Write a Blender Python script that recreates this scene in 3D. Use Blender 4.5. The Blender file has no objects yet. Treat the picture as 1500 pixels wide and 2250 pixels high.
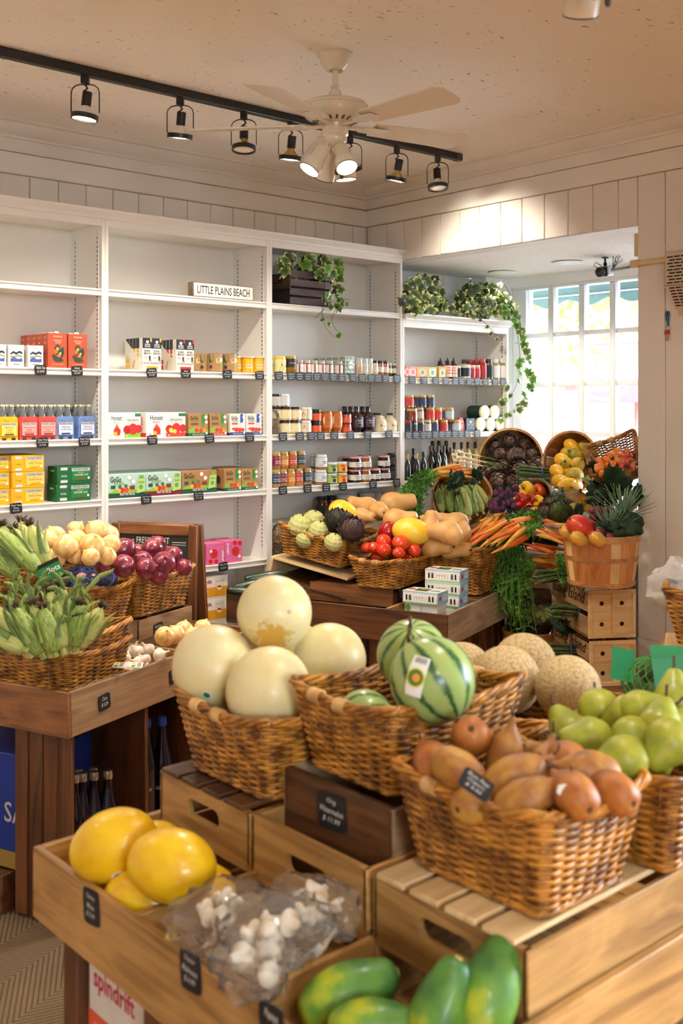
import bpy, math, random
from mathutils import Vector, Matrix, Euler, Quaternion, noise as mnoise
sc = bpy.context.scene
COL = sc.collection
R = math.radians
rnd = random.Random(7)
# ---- camera
FPX, HX, HY, CAMZ, YAW = 2300.0, 750.0, 892.0, 1.6, 48.8
SN, CS = math.sin(R(YAW)), math.cos(R(YAW))
cd = bpy.data.cameras.new('camera'); cam = bpy.data.objects.new('camera', cd); COL.objects.link(cam)
cam.location = (0, 0, CAMZ); cam.rotation_euler = (R(90), 0, R(YAW))
cd.sensor_fit = 'HORIZONTAL'; cd.sensor_width = 24.0; cd.lens = FPX / 1500 * 24
cd.shift_y = -(1125 - HY) / 1500
cd.clip_start = .05; cd.clip_end = 200
cd.dof.use_dof = True; cd.dof.focus_distance = 4.7; cd.dof.aperture_fstop = 4.2
sc.camera = cam
# ---- world, sun, daylight, exposure
w = bpy.data.worlds.new('sky'); sc.world = w; w.use_nodes = True
bg = w.node_tree.nodes['Background']; bg.inputs[0].default_value = (.76, .88, 1.0, 1); bg.inputs[1].default_value = 34.0
def light(name, kind, loc, energy, col, rot=(0, 0, 0), **kw):
 d = bpy.data.lights.new(name, kind); d.energy = energy; d.color = col
 for k, v in kw.items(): setattr(d, k, v)
 o = bpy.data.objects.new(name, d); COL.objects.link(o); o.location = loc; o.rotation_euler = rot
 return o
light('sun', 'SUN', (0, 0, 20), 3.5, (1, .96, .9), (R(48), 0, R(-12)), angle=.02)
rp = light('fill_window_portal', 'AREA', (2.62, -.5, 2.0), 1, (1, 1, 1), (0, R(90), 0), shape='RECTANGLE', size=1.0, size_y=1.4); rp.data.cycles.is_portal = True  # portal of the added fill window on the right
for nm, x0, x1, y in (('window_portal', -4.25, -2.7, 5.32), ('shop_window_portal', -.3, 1.7, 4.32)):
 p = light(nm, 'AREA', ((x0 + x1) / 2, y, 1.7), 1, (1, 1, 1), (R(-90), 0, 0), shape='RECTANGLE', size=x1 - x0, size_y=1.4)
 p.data.cycles.is_portal = True
sc.view_settings.view_transform = 'Standard'; sc.view_settings.look = 'None'
sc.view_settings.gamma = 1; sc.view_settings.use_curve_mapping = False
sc.view_settings.exposure = 0.22
sc.cycles.max_bounces = 8; sc.cycles.diffuse_bounces = 5; sc.cycles.transparent_max_bounces = 16
sc.cycles.caustics_reflective = False; sc.cycles.caustics_refractive = False
sc.cycles.sample_clamp_indirect = 6; sc.cycles.adaptive_threshold = .025
# ---- measuring (photo pixel -> place in the room)
def ray(px, py):
 u = (px - HX) / FPX
 return Vector((CS * u - SN, SN * u + CS, -(py - HY) / FPX))
def at(px, py, t): return Vector((0, 0, CAMZ)) + ray(px, py) * t
def onX(px, py, X): return at(px, py, X / ray(px, py).x)
def onY(px, py, Y): return at(px, py, Y / ray(px, py).y)
def onZ(px, py, z): return at(px, py, (z - CAMZ) / ray(px, py).z)
def yA(px, X=-4.16): return onX(px, 900, X).y
# ---- materials
def lin(c):
 return tuple((v / 255 / 12.92 if v / 255 <= .04045 else ((v / 255 + .055) / 1.055) ** 2.4) for v in c) + (1,)
MC = {}
def pm(name, col, rough=.5, metal=0, coat=0, var=0, vs=8, col2=None, bump=0, bs=60, emit=0, trans=0, ior=1.45, alpha=1, spec=.5, stretch=None, sss=0, detail=4):
 """plain material with optional noise variation between two colours and a fine bump"""
 if name in MC: return MC[name]
 m = bpy.data.materials.new(name); MC[name] = m; m.use_nodes = True
 nt = m.node_tree; b = nt.nodes['Principled BSDF']
 b.inputs['Base Color'].default_value = lin(col); b.inputs['Roughness'].default_value = rough
 b.inputs['Metallic'].default_value = metal; b.inputs['Coat Weight'].default_value = coat
 b.inputs['Coat Roughness'].default_value = .1
 b.inputs['Specular IOR Level'].default_value = spec
 b.inputs['Transmission Weight'].default_value = trans; b.inputs['IOR'].default_value = ior
 b.inputs['Alpha'].default_value = alpha
 if sss: b.inputs['Subsurface Weight'].default_value = sss; b.inputs['Subsurface Radius'].default_value = (.02, .012, .006)
 if emit:
  b.inputs['Emission Color'].default_value = lin(col); b.inputs['Emission Strength'].default_value = emit
 if var or col2 or bump:
  tc = nt.nodes.new('ShaderNodeTexCoord'); oi = nt.nodes.new('ShaderNodeObjectInfo')
  ad = nt.nodes.new('ShaderNodeVectorMath'); ad.operation = 'MULTIPLY_ADD'
  nt.links.new(oi.outputs['Random'], ad.inputs[0]); ad.inputs[1].default_value = (17, 31, 23)
  nt.links.new(tc.outputs['Object'], ad.inputs[2])
  src = ad.outputs[0]
  if stretch:
   mp = nt.nodes.new('ShaderNodeMapping'); mp.inputs['Scale'].default_value = stretch
   nt.links.new(src, mp.inputs[0]); src = mp.outputs[0]
  if var or col2:
   n = nt.nodes.new('ShaderNodeTexNoise'); n.inputs['Scale'].default_value = vs; n.inputs['Detail'].default_value = detail
   nt.links.new(src, n.inputs['Vector'])
   r = nt.nodes.new('ShaderNodeValToRGB'); r.color_ramp.elements[0].position = .36; r.color_ramp.elements[1].position = .64
   c2 = col2 or tuple(max(0, v * (1 - var)) for v in col)
   r.color_ramp.elements[0].color = lin(c2); r.color_ramp.elements[1].color = lin(col)
   nt.links.new(n.outputs[0], r.inputs[0]); nt.links.new(r.outputs[0], b.inputs['Base Color'])
  if bump:
   n2 = nt.nodes.new('ShaderNodeTexNoise'); n2.inputs['Scale'].default_value = bs; n2.inputs['Detail'].default_value = 3
   nt.links.new(src, n2.inputs['Vector'])
   bp = nt.nodes.new('ShaderNodeBump'); bp.inputs['Strength'].default_value = bump; bp.inputs['Distance'].default_value = .004
   nt.links.new(n2.outputs[0], bp.inputs['Height']); nt.links.new(bp.outputs[0], b.inputs['Normal'])
 return m
def wood(name, cA, cB, ax=0, rough=.55, k=1.0, knots=True):
 """board material: grain runs along the object's axis ax"""
 if name in MC: return MC[name]
 m = bpy.data.materials.new(name); MC[name] = m; m.use_nodes = True
 nt = m.node_tree; b = nt.nodes['Principled BSDF']; N = nt.nodes.new; L = nt.links.new
 tc = N('ShaderNodeTexCoord'); oi = N('ShaderNodeObjectInfo')
 ad = N('ShaderNodeVectorMath'); ad.operation = 'MULTIPLY_ADD'; ad.inputs[1].default_value = (7, 13, 19)
 L(oi.outputs['Random'], ad.inputs[0]); L(tc.outputs['Object'], ad.inputs[2])
 mp = N('ShaderNodeMapping'); s = [9 * k] * 3; s[ax] = 1.1 * k; mp.inputs['Scale'].default_value = s; L(ad.outputs[0], mp.inputs[0])
 n1 = N('ShaderNodeTexNoise'); n1.inputs['Scale'].default_value = 1.2; n1.inputs['Detail'].default_value = 3; n1.inputs['Distortion'].default_value = 1.6; L(mp.outputs[0], n1.inputs['Vector'])
 mul = N('ShaderNodeMath'); mul.operation = 'MULTIPLY'; mul.inputs[1].default_value = 5.5; L(n1.outputs[0], mul.inputs[0])
 pp = N('ShaderNodeMath'); pp.operation = 'PINGPONG'; pp.inputs[1].default_value = 1.0; L(mul.outputs[0], pp.inputs[0])
 mp2 = N('ShaderNodeMapping'); s2 = [130 * k] * 3; s2[ax] = 5 * k; mp2.inputs['Scale'].default_value = s2; L(ad.outputs[0], mp2.inputs[0])
 n2 = N('ShaderNodeTexNoise'); n2.inputs['Scale'].default_value = 1; n2.inputs['Detail'].default_value = 2; L(mp2.outputs[0], n2.inputs['Vector'])
 mx = N('ShaderNodeMath'); mx.operation = 'MULTIPLY_ADD'; mx.inputs[1].default_value = .5; L(pp.outputs[0], mx.inputs[0])
 h = N('ShaderNodeMath'); h.operation = 'MULTIPLY'; h.inputs[1].default_value = .5; L(n2.outputs[0], h.inputs[0]); L(h.outputs[0], mx.inputs[2])
 n3 = N('ShaderNodeTexNoise'); n3.inputs['Scale'].default_value = 3.5; n3.inputs['Detail'].default_value = 2; L(ad.outputs[0], n3.inputs['Vector'])
 av = N('ShaderNodeMath'); av.operation = 'MULTIPLY_ADD'; av.inputs[1].default_value = .55; av.inputs[2].default_value = -.1; L(n3.outputs[0], av.inputs[0])
 sm = N('ShaderNodeMath'); sm.operation = 'MULTIPLY_ADD'; sm.inputs[1].default_value = .7; L(mx.outputs[0], sm.inputs[0]); L(av.outputs[0], sm.inputs[2])
 r = N('ShaderNodeValToRGB'); r.color_ramp.elements[0].position = .28; r.color_ramp.elements[1].position = .78
 r.color_ramp.elements[0].color = lin(cA); r.color_ramp.elements[1].color = lin(cB); L(sm.outputs[0], r.inputs[0])
 rv = N('ShaderNodeMath'); rv.operation = 'MULTIPLY_ADD'; rv.inputs[1].default_value = .35; rv.inputs[2].default_value = .82; L(oi.outputs['Random'], rv.inputs[0])
 hs = N('ShaderNodeHueSaturation'); L(rv.outputs[0], hs.inputs['Value']); L(r.outputs[0], hs.inputs['Color'])
 L(hs.outputs[0], b.inputs['Base Color']); b.inputs['Roughness'].default_value = rough
 bp = N('ShaderNodeBump'); bp.inputs['Strength'].default_value = .25; bp.inputs['Distance'].default_value = .002; L(n2.outputs[0], bp.inputs['Height']); L(bp.outputs[0], b.inputs['Normal'])
 return m
# ---- mesh building
class MB:
 def __init__(s): s.v = []; s.f = []; s.m = []; s.mats = []; s.ci = 0
 def mat(s, m):
  if m not in s.mats: s.mats.append(m)
  s.ci = s.mats.index(m); return s
 def add(s, vs, fs, M=None):
  o = len(s.v)
  s.v += [tuple(M @ Vector(v)) for v in vs] if M is not None else [tuple(v) for v in vs]
  for f in fs: s.f.append(tuple(i + o for i in f)); s.m.append(s.ci)
  return s
 def box(s, x0, y0, z0, x1, y1, z1, bev=0, M=None):
  x0, x1 = min(x0, x1), max(x0, x1); y0, y1 = min(y0, y1), max(y0, y1); z0, z1 = min(z0, z1), max(z0, z1)
  b = min(bev, (x1 - x0) * .45, (y1 - y0) * .45, (z1 - z0) * .45)
  if b <= 0:
   vs = [(x, y, z) for z in (z0, z1) for y in (y0, y1) for x in (x0, x1)]
   fs = [(0, 2, 3, 1), (4, 5, 7, 6), (0, 1, 5, 4), (2, 6, 7, 3), (0, 4, 6, 2), (1, 3, 7, 5)]
   return s.add(vs, fs, M)
  vs = []; idx = {}
  for a in range(3):
   for sx in (0, 1):
    for sy in (0, 1):
     for sz in (0, 1):
      c = [(x0, x1)[sx], (y0, y1)[sy], (z0, z1)[sz]]; g = (sx, sy, sz)
      for q in range(3):
       if q != a: c[q] += b if g[q] == 0 else -b
      idx[(a,) + g] = len(vs); vs.append(c)
  fs = []
  for a in range(3):
   p, q = (a + 1) % 3, (a + 2) % 3
   for sd in (0, 1):
    f = []
    for (u, v_) in ((0, 0), (1, 0), (1, 1), (0, 1)):
     g = [0, 0, 0]; g[a] = sd; g[p] = u; g[q] = v_; f.append(idx[(a,) + tuple(g)])
    fs.append(tuple(f) if sd else tuple(f[::-1]))
  for a in range(3):
   p, q = (a + 1) % 3, (a + 2) % 3
   for u in (0, 1):
    for v_ in (0, 1):
     g0 = [0, 0, 0]; g0[p] = u; g0[q] = v_; g1 = list(g0); g1[a] = 1
     f = [idx[(p,) + tuple(g0)], idx[(p,) + tuple(g1)], idx[(q,) + tuple(g1)], idx[(q,) + tuple(g0)]]
     fs.append(tuple(f) if (u ^ v_) else tuple(f[::-1]))
  for sx in (0, 1):
   for sy in (0, 1):
    for sz in (0, 1):
     f = [idx[(a, sx, sy, sz)] for a in range(3)]
     fs.append(tuple(f) if (sx + sy + sz) % 2 else tuple(f[::-1]))
  return s.add(vs, fs, M)
 def lathe(s, prof, seg=16, M=None, cap=True, ang0=0, ang=2 * math.pi, fn=None):
  """prof: list of (r, z); closed ring unless ang < 2pi"""
  full = abs(ang - 2 * math.pi) < 1e-6; n = seg if full else seg + 1
  vs = []; fs = []
  for (r, z) in prof:
   for i in range(n):
    a = ang0 + ang * i / seg; rr = r; zz = z
    if fn: rr, zz = fn(r, z, a)
    vs.append((rr * math.cos(a), rr * math.sin(a), zz))
  for j in range(len(prof) - 1):
   for i in range(seg):
    k = (i + 1) % n
    fs.append((j * n + i, j * n + k, (j + 1) * n + k, (j + 1) * n + i))
  if cap and full:
   if prof[0][0] > 1e-5: fs.append(tuple(range(n - 1, -1, -1)))
   if prof[-1][0] > 1e-5: fs.append(tuple((len(prof) - 1) * n + i for i in range(n)))
  return s.add(vs, fs, M)
 def cyl(s, p0, p1, r, seg=10, r1=None):
  p0, p1 = Vector(p0), Vector(p1); d = p1 - p0
  q = d.to_track_quat('Z', 'Y').to_matrix().to_4x4(); M = Matrix.Translation(p0) @ q
  return s.lathe([(r, 0), (r if r1 is None else r1, d.length)], seg, M)
 def tube(s, pts, r, seg=6, closed=False, flat=1.0, up=None):
  pts = [Vector(p) for p in pts]; n = len(pts); vs = []; fs = []
  rr = r if isinstance(r, (list, tuple)) else [r] * n
  ref = Vector(up) if up else Vector((0, 0, 1))
  for i, p in enumerate(pts):
   a = pts[(i - 1) % n] if (closed or i > 0) else p
   b = pts[(i + 1) % n] if (closed or i < n - 1) else p
   d = (b - a)
   if d.length < 1e-9: d = Vector((0, 0, 1))
   d.normalize()
   u = ref - d * ref.dot(d)
   if u.length < .05: u = Vector((1, 0, 0)) - d * d.x
   if u.length < .05: u = Vector((0, 1, 0)) - d * d.y
   u.normalize(); v_ = d.cross(u)
   if not up and not closed: ref = u
   for k in range(seg):
    t = 2 * math.pi * k / seg
    vs.append(p + u * (math.cos(t) * rr[i]) + v_ * (math.sin(t) * rr[i] * flat))
  for i in range(n if closed else n - 1):
   j = (i + 1) % n
   for k in range(seg):
    k2 = (k + 1) % seg
    fs.append((i * seg + k, i * seg + k2, j * seg + k2, j * seg + k))
  if not closed:
   fs.append(tuple(range(seg - 1, -1, -1))); fs.append(tuple((n - 1) * seg + k for k in range(seg)))
  return s.add(vs, fs)
 def ell(s, c, rx, ry=None, rz=None, seg=16, rings=10, M=None, fn=None):
  ry = ry or rx; rz = rz or rx; vs = [(c[0], c[1], c[2] - rz)]; fs = []
  for j in range(1, rings):
   th = -math.pi / 2 + math.pi * j / rings
   for i in range(seg):
    a = 2 * math.pi * i / seg; d = Vector((math.cos(th) * math.cos(a), math.cos(th) * math.sin(a), math.sin(th)))
    k = fn(d) if fn else 1
    vs.append((c[0] + d.x * rx * k, c[1] + d.y * ry * k, c[2] + d.z * rz * k))
  vs.append((c[0], c[1], c[2] + rz)); e = len(vs) - 1
  for i in range(seg): fs.append((0, 1 + (i + 1) % seg, 1 + i)); fs.append((e, e - seg + i, e - seg + (i + 1) % seg))
  for j in range(rings - 2):
   for i in range(seg):
    i2 = (i + 1) % seg; fs.append((1 + j * seg + i, 1 + j * seg + i2, 1 + (j + 1) * seg + i2, 1 + (j + 1) * seg + i))
  return s.add(vs, fs, M)
 def prism(s, pts, h0, h1, M=None):
  """outline pts in xy, extruded from z=h0 to z=h1"""
  n = len(pts); vs = [(x, y, h0) for x, y in pts] + [(x, y, h1) for x, y in pts]
  fs = [tuple(range(n - 1, -1, -1)), tuple(range(n, 2 * n))] + [(i, (i + 1) % n, n + (i + 1) % n, n + i) for i in range(n)]
  return s.add(vs, fs, M)
 def ribbon(s, pts, ws, side, th=.0012):
  """leaf blade: centre line pts, half widths ws, side vector, real thickness"""
  n = len(pts); side = Vector(side); vs = []; fs = []
  for i, p in enumerate(pts):
   p = Vector(p); a = Vector(pts[max(i - 1, 0)]); b = Vector(pts[min(i + 1, n - 1)]); d = (b - a).normalized()
   sd = (side - d * side.dot(d)).normalized(); nn = d.cross(sd)
   for k, (q, o) in enumerate(((-1, 0), (0, -.25 * ws[i]), (1, 0))): vs.append(p + sd * (q * ws[i]) + nn * o)
   for k, (q, o) in enumerate(((-1, 0), (0, -.25 * ws[i]), (1, 0))): vs.append(p + sd * (q * ws[i]) + nn * (o - th))
  for i in range(n - 1):
   a, b = i * 6, i * 6 + 6
   for k in (0, 1):
    fs.append((a + k, a + k + 1, b + k + 1, b + k)); fs.append((a + 3 + k, b + 3 + k, b + 4 + k, a + 4 + k))
   fs.append((a, b, b + 3, a + 3)); fs.append((a + 2, a + 5, b + 5, b + 2))
  return s.add(vs, fs)
 def mesh(s, name, smooth=40):
  me = bpy.data.meshes.new(name); me.from_pydata(s.v, [], s.f)
  for m in s.mats: me.materials.append(m)
  if len(s.mats) > 1: me.polygons.foreach_set('material_index', s.m)
  if smooth:
   me.polygons.foreach_set('use_smooth', [True] * len(s.f))
   if smooth < 180: me.set_sharp_from_angle(angle=R(smooth))
  me.update(); return me
 def build(s, name, m=None, parent=None, loc=(0, 0, 0), rot=(0, 0, 0), smooth=40):
  if m is not None and not s.mats: s.mats = [m]
  return put(name, s.mesh(name, smooth), parent, loc, rot)
def put(name, me, parent=None, loc=(0, 0, 0), rot=(0, 0, 0), scale=None):
 o = bpy.data.objects.new(name, me); COL.objects.link(o)
 if parent is not None: o.parent = parent
 o.location = loc; o.rotation_euler = rot
 if scale: o.scale = scale if isinstance(scale, (tuple, list)) else (scale,) * 3
 return o
def tag(o, label=None, cat=None, group=None, kind=None):
 if label: o['label'] = label
 if cat: o['category'] = cat
 if group: o['group'] = group
 if kind: o['kind'] = kind
 return o
def thing(name, label, cat, loc=(0, 0, 0), rz=0, group=None, rot=None):
 o = put(name, None, None, loc, rot or (0, 0, rz)); o.empty_display_size = .05
 return tag(o, label, cat, group)
def copy_tree(o, loc=None, rot=None, label=None, group=None, parent=None, scale=None):
 c = o.copy(); COL.objects.link(c)
 if parent is not None: c.parent = parent
 if loc is not None: c.location = loc
 if rot is not None: c.rotation_euler = rot
 if scale is not None: c.scale = scale if isinstance(scale, (tuple, list)) else (scale,) * 3
 if label: c['label'] = label
 if group: c['group'] = group
 for ch in o.children: copy_tree(ch, parent=c)
 return c
class Stamp:
 """a prototype that is used itself first and copied afterwards"""
 def __init__(s, o): s.o = o; s.used = False
 def __call__(s, loc, rot=(0, 0, 0), label=None, group=None, scale=None):
  if not s.used:
   s.used = True; o = s.o; o.location = loc; o.rotation_euler = rot
   if label: o['label'] = label
   if group: o['group'] = group
   if scale is not None: o.scale = scale if isinstance(scale, (tuple, list)) else (scale,) * 3
   return o
  return copy_tree(s.o, loc, rot, label, group, scale=scale)
ORD = ['first', 'second', 'third', 'fourth', 'fifth', 'sixth', 'seventh', 'eighth', 'ninth', 'tenth', 'eleventh', 'twelfth', 'thirteenth', 'fourteenth', 'fifteenth', 'sixteenth', 'seventeenth', 'eighteenth', 'nineteenth', 'twentieth', 'twenty-first', 'twenty-second', 'twenty-third', 'twenty-fourth', 'twenty-fifth', 'twenty-sixth', 'twenty-seventh', 'twenty-eighth', 'twenty-ninth', 'thirtieth']
def lookrot(d, up='Z'): return Vector(d).to_track_quat('Z', 'Y').to_euler()
# ---- print: lettering and flat shapes on a face
TC = {}
def text_geo(s, bold=0, shear=0):
 k = (s, bold, shear)
 if k in TC: return TC[k]
 c = bpy.data.curves.new('t', 'FONT'); c.body = s; c.size = 1; c.align_x = 'LEFT'; c.resolution_u = 2
 c.offset = bold; c.shear = shear
 o = bpy.data.objects.new('t', c); me = o.to_mesh()
 vs = [tuple(v.co)[:2] for v in me.vertices]; fs = [tuple(p.vertices) for p in me.polygons]
 o.to_mesh_clear(); bpy.data.objects.remove(o); bpy.data.curves.remove(c)
 if vs:
  x0 = min(v[0] for v in vs); x1 = max(v[0] for v in vs); y0 = min(v[1] for v in vs); y1 = max(v[1] for v in vs)
  vs = [((x - x0) / (x1 - x0 or 1), (y - y0) / (y1 - y0 or 1)) for x, y in vs]
  asp = (x1 - x0) / (y1 - y0 or 1)
 else: asp = 1
 TC[k] = (vs, fs, asp); return TC[k]
def flat(col, rough=.5): return pm('print_%02x%02x%02x' % tuple(col), col, rough)
class Print:
 """flat print laid on a face; u right, v up in 0..1 of the face (w x h metres)"""
 def __init__(s, w, h): s.w, s.h = w, h; s.b = MB(); s.lay = 0
 def z(s): s.lay += 1; return .0004 + .00012 * s.lay
 def rect(s, u0, v0, u1, v1, col):
  z = s.z(); W, H = s.w, s.h; s.b.mat(flat(col))
  s.b.add([(u0 * W, v0 * H, z), (u1 * W, v0 * H, z), (u1 * W, v1 * H, z), (u0 * W, v1 * H, z)], [(0, 1, 2, 3)]); return s
 def poly(s, pts, col):
  z = s.z(); s.b.mat(flat(col)); s.b.add([(u * s.w, v * s.h, z) for u, v in pts], [tuple(range(len(pts)))]); return s
 def disc(s, u, v, r, col, n=14, sy=1, wob=0):
  """r in units of face height"""
  z = s.z(); s.b.mat(flat(col)); H = s.h
  s.b.add([(u * s.w + r * H * (1 + wob * math.sin(3 * q)) * math.cos(q), v * H + r * H * sy * (1 + wob * math.sin(5 * q)) * math.sin(q), z) for q in [2 * math.pi * i / n for i in range(n)]], [tuple(range(n))]); return s
 def text(s, t, u0, v0, u1, v1, col, bold=0, shear=0, rot=0):
  vs, fs, asp = text_geo(t, bold, shear); z = s.z(); s.b.mat(flat(col)); W, H = s.w, s.h
  if rot == 0: P = [((u0 + x * (u1 - u0)) * W, (v0 + y * (v1 - v0)) * H, z) for x, y in vs]
  elif rot == 90: P = [((u1 - y * (u1 - u0)) * W, (v0 + x * (v1 - v0)) * H, z) for x, y in vs]
  elif rot == -90: P = [((u0 + y * (u1 - u0)) * W, (v1 - x * (v1 - v0)) * H, z) for x, y in vs]
  else: P = [((u1 - x * (u1 - u0)) * W, (v1 - y * (v1 - v0)) * H, z) for x, y in vs]
  s.b.add(P, fs); return s
 def scrib(s, u0, v0, u1, v1, col, seed=0, n=18, th=.12):
  """a line of illegible handwriting"""
  g = random.Random(seed); z = s.z(); s.b.mat(flat(col)); W, H = s.w, s.h; pts = []
  for i in range(n + 1):
   f = i / n; pts.append(((u0 + f * (u1 - u0)) * W, (v0 + (v1 - v0) * (.5 + (.5 if i % 2 else -.5) * g.uniform(.35, 1))) * H))
  t = (v1 - v0) * H * th
  vs = []; fs = []
  for i, (x, y) in enumerate(pts): vs += [(x - t, y, z), (x + t, y, z)]
  for i in range(n): fs.append((2 * i, 2 * i + 1, 2 * i + 3, 2 * i + 2))
  s.b.add(vs, fs); return s
 def mesh(s, name='print'): return s.b.mesh(name, 0)
 def on(s, parent, M, name='printed_label'):
  o = put(name, s.mesh(name), parent); o.matrix_local = M; return o
def faceM(o, ux, uy):
 """matrix of a face with origin o, right axis ux, up axis uy"""
 ux, uy = Vector(ux).normalized(), Vector(uy).normalized(); n = ux.cross(uy)
 return Matrix(((ux.x, uy.x, n.x, o[0]), (ux.y, uy.y, n.y, o[1]), (ux.z, uy.z, n.z, o[2]), (0, 0, 0, 1)))
# ==== STRUCTURE
XW, YB, ZC = -4.46, 4.094, 2.85            # shelf wall, street wall, ceiling
XR, YF = 2.6, -3.2                         # far right wall, wall behind
def st(o): o['kind'] = 'structure'; return o
WALLP = pm('warm_white_wall_paint', (230, 221, 209), .55, var=.04, vs=2, bump=.15, bs=90)
TRIMP = pm('warm_white_trim_paint', (233, 225, 214), .4, var=.03, vs=3)
BAYP = pm('bay_white_paint', (242, 243, 244), .45, var=.03, vs=3)
def ceiling_mat():
 m = bpy.data.materials.new('fissured_ceiling_tile'); m.use_nodes = True; nt = m.node_tree; N = nt.nodes.new; L = nt.links.new
 b = nt.nodes['Principled BSDF']; b.inputs['Roughness'].default_value = .9
 tc = N('ShaderNodeTexCoord'); n0 = N('ShaderNodeTexNoise'); n0.inputs['Scale'].default_value = 3; L(tc.outputs['Object'], n0.inputs['Vector'])
 mp = N('ShaderNodeMapping'); mp.inputs['Scale'].default_value = (55, 22, 1); mp.inputs['Rotation'].default_value = (0, 0, .5); L(tc.outputs['Object'], mp.inputs[0])
 n = N('ShaderNodeTexNoise'); n.inputs['Scale'].default_value = 1.6; n.inputs['Detail'].default_value = 2; n.inputs['Distortion'].default_value = .8; L(mp.outputs[0], n.inputs['Vector'])
 ad = N('ShaderNodeMath'); ad.operation = 'MULTIPLY_ADD'; ad.inputs[1].default_value = .18; L(n0.outputs[0], ad.inputs[0]); L(n.outputs[0], ad.inputs[2])
 r = N('ShaderNodeValToRGB'); r.color_ramp.elements[0].position = .785; r.color_ramp.elements[1].position = .83
 r.color_ramp.elements[0].color = lin((242, 236, 226)); r.color_ramp.elements[1].color = lin((130, 116, 100)); L(ad.outputs[0], r.inputs[0]); L(r.outputs[0], b.inputs['Base Color'])
 bp = N('ShaderNodeBump'); bp.inputs['Strength'].default_value = .4; bp.inputs['Distance'].default_value = .004; bp.invert = True; L(ad.outputs[0], bp.inputs['Height']); L(bp.outputs[0], b.inputs['Normal'])
 return m
CEIL = ceiling_mat()
FLW = wood('honey_oak_floor', (150, 98, 46), (206, 150, 84), 0, .35)
fl = st(MB().box(XW, YF, -.06, XR, YB + .02, -.012).box(XW, YB + .02, -.06, -2.54, 5.35, -.012).build('floor', FLW))
for i in range(26):
 y = .3 + i * .085
 for j in range(2):
  x0 = -4.2 + j * 1.1 + (i % 3) * .12; pl = MB().box(-.545, -.041, -.012, .545, .041, 0, .0015)
  if i == 0 and j == 0: plm = pl.mesh('floor_plank'); plm.materials.append(FLW)
  put('floor_plank', plm, fl, (x0 + .55, y, 0))
ce = st(MB().box(XW, YF, ZC, XR, YB + .02, ZC + .05).build('ceiling', CEIL))
wl = st(MB().box(XW - .1, YF, -.05, XW - .012, 5.0, ZC).build('wall_left', WALLP))
wr = st(MB().box(XR, YF, -.05, XR + .1, -1.2, ZC).box(XR, .2, -.05, XR + .1, YB, ZC).box(XR, -1.2, -.05, XR + .1, .2, 1.5).box(XR, -1.2, 2.5, XR + .1, .2, ZC).build('wall_right', WALLP))
w3 = put('fill_window', None); w3['kind'] = 'structure'  # unseen side window, added to bring daylight fill from the right
wf = st(MB().box(XW, YF - .1, -.05, XR, YF, ZC).build('wall_front', WALLP))
b = MB()
b.box(XW, YB + .012, 2.41, -2.66, YB + .12, ZC)                     # lintel over the bay
b.box(-2.66, YB + .012, -.05, -.3, YB + .12, ZC)
b.box(-.3, YB + .012, 2.3, 1.7, YB + .12, ZC); b.box(-.3, YB + .012, -.05, 1.7, YB + .12, .5); b.box(1.7, YB + .012, -.05, XR, YB + .12, ZC)
wb = st(b.build('wall_back', WALLP))
def board(par, x0, y0, z0, x1, y1, z1, name='wall_board', m=WALLP):
 return MB().box(x0, y0, z0, x1, y1, z1, .004).build(name, m, par)
y = .1
while y < YB - .05:
 board(wl, XW - .012, y, 2.2, XW, min(y + .137, YB), 2.63); y += .139
for i in range(1):
 ya, yb_ = -.6, YB
 board(wl, XW - .012, ya, 2.632, XW + .006, min(yb_, YB), 2.727, 'flat_board', TRIMP); board(wl, XW - .012, ya, 2.729, XW + .008, min(yb_, YB), 2.79, 'flat_board', TRIMP)
x = XW + .03
while x < -1.35:
 xe = x + .137
 z0 = 2.412 if xe < -2.6 else .56
 if x < -2.66 < xe: board(wb, x, YB, 2.412, -2.662, YB + .012, 2.63); x = -2.66; continue
 board(wb, x, YB, z0, min(xe, -1.3), YB + .012, 2.63); x += .139
board(wb, XW, YB, 2.632, -1.3, YB + .018, 2.727, 'flat_board', TRIMP).location.y = -.006
board(wb, XW, YB, 2.729, -1.3, YB + .018, 2.79, 'flat_board', TRIMP).location.y = -.008
st(MB().box(-2.66, YB - .008, 0, -1.3, YB + .012, .562, .004).build('baseboard_back', WALLP))
CROWN = [(0, -.062), (.012, -.062), (.014, -.05), (.03, -.045), (.05, -.03), (.066, -.016), (.07, -.008), (.1, -.006), (.104, 0), (0, 0)]
def crown_run(name, p0, p1, out, prof, m, parent=None, mit0=1, mit1=-1):
 """profile (out, up) swept from p0 to p1; mitred by shifting along the run"""
 p0, p1, out = Vector(p0), Vector(p1), Vector(out); d = (p1 - p0).normalized(); n = len(prof); vs = []
 for (o, z) in prof: vs.append(p0 + out * o + d * (o * mit0) + Vector((0, 0, z)))
 for (o, z) in prof: vs.append(p1 + out * o + d * (o * mit1) + Vector((0, 0, z)))
 fs = [(i, (i + 1) % n, n + (i + 1) % n, n + i) for i in range(n)] + [tuple(range(n - 1, -1, -1)), tuple(range(n, 2 * n))]
 b = MB().add(vs, fs); return b.build(name, m, parent, smooth=30)
st(crown_run('trim_1', (XW, YF, ZC), (XW, YB, ZC), (1, 0, 0), CROWN, TRIMP, mit0=0))
st(crown_run('trim_2', (XW, YB, ZC), (XR, YB, ZC), (0, -1, 0), CROWN, TRIMP, mit1=0))
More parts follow.
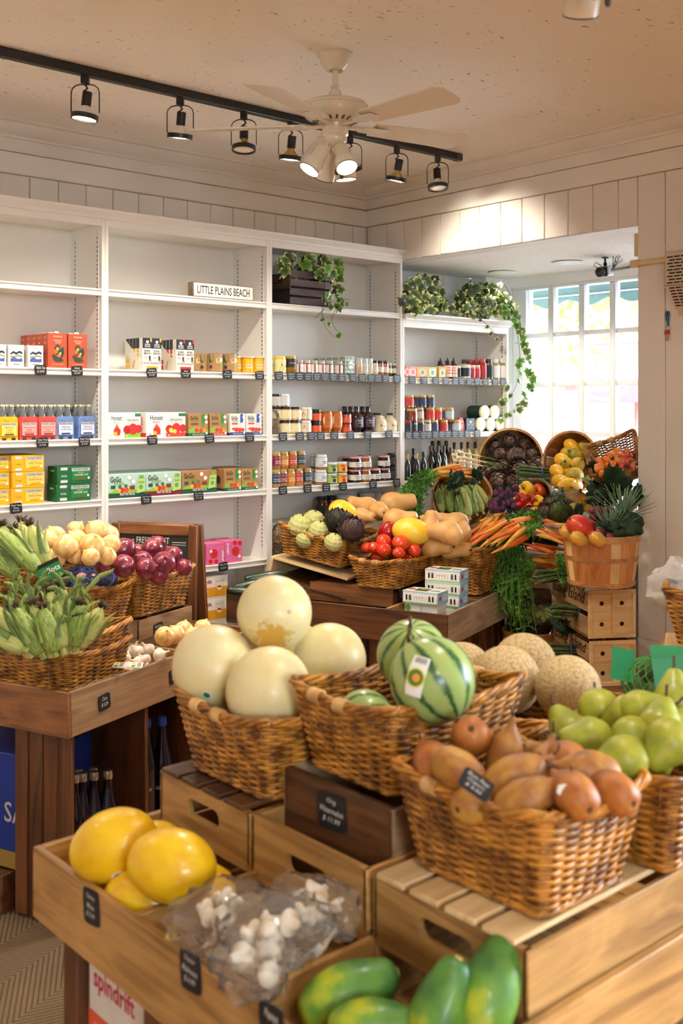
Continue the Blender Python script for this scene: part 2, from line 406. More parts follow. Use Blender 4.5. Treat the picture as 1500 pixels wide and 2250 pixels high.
# ---- window bay
YW = 5.25
st(MB().box(XW, YB + .12, 2.41, -2.54, YW + .2, 2.47).build('ceiling_bay', CEIL))
wb2 = st(MB().box(-2.66, YB + .12, -.05, -2.54, YW + .1, 2.41).build('wall_bay_right', BAYP))
wbl = st(MB().box(XW - .09, 5.0, -.05, -4.34, YW + .1, 2.41).build('wall_bay_left', BAYP))
for i in range(7): board(wl, XW - .012, YB + i * .13, 1.2, XW, YB + .128 + i * .13, 2.41, m=BAYP)
knee = st(MB().box(-4.34, YW, -.05, -2.66, YW + .1, 1.08).build('wall_window', BAYP))
st(MB().box(-4.34, YW - .1, 1.06, -2.66, YW, 1.1, .004).build('trim_sill', BAYP))
st(crown_run('trim_bay', (-4.34, YW, 2.41), (-2.66, YW, 2.41), (0, -1, 0), [(0, -.055), (.01, -.055), (.02, -.04), (.03, -.03), (.05, -.012), (.055, 0), (0, 0)], BAYP, mit0=0, mit1=0))
win = put('window_1', None); win['kind'] = 'structure'
GLASS = bpy.data.materials.new('window_glass'); GLASS.use_nodes = True
_nt = GLASS.node_tree; _nt.nodes.remove(_nt.nodes['Principled BSDF']); _tr = _nt.nodes.new('ShaderNodeBsdfTransparent'); _gl = _nt.nodes.new('ShaderNodeBsdfGlossy'); _gl.inputs['Roughness'].default_value = .02
_fr = _nt.nodes.new('ShaderNodeFresnel'); _mx = _nt.nodes.new('ShaderNodeMixShader'); _nt.links.new(_fr.outputs[0], _mx.inputs[0]); _nt.links.new(_tr.outputs[0], _mx.inputs[1]); _nt.links.new(_gl.outputs[0], _mx.inputs[2]); _nt.links.new(_mx.outputs[0], _nt.nodes['Material Output'].inputs[0])
WX = [-4.235, -4.045, -3.815, -3.595, -3.37, -3.145, -2.92, -2.70]; WZ = [1.12, 1.43, 1.735, 2.045, 2.335]
MB().box(-4.34, YW + .01, 1.08, WX[0], YW + .09, 2.36, .004).build('window_stile', BAYP, win)
MB().box(WX[-1], YW + .01, 1.08, -2.66, YW + .09, 2.36, .004).build('window_stile', BAYP, win)
MB().box(-4.34, YW, 2.335, -2.66, YW + .1, 2.412, .004).build('window_head', BAYP, win)
MB().box(WX[0], YW + .01, 1.08, WX[-1], YW + .09, 1.12, .004).build('window_rail', BAYP, win)
for xx in WX[1:-1]: MB().box(xx - .02, YW + .015, 1.12, xx + .02, YW + .075, 2.335, .006).build('mullion', BAYP, win)
for zz in WZ[1:-1]:
 for i in range(7): MB().box(WX[i] + (.02 if i else 0), YW + .03, zz - .014, WX[i + 1] - (.02 if i < 6 else 0), YW + .06, zz + .014, .004).build('glazing_bar', BAYP, win)
for i in range(7):
 for j in range(4):
  MB().box(WX[i], YW + .044, WZ[j], WX[i + 1], YW + .048, WZ[j + 1]).build('pane', GLASS, win)
w2 = put('window_2', None); w2['kind'] = 'structure'
for i in range(2): MB().box(XR + .03, -1.2 + i * 1.36, 1.5, XR + .08, -1.16 + i * 1.36, 2.5, .004).build('mullion', BAYP, w3)
for i in range(1): MB().box(XR + .05, -1.16, 1.5, XR + .054, .16, 2.5).build('pane', GLASS, w3)
for xx in (-.3, .7, 1.66): MB().box(xx, YB + .04, .5, xx + .04, YB + .1, 2.3, .004).build('mullion', BAYP, w2)
for i in range(2): MB().box(-.26 + i, YB + .07, .5, .7 + i, YB + .074, 2.3).build('pane', GLASS, w2)
for k, (px, py) in enumerate(((1103, 598), (1247, 576))):
 c = onZ(px, py, 2.408); t = thing('recessed_light', ('round recessed downlight in bay ceiling nearest the shelf ivy', 'round recessed downlight in bay ceiling beside the security camera')[k], 'light', c)
 MB().lathe([(.06, -.001), (.085, -.001), (.088, -.004), (.06, -.008)], 24).build('trim_ring', pm('white_ring', (238, 236, 230), .4), t)
 MB().lathe([(.0, -.003), (.06, -.003), (.06, -.0045), (0, -.0045)], 24, cap=False).build('lens', pm('recessed_lens', (255, 236, 205), .5, emit=4), t)
 l = light('recessed_light_beam', 'SPOT', (0, 0, -.02), 10, (1, .93, .82), (0, 0, 0), spot_size=R(120), spot_blend=.6, shadow_soft_size=.05); l.parent = t
# ==== OUTSIDE
GZ = -.3
st(MB().box(-60, YW + .4, GZ - .1, 40, 70, GZ).box(XR + .2, -40, GZ - .1, 40, YW + .4, GZ).build('ground_street', pm('pale_asphalt', (205, 205, 206), .9, var=.06, vs=2)))
aw = thing('green_awning', 'dark green scalloped shop awning outside the window', 'awning', (-3.5, 5.45, 0))
GRN = pm('awning_green_canvas', (7, 44, 38), .7, var=.1, vs=6)
b = MB(); n = 96; xs = [-1.6 + 3.4 * i / n for i in range(n + 1)]
def vz(x): return 2.335 + .024 * math.cos(x * 2 * math.pi / .36)
vs = [(x, .72, 2.48) for x in xs] + [(x, .72, vz(x)) for x in xs] + [(x, .725, 2.48) for x in xs] + [(x, .725, vz(x)) for x in xs]; m_ = n + 1; fs = []
for i in range(n): fs += [(i, i + 1, m_ + i + 1, m_ + i), (2 * m_ + i, 3 * m_ + i, 3 * m_ + i + 1, 2 * m_ + i + 1), (m_ + i, m_ + i + 1, 3 * m_ + i + 1, 3 * m_ + i)]
b.add(vs, fs).build('valance', GRN, aw)
MB().add([(-1.6, .72, 2.475), (1.8, .72, 2.475), (1.8, 0, 3.0), (-1.6, 0, 3.0), (-1.6, .72, 2.485), (1.8, .72, 2.485), (1.8, 0, 3.01), (-1.6, 0, 3.01)], [(0, 1, 2, 3), (7, 6, 5, 4), (0, 4, 5, 1), (1, 5, 6, 2), (3, 2, 6, 7), (0, 3, 7, 4)]).build('canopy', GRN, aw)
MB().cyl((-1.6, .7, 2.39), (1.8, .7, 2.39), .006).build('awning_rod', pm('grey_metal', (150, 150, 150), .4, metal=1), aw)
st(MB().box(-8, YF, 2.95, 5, 5.46, 6.5).build('upper_storey_sun_block', pm('sun_block_paint', (150, 146, 140), .9)))  # unseen mass added overhead to keep the sun off the awning
PINK = pm('faded_red_brick', (140, 84, 76), .9, var=.08, vs=30); WHT = pm('outdoor_white', (190, 190, 190), .7); PGL = pm('dull_shop_glass', (96, 108, 112), .2)
fa = thing('brick_building', 'pale red brick building with white cornices across the street', 'building', (-15.0, 17, GZ))
MB().box(-9, 0, 0, 7, 5, 9).build('facade_wall', PINK, fa)
for z0, z1, d in ((3.1, 3.75, .25), (2.35, 2.62, .35), (5.45, 5.6, .15), (6.1, 6.3, .2)): MB().box(-9, -d, z0, 7, 0, z1, .03).build('cornice', WHT if z0 < 5 else PINK, fa)
for i in range(8):
 x = -8.2 + i * 1.95; f = MB().box(x, -.08, 3.9, x + 1.15, 0, 5.4, .02).build('window', WHT, fa)
 for q in range(2):
  for r_ in range(2): MB().box(x + .09 + q * .5, -.1, 4.0 + r_ * .7, x + .55 + q * .5, -.075, 4.62 + r_ * .7).build('pane', PGL, f)
for i in range(6):
 x = -8.6 + i * 2.6; f = MB().box(x, -.12, 0, x + 2.1, 0, 2.2, .02).build('shop_front', WHT, fa)
 for q in range(2): MB().box(x + .12 + q * .98, -.15, .5, x + 1.0 + q * .98, -.11, 1.8).build('pane', PGL, f)
sg = thing('shop_sign', 'maroon shop sign with white script lettering across the street', 'sign', (-11.0, 16.55, 1.66))
SW, SH = 2.2, .46
MB().box(-SW / 2, 0, 0, SW / 2, .1, SH, .01).build('board', pm('maroon_sign', (96, 22, 44), .6), sg)
p = Print(SW, SH); p.text('Country', .12, .36, .46, .92, (220, 216, 216), .02, .3); p.rect(.26, .08, .4, .2, (220, 216, 216)); [p.poly([(.29 + .21 * math.cos(q), .56 + .42 * math.sin(q)), (.29 + .21 * math.cos(q + .2), .56 + .42 * math.sin(q + .2)), (.29 + .2 * math.cos(q + .2), .56 + .39 * math.sin(q + .2)), (.29 + .2 * math.cos(q), .56 + .39 * math.sin(q))], (220, 216, 216)) for q in [-3.0 + .2 * i for i in range(20)]]
p.on(sg, faceM((-SW / 2, 0, 0), (1, 0, 0), (0, 0, 1)), 'lettering')
def car(x, y, rz, col, label):
 c = thing('parked_car', label, 'car', (x, y, GZ), rz); m = pm('car_%d_%d_%d' % col, col, .25, coat=.6)
 prof = [(-2.2, .3), (-2.2, .75), (-1.9, .92), (-1.1, 1.0), (-.55, 1.42), (.8, 1.46), (1.5, 1.02), (2.1, .95), (2.25, .7), (2.25, .3)]
 vs = [(a, s_ * (.88 if z < 1.1 else .7), z) for s_ in (-1, 1) for a, z in prof]; n = len(prof)
 MB().add(vs, [tuple(range(n)), tuple(range(2 * n - 1, n - 1, -1))] + [(i, n + i, n + (i + 1) % n, (i + 1) % n) for i in range(n)]).build('car_body', m, c, smooth=25)
 for s_ in (-1, 1): MB().add([(-1.0, s_ * .83, 1.02), (-.5, s_ * .74, 1.36), (.75, s_ * .74, 1.4), (1.35, s_ * .83, 1.04)], [(0, 3, 2, 1)]).build('side_window', pm('car_glass', (40, 48, 54), .08), c)
 for a in (-1.4, 1.45):
  for s_ in (-1, 1): MB().cyl((a, s_ * .9, .32), (a, s_ * .68, .32), .32, 18).build('wheel', pm('tyre', (30, 30, 32), .8), c)
car(-9.9, 12.6, .05, (58, 66, 82), 'dark grey parked car seen through window above the squash bushel')
car(-15.2, 13.2, .0, (225, 228, 232), 'white parked car behind the street tree')
MB().box(-.2, -.12, 0, .2, .12, .62, .05).build('hanging_garment', pm('magenta_cloth', (150, 24, 90), .8), None, (-13.9, 16.86, .75)); tag(bpy.context.scene.objects['hanging_garment'], 'magenta garment hung in a shop front across the street', 'garment')
tr = thing('street_tree', 'pale forked street tree with light green leaves outside window', 'tree', (-7.45, 9.3, GZ))
BARK = pm('pale_bark', (104, 98, 88), .9, var=.3, vs=9, bump=.5, bs=30)
b = MB(); b.tube([(0, 0, 0), (.02, 0, 1.1), (0, 0, 2.15)], [.19, .16, .15], 10)
br = [[(0, 0, 2.1), (.22, .0, 2.6), (.42, .05, 3.4), (.5, 0, 4.6)], [(0, 0, 2.05), (-.3, 0, 2.5), (-.75, .1, 3.2), (-1.0, .2, 4.4)], [(.35, .03, 3.1), (.9, .1, 3.6), (1.5, .2, 4.0)], [(-.6, 0, 2.9), (-1.2, 0, 3.3), (-1.7, .1, 3.5)]]
for q in br: b.tube(q, [.11, .1, .075, .05][:len(q)], 8)
b.build('trunk', BARK, tr)
b = MB(); g = random.Random(3)
for k in range(2600):
 c = Vector((g.gauss(0, 1.3), g.gauss(0, .9), g.gauss(3.7, .75)))
 if c.z < 2.3: continue
 d = Vector((g.uniform(-1, 1), g.uniform(-1, 1), g.uniform(-1, 1))).normalized(); e = d.orthogonal().normalized(); s_ = g.uniform(.05, .1)
 b.add([c - d * s_, c + e * s_ * .5, c + d * s_, c - e * s_ * .5], [(0, 1, 2, 3)])
tag(b.build('foliage', pm('spring_leaf', (92, 128, 36), .7, var=.2, vs=3), tr, smooth=0), kind='stuff')
# ==== CEILING FIXTURES
BLK = pm('black_track_metal', (26, 24, 24), .38, spec=.5, bump=.05, bs=120)
CRM = pm('cream_enamel', (232, 222, 202), .22, coat=.5, var=.02, vs=4)
GLOW = pm('lit_lamp_face', (255, 232, 196), .4, emit=14.0)
BULB = pm('frosted_bulb', (240, 230, 214), .3, coat=.3)
GOLD = pm('gilded_reflector', (206, 178, 116), .25, metal=.7)
WARM = (1.0, .90, .76)
TX, TZ = -3.525, 2.83
trk = thing('ceiling_track', 'black ceiling light track running along the shelf wall', 'track', (TX, 0, 0))
MB().box(-.017, -.9, TZ - .014, .017, 3.85, TZ + .02, .003).build('rail', BLK, trk)
MB().box(-.019, 3.83, TZ - .016, .019, 3.87, TZ + .02, .003).build('end_cap', BLK, trk)
HEADY = [(1.831, 1, 0, .12), (2.241, 1, .16, .1), (2.549, 0, -.12, .0), (2.796, 1, .12, .1), (3.138, 0, .35, -.3), (3.431, 1, .14, .18), (3.708, 0, -.16, -.05), (1.25, 1, .1, .1), (.6, 1, .1, 0), (-.2, 1, .1, .1)]  # last three heads are unseen, added for the light they give
HL = ['lit black track spotlight nearest the left edge of the photo', 'lit black track spotlight second from the left', 'unlit black track spotlight third from the left', 'lit black track spotlight just left of the ceiling fan', 'unlit black track spotlight behind the fan lamps', 'lit black track spotlight right of the ceiling fan', 'unlit black track spotlight at the track end by the corner'] + ['added black track spotlight beyond the left edge, %s one out' % q for q in ('nearest', 'middle', 'farthest')]
for k, (y, on, tx, ty) in enumerate(HEADY):
 t = thing('track_spotlight', HL[k], 'spotlight', (TX, y, TZ - .015), R(48) if k < 7 else 0, 'track spotlights on the black rail')
 MB().box(-.014, -.016, -.03, .014, .016, .002, .003).build('adapter', BLK, t)
 MB().tube([(0, 0, -.03), (.008, 0, -.045), (-.006, 0, -.055), (0, 0, -.066)], .004, 6).build('cord', BLK, t)
 pts = [(-.052, 0, -.135), (-.052, 0, -.06), (-.047, 0, -.044), (-.034, 0, -.034), (-.018, 0, -.03), (.018, 0, -.03), (.034, 0, -.034), (.047, 0, -.044), (.052, 0, -.06), (.052, 0, -.135)]
 MB().tube(pts, .006, 6, flat=.35, up=(0, 1, 0)).build('yoke', BLK, t)
 rot = Euler((tx, ty, 0)); h = put('lamp_holder', None, t, (0, 0, -.13), rot)
 MB().lathe([(.0, .073), (.017, .072), (.018, .07), (.018, .022), (.015, .02), (0, .02)], 16, cap=False).build('socket', BLK, h)
 bm_ = BULB if on == 0 and k != 2 else GOLD
 MB().lathe([(.013, .022), (.016, .012), (.027, -.002), (.042, -.014), (.044, -.024)], 20, cap=False).build('bulb', bm_ if not on else (GOLD if k in (3, 5) else BULB), h)
 MB().lathe([(.044, -.012), (.05, -.012), (.05, -.03), (.044, -.03), (.044, -.012)], 24, cap=False).build('ring', BLK, h)
 MB().lathe([(0, -.03), (.02, -.029), (.044, -.024)], 20, cap=False).build('bulb_face', GLOW if on else BULB, h)
 if on:
  l = light('track_lamp_light', 'SPOT', (0, 0, -.045), 34, WARM, (0, 0, 0), spot_size=R(120), spot_blend=.6, shadow_soft_size=.04); l.parent = h
  if k == 5: l.data.spot_size = R(85); l.data.energy = 75; l.data.spot_blend = 1.0; l.rotation_euler = (R(62), 0, R(-55))
# ---- ceiling fans
def make_fan(label, loc, rz, lit, ba=4):
 f = thing('ceiling_fan', label, 'ceiling fan', loc, rz)
 MB().lathe([(.0, 0), (.063, 0), (.064, -.008), (.058, -.016), (.054, -.032), (.046, -.044), (.034, -.056), (.03, -.062), (.022, -.062), (.022, -.05), (0, -.05)], 32, cap=False).build('canopy', CRM, f)
 MB().lathe([(.0105, -.05), (.0105, -.112), (.016, -.115), (.016, -.121), (.012, -.124), (.013, -.13)], 16, cap=False).build('downrod', CRM, f)
 MB().lathe([(.013, -.127), (.019, -.131), (.022, -.145), (.03, -.158), (.038, -.163), (.08, -.169), (.108, -.178), (.117, -.188), (.117, -.192), (.113, -.194), (.113, -.216), (.107, -.226), (.09, -.234)], 40, cap=False).build('motor_housing', CRM, f)
 mt = MB().lathe([(.09, -.234), (.058, -.246), (.036, -.249), (.034, -.262), (0, -.262)], 40, cap=False).build('motor_base', CRM, f)
 for i in range(20):
  a = 2 * math.pi * i / 20
  MB().box(.061, -.0038, -.001, .083, .0038, .001, .0008).build('vent_slot', pm('vent_dark', (74, 66, 56), .7), mt, (0, 0, 0)).matrix_local = Matrix.Rotation(a, 4, 'Z') @ Matrix.Translation((0, 0, -.2412)) @ Matrix.Translation((.072, 0, 0)) @ Matrix.Rotation(-.36, 4, 'Y') @ Matrix.Translation((-.072, 0, -.001))
 MB().ell((0, 0, 0), .018, .004, .012, 12, 6).build('medallion', CRM, f, (.084, -.076, -.204), (0, 0, R(48)))
 MB().lathe([(.046, -.264), (.047, -.266), (.047, -.29), (.044, -.293), (.041, -.296), (.041, -.31), (.034, -.322), (.02, -.33), (0, -.331)], 28).build('switch_housing', CRM, f)
 for i in range(5):
  a = R(ba) + i * 2 * math.pi / 5 - rz
  ir = MB().tube([(.03, 0, -.255), (.08, 0, -.258), (.12, .0, -.256)], [.009, .007, .008], 8, flat=1.0); ir.box(.105, -.035, -.259, .2, .035, -.255, .002)
  ir.build('blade_iron', CRM, f, (0, 0, 0), (0, 0, a))
  out = []
  for q in range(7): s_ = math.pi / 2 - math.pi * q / 6; out.append((.53 - .035 + .035 * math.cos(s_), math.sin(s_) * .028 + (.036 if s_ > 0 else -.036 if s_ < 0 else 0)))
  out += [(.15, -.045), (.145, -.02), (.145, .02), (.15, .045)]
  b = MB().prism(out, -.003, .003); o = b.build('fan_blade', CRM, f, (0, 0, 0)); o.matrix_local = Matrix.Rotation(a, 4, 'Z') @ Matrix.Translation((0, 0, -.252)) @ Matrix.Rotation(R(-11), 4, 'X')
 for i, (az, on, tilt) in enumerate(lit):
  h = put('lamp_head', None, f); d = Matrix.Rotation(R(az) - rz, 4, 'Z') @ Matrix.Translation((.03, 0, -.318)) @ Matrix.Rotation(R(180 - tilt), 4, 'Y')
  h.matrix_local = d
  MB().cyl((0, 0, -.006), (0, 0, .03), .007).build('arm', CRM, h)
  MB().lathe([(0, .022), (.02, .023), (.026, .03), (.028, .04), (.029, .075), (.036, .088), (.038, .1), (.038, .125), (.036, .126), (.036, .1)], 24, cap=False).build('lamp_shade', CRM, h)
  MB().lathe([(.036, .118), (.028, .119), (0, .121)], 20, cap=False).build('bulb_face', GLOW if on else BULB, h)
  MB().lathe([(.0365, .124), (.0385, .124), (.0388, .127), (.0362, .127), (.0365, .124)], 24, cap=False).build('rim_band', pm('dark_rim', (70, 60, 52), .5), h)
  if on:
   l = light('fan_lamp_light', 'SPOT', (0, 0, .132), 32, WARM, (R(180), 0, 0), spot_size=R(110), spot_blend=.6, shadow_soft_size=.036); l.parent = h
 for px_, ln in ((.012, .09), (.04, .11)):
  MB().cyl((px_, -.004, -.325), (px_, -.004, -.325 - ln), .0012, 5).build('pull_chain', pm('chain', (150, 140, 120), .4, metal=1), f)
  MB().ell((px_, -.004, -.325 - ln - .008), .007, .007, .011, 10, 6).build('chain_knob', pm('knob_brown', (70, 58, 48), .5), f)
 return f
make_fan('cream ceiling fan with four spotlights hanging from the ceiling', (-2.81, 2.43, ZC), 0, [(-16, 1, 32), (-106, 1, 34), (-196, 0, 30), (74, 1, 6)])
make_fan('second cream ceiling fan, only its lamp shows at the top edge', (-1.262, 1.771, ZC), R(12.8), [(136, 1, 34), (229, 1, 78), (319, 1, 30), (49, 1, 78)], 30.8)
make_fan('third cream ceiling fan, unseen, added behind the viewer for light', (.6, .2, ZC), R(0), [(0, 1, 30), (90, 1, 32), (180, 1, 30), (270, 1, 32)])  # unseen fan, added so its lamps warm the near part of the room
# ---- security camera on the bay ceiling
c0 = onZ(1329, 566, 2.408); cc = thing('security_camera', 'silver box security camera with black lens under bay ceiling', 'camera', c0)
MB().lathe([(0, 0), (.018, 0), (.018, -.004), (.006, -.006), (.006, -.03), (0, -.03)], 14).build('mount', BLK, cc)
MB().ell((0, 0, -.036), .011, .011, .012, 10, 8).build('ball_joint', BLK, cc)
bd = put('housing', None, cc, (0, 0, -.075)); bd.rotation_euler = (R(-8), R(4), R(180 + 22))
MB().box(-.03, -.06, -.027, .03, .075, .027, .005).build('case', pm('silver_case', (176, 176, 178), .35, metal=.4), bd, (0, -.02, 0))
MB().box(-.029, .0, -.026, .029, .028, .026, .004).build('front_plate', BLK, bd, (0, .053, 0))
MB().lathe([(.0, 0), (.018, 0), (.02, .01), (.02, .03), (.024, .034), (.025, .055), (.021, .056), (.019, .05), (0, .046)], 20).build('lens', pm('lens_black', (24, 24, 26), .2, coat=.5), bd, (0, .08, 0), (R(-90), 0, 0))
MB().tube([(.02, .05, .02), (.045, .06, .035), (.04, .03, .055), (.01, .02, .03)], .002, 5).build('iris_cable', BLK, bd)
p_end = onY(1394, 583, YB + .14)
pe = cc.matrix_world.inverted() @ p_end if False else Vector(p_end) - Vector(c0)
for k in range(3):
 MB().tube([(-.02, .075, -.06), (.03 + .02 * k, .06, -.015), (.05 + .02 * k, .0, .0), (.07, -.03, -.06 - .012 * k), (.12, -.12, -.085 - .006 * k), tuple(Vector(pe) + Vector((-.01, 0, -.004 * k)))], .0022, 5).build('cable', pm('dark_cable', (62, 62, 70), .5), cc)
# ---- things on the right wall
CRB = pm('aged_cream_plastic', (214, 186, 140), .5, var=.03)
c1 = onY(1394, 542, YB + .06); o = MB().box(-.03, -.035, -.052, .004, .035, .052, .004).build('junction_box', CRB, None, (-2.66, YB + .05, c1.z)); tag(o, 'aged cream junction box on the window bay edge', 'box')
a, b_ = onY(1393, 581, YB), onY(1473, 570, YB)
o = thing('conduit', 'thin cream cable conduit running along the right wall', 'conduit', a)
d = Vector(b_) - Vector(a)
MB().box(0, -.016, -.012, d.x, 0, .012, .004).build('cover', CRB, o, (0, -.001, 0), (0, -math.atan2(d.z, d.x), 0)); MB().box(-.012, -.018, -.018, .03, .0, .018, .004).build('elbow', CRB, o, (0, -.002, 0))
a, b_ = onY(1473, 556, YB), onY(1560, 690, YB)
vb = thing('vent_heater', 'beige wall vent unit with dark slots at right edge', 'vent', (a.x, YB, b_.z))
wv, hv = b_.x - a.x, a.z - b_.z
MB().box(0, -.05, hv * .46, wv, 0, hv, .006).add([(0, -.05, hv * .46), (wv, -.05, hv * .46), (wv, -.004, 0), (.045, -.004, 0), (0, 0, hv * .46), (wv, 0, hv * .46), (wv, 0, 0), (.045, 0, 0)], [(0, 3, 2, 1), (0, 4, 7, 3), (1, 2, 6, 5), (3, 7, 6, 2)]).build('cabinet', pm('beige_vent', (206, 180, 152), .5), vb)
for r_ in range(9):
 for q in range(5): MB().box(0, -.002, 0, .026, .002, .0055).build('slot', pm('slot_dark', (36, 30, 26), .8), vb, (.014 + q * .033 + (r_ % 2) * .01, -.0505, hv * .5 + r_ * hv * .05))
for r_ in range(7):
 for q in range(5):
  z = hv * .42 - r_ * hv * .045; MB().box(0, -.002, 0, .024, .002, .0055).build('slot', pm('slot_dark', (36, 30, 26), .8), vb, (.02 + (hv * .46 - z) * .2 + q * .031, -.05 + (hv * .46 - z) * .046 / (hv * .46) - .0015, z))
k0 = onY(1467, 690, YB); ky = thing('key_ring', 'keys on a blue clip hanging on the right wall', 'keys', k0)
MB().tube([(0, -.006, -.03), (-.004, -.006, .0), (.0, -.006, .012), (.008, -.006, .01), (.008, -.006, -.006), (.004, -.006, -.018), (.003, -.006, -.05)], [.006, .005, .004, .004, .005, .006, .005], 8).build('clip', pm('blue_plastic', (34, 84, 140), .35, coat=.3), ky)
MB().lathe([(.009, -.001), (.011, 0), (.009, .001), (.008, 0), (.009, -.001)], 14, cap=False).build('ring', pm('steel', (170, 170, 172), .25, metal=1), ky, (.003, -.006, -.062), (R(90), 0, 0))
MB().box(-.013, -.009, -.09, .013, -.003, -.072, .002).build('key_head', pm('red_key', (176, 32, 52), .4), ky); MB().box(-.006, -.008, -.118, .001, -.004, -.09, .001).build('key_blade', pm('brass_key', (176, 150, 96), .3, metal=1), ky)
MB().box(.004, -.012, -.114, .01, -.009, -.086, .001).build('key_blade', MC['brass_key'], ky)
# ==== SHELF UNITS
CAB = pm('white_cabinet_paint', (238, 234, 226), .32, var=.015, vs=4)
STD = pm('white_metal_strip', (224, 222, 218), .35)
HOLE = pm('slot_hole', (40, 38, 38), .8)
XF, XB = -4.16, XW + .006
SZ = [2.116, 1.763, 1.457, 1.188, .84, .46, .11]            # shelf tops
UY = [yA(231) - (yA(592) - yA(231)), yA(231), yA(592), yA(884), yA(1117)]
ULAB = ['tall white shelf unit at left holding tonic packs and tea', 'tall white shelf unit holding the wooden beach sign and snack cartons', 'tall white shelf unit holding the ivy crate and jars', 'lower white shelf unit in window bay with ivy on top']
def shelf_mesh(w):
 d = XF - XB; b = MB()
 b.box(.0, 0, -.018, d - .014, w, 0)                                    # board, x from back to front
 prof = [(d - .016, -.031), (d - .003, -.031), (d - .001, -.028), (d - .001, -.024), (d - .006, -.022), (d - .006, -.01), (d, -.007), (d + .001, -.003), (d - .002, 0), (d - .016, 0)]
 n = len(prof); vs = [(x, 0, z) for x, z in prof] + [(x, w, z) for x, z in prof]
 b.add(vs, [(i, n + i, n + (i + 1) % n, (i + 1) % n) for i in range(n)] + [tuple(range(n)), tuple(range(2 * n - 1, n - 1, -1))])
 return b
for u in range(4):
 y0, y1 = UY[u], UY[u + 1]; top = 2.43 if u < 3 else 2.085; d = XF - XB
 t = thing('shelf_unit', ULAB[u], 'shelf unit', (XB, y0, 0)); w_ = y1 - y0
 MB().box(-.004, .0, 0, .006, w_, top).build('back_panel', CAB, t)
 MB().box(.006, 0.0005, 0, d, .0165, top, .001).build('side_panel', CAB, t); MB().box(.006, w_ - .0165, 0, d, w_ - .0005, top, .001).build('side_panel', CAB, t)
 MB().box(.006, .0165, top - .02, d - .02, w_ - .0165, top).build('top_panel', CAB, t)
 MB().box(d - .02, .0165, 2.392 if u < 3 else 2.04, d - .001, w_ - .0165, top + (.002 if u < 3 else .01), .001).build('header', CAB, t)
 MB().box(d - .05, .0165, 0, d - .03, w_ - .0165, .08).build('plinth', CAB, t)
 zs = SZ if u < 3 else [1.757, 1.447, 1.18, .84, .46, .11]
 for z in zs: shelf_mesh(w_ - .034).build('shelf', CAB, t, (0, .017, z), smooth=30)
 for (yy, s_) in ((.0165, 1), (w_ - .0165, -1)):
  for xx in (.05, d - .035):
   o = MB().box(xx - .009, 0, .1, xx + .009, .003 * s_, top - .05).build('shelf_standard', STD, t, (0, yy, 0))
   b = MB(); z = .9
   while z < top - .07:
    b.box(xx - .003, .003 * s_ - .0005, z, xx + .003, .0036 * s_, z + .008); z += .02
   tag(b.build('slots', HOLE, o, smooth=0), kind='stuff')
UCOR = [(0, -.0), (.012, 0), (.016, .006), (.016, .012), (.03, .02), (.042, .028), (.046, .03), (.046, .038), (0, .038)]
co = thing('cornice', 'long white moulded cornice along the tall shelf units', 'cornice', (XF - .002, UY[0], 2.422))
L_ = UY[3] - UY[0]
crown_run('moulding', (0, 0, 0), (0, L_, 0), (1, 0, 0), UCOR, CAB, co, mit0=0, mit1=1)
crown_run('return_moulding', (0, L_, 0), (-.03, L_, 0), (0, 1, 0), UCOR, CAB, co, mit0=-1, mit1=0)
MB().box(-.28, 0, .02, 0.002, L_, .036).build('top_board', CAB, co)
co = thing('cornice', 'short white cornice board carrying the ivy in the bay', 'cornice', (XF - .002, UY[3] + .02, 2.078))
L_ = 4.99 - UY[3]
crown_run('moulding', (0, 0, 0), (0, L_, 0), (1, 0, 0), UCOR, CAB, co, mit0=0, mit1=0)
MB().box(-.285, 0, .02, 0.002, L_, .036).build('top_board', CAB, co)
# ==== SHELF GOODS
CARD = {}
def card(col, rough=.45): return pm('card_%d_%d_%d' % tuple(col), col, rough, var=.02, vs=20)
def carton_mesh(w, h, d, col, tr=None):
 """w along y (front), h up, d back; origin at front-left-bottom corner"""
 b = MB().mat(card(col)); b.box(-d, 0, 0, 0, w, h, min(.0012, w * .05)); return b.mesh('carton')
FRONT = faceM((0, 0, 0), (0, 1, 0), (0, 0, 1))
class Prod:
 """boxed goods: carton + print on front and on the left side"""
 def __init__(s, name, cat, w, h, d, col, front=None, side=None, topc=None):
  s.name, s.cat, s.w, s.h, s.d = name, cat, w, h, d
  s.me = carton_mesh(w, h, d, col); s.f = s.sd = None
  if front: p = Print(w, h); front(p); s.f = p.mesh('printed_front')
  if side: p = Print(d, h); side(p); s.sd = p.mesh('printed_side')
 def __call__(s, y, z, x, label, group=None, rz=0):
  t = thing(s.name, label, s.cat, (x, y, z + .0003), rz, group)
  put('carton', s.me, t)
  if s.f: put('printed_front', s.f, t).matrix_local = FRONT
  if s.sd: put('printed_side', s.sd, t).matrix_local = faceM((-s.d, 0, 0), (1, 0, 0), (0, 0, 1))
  return t
def pxw(a, b, X=XF): return yA(b, X) - yA(a, X)
def pz(px, py, X=XF): return onX(px, py, X).z
G0 = XF - .012                          # front line of goods on a shelf
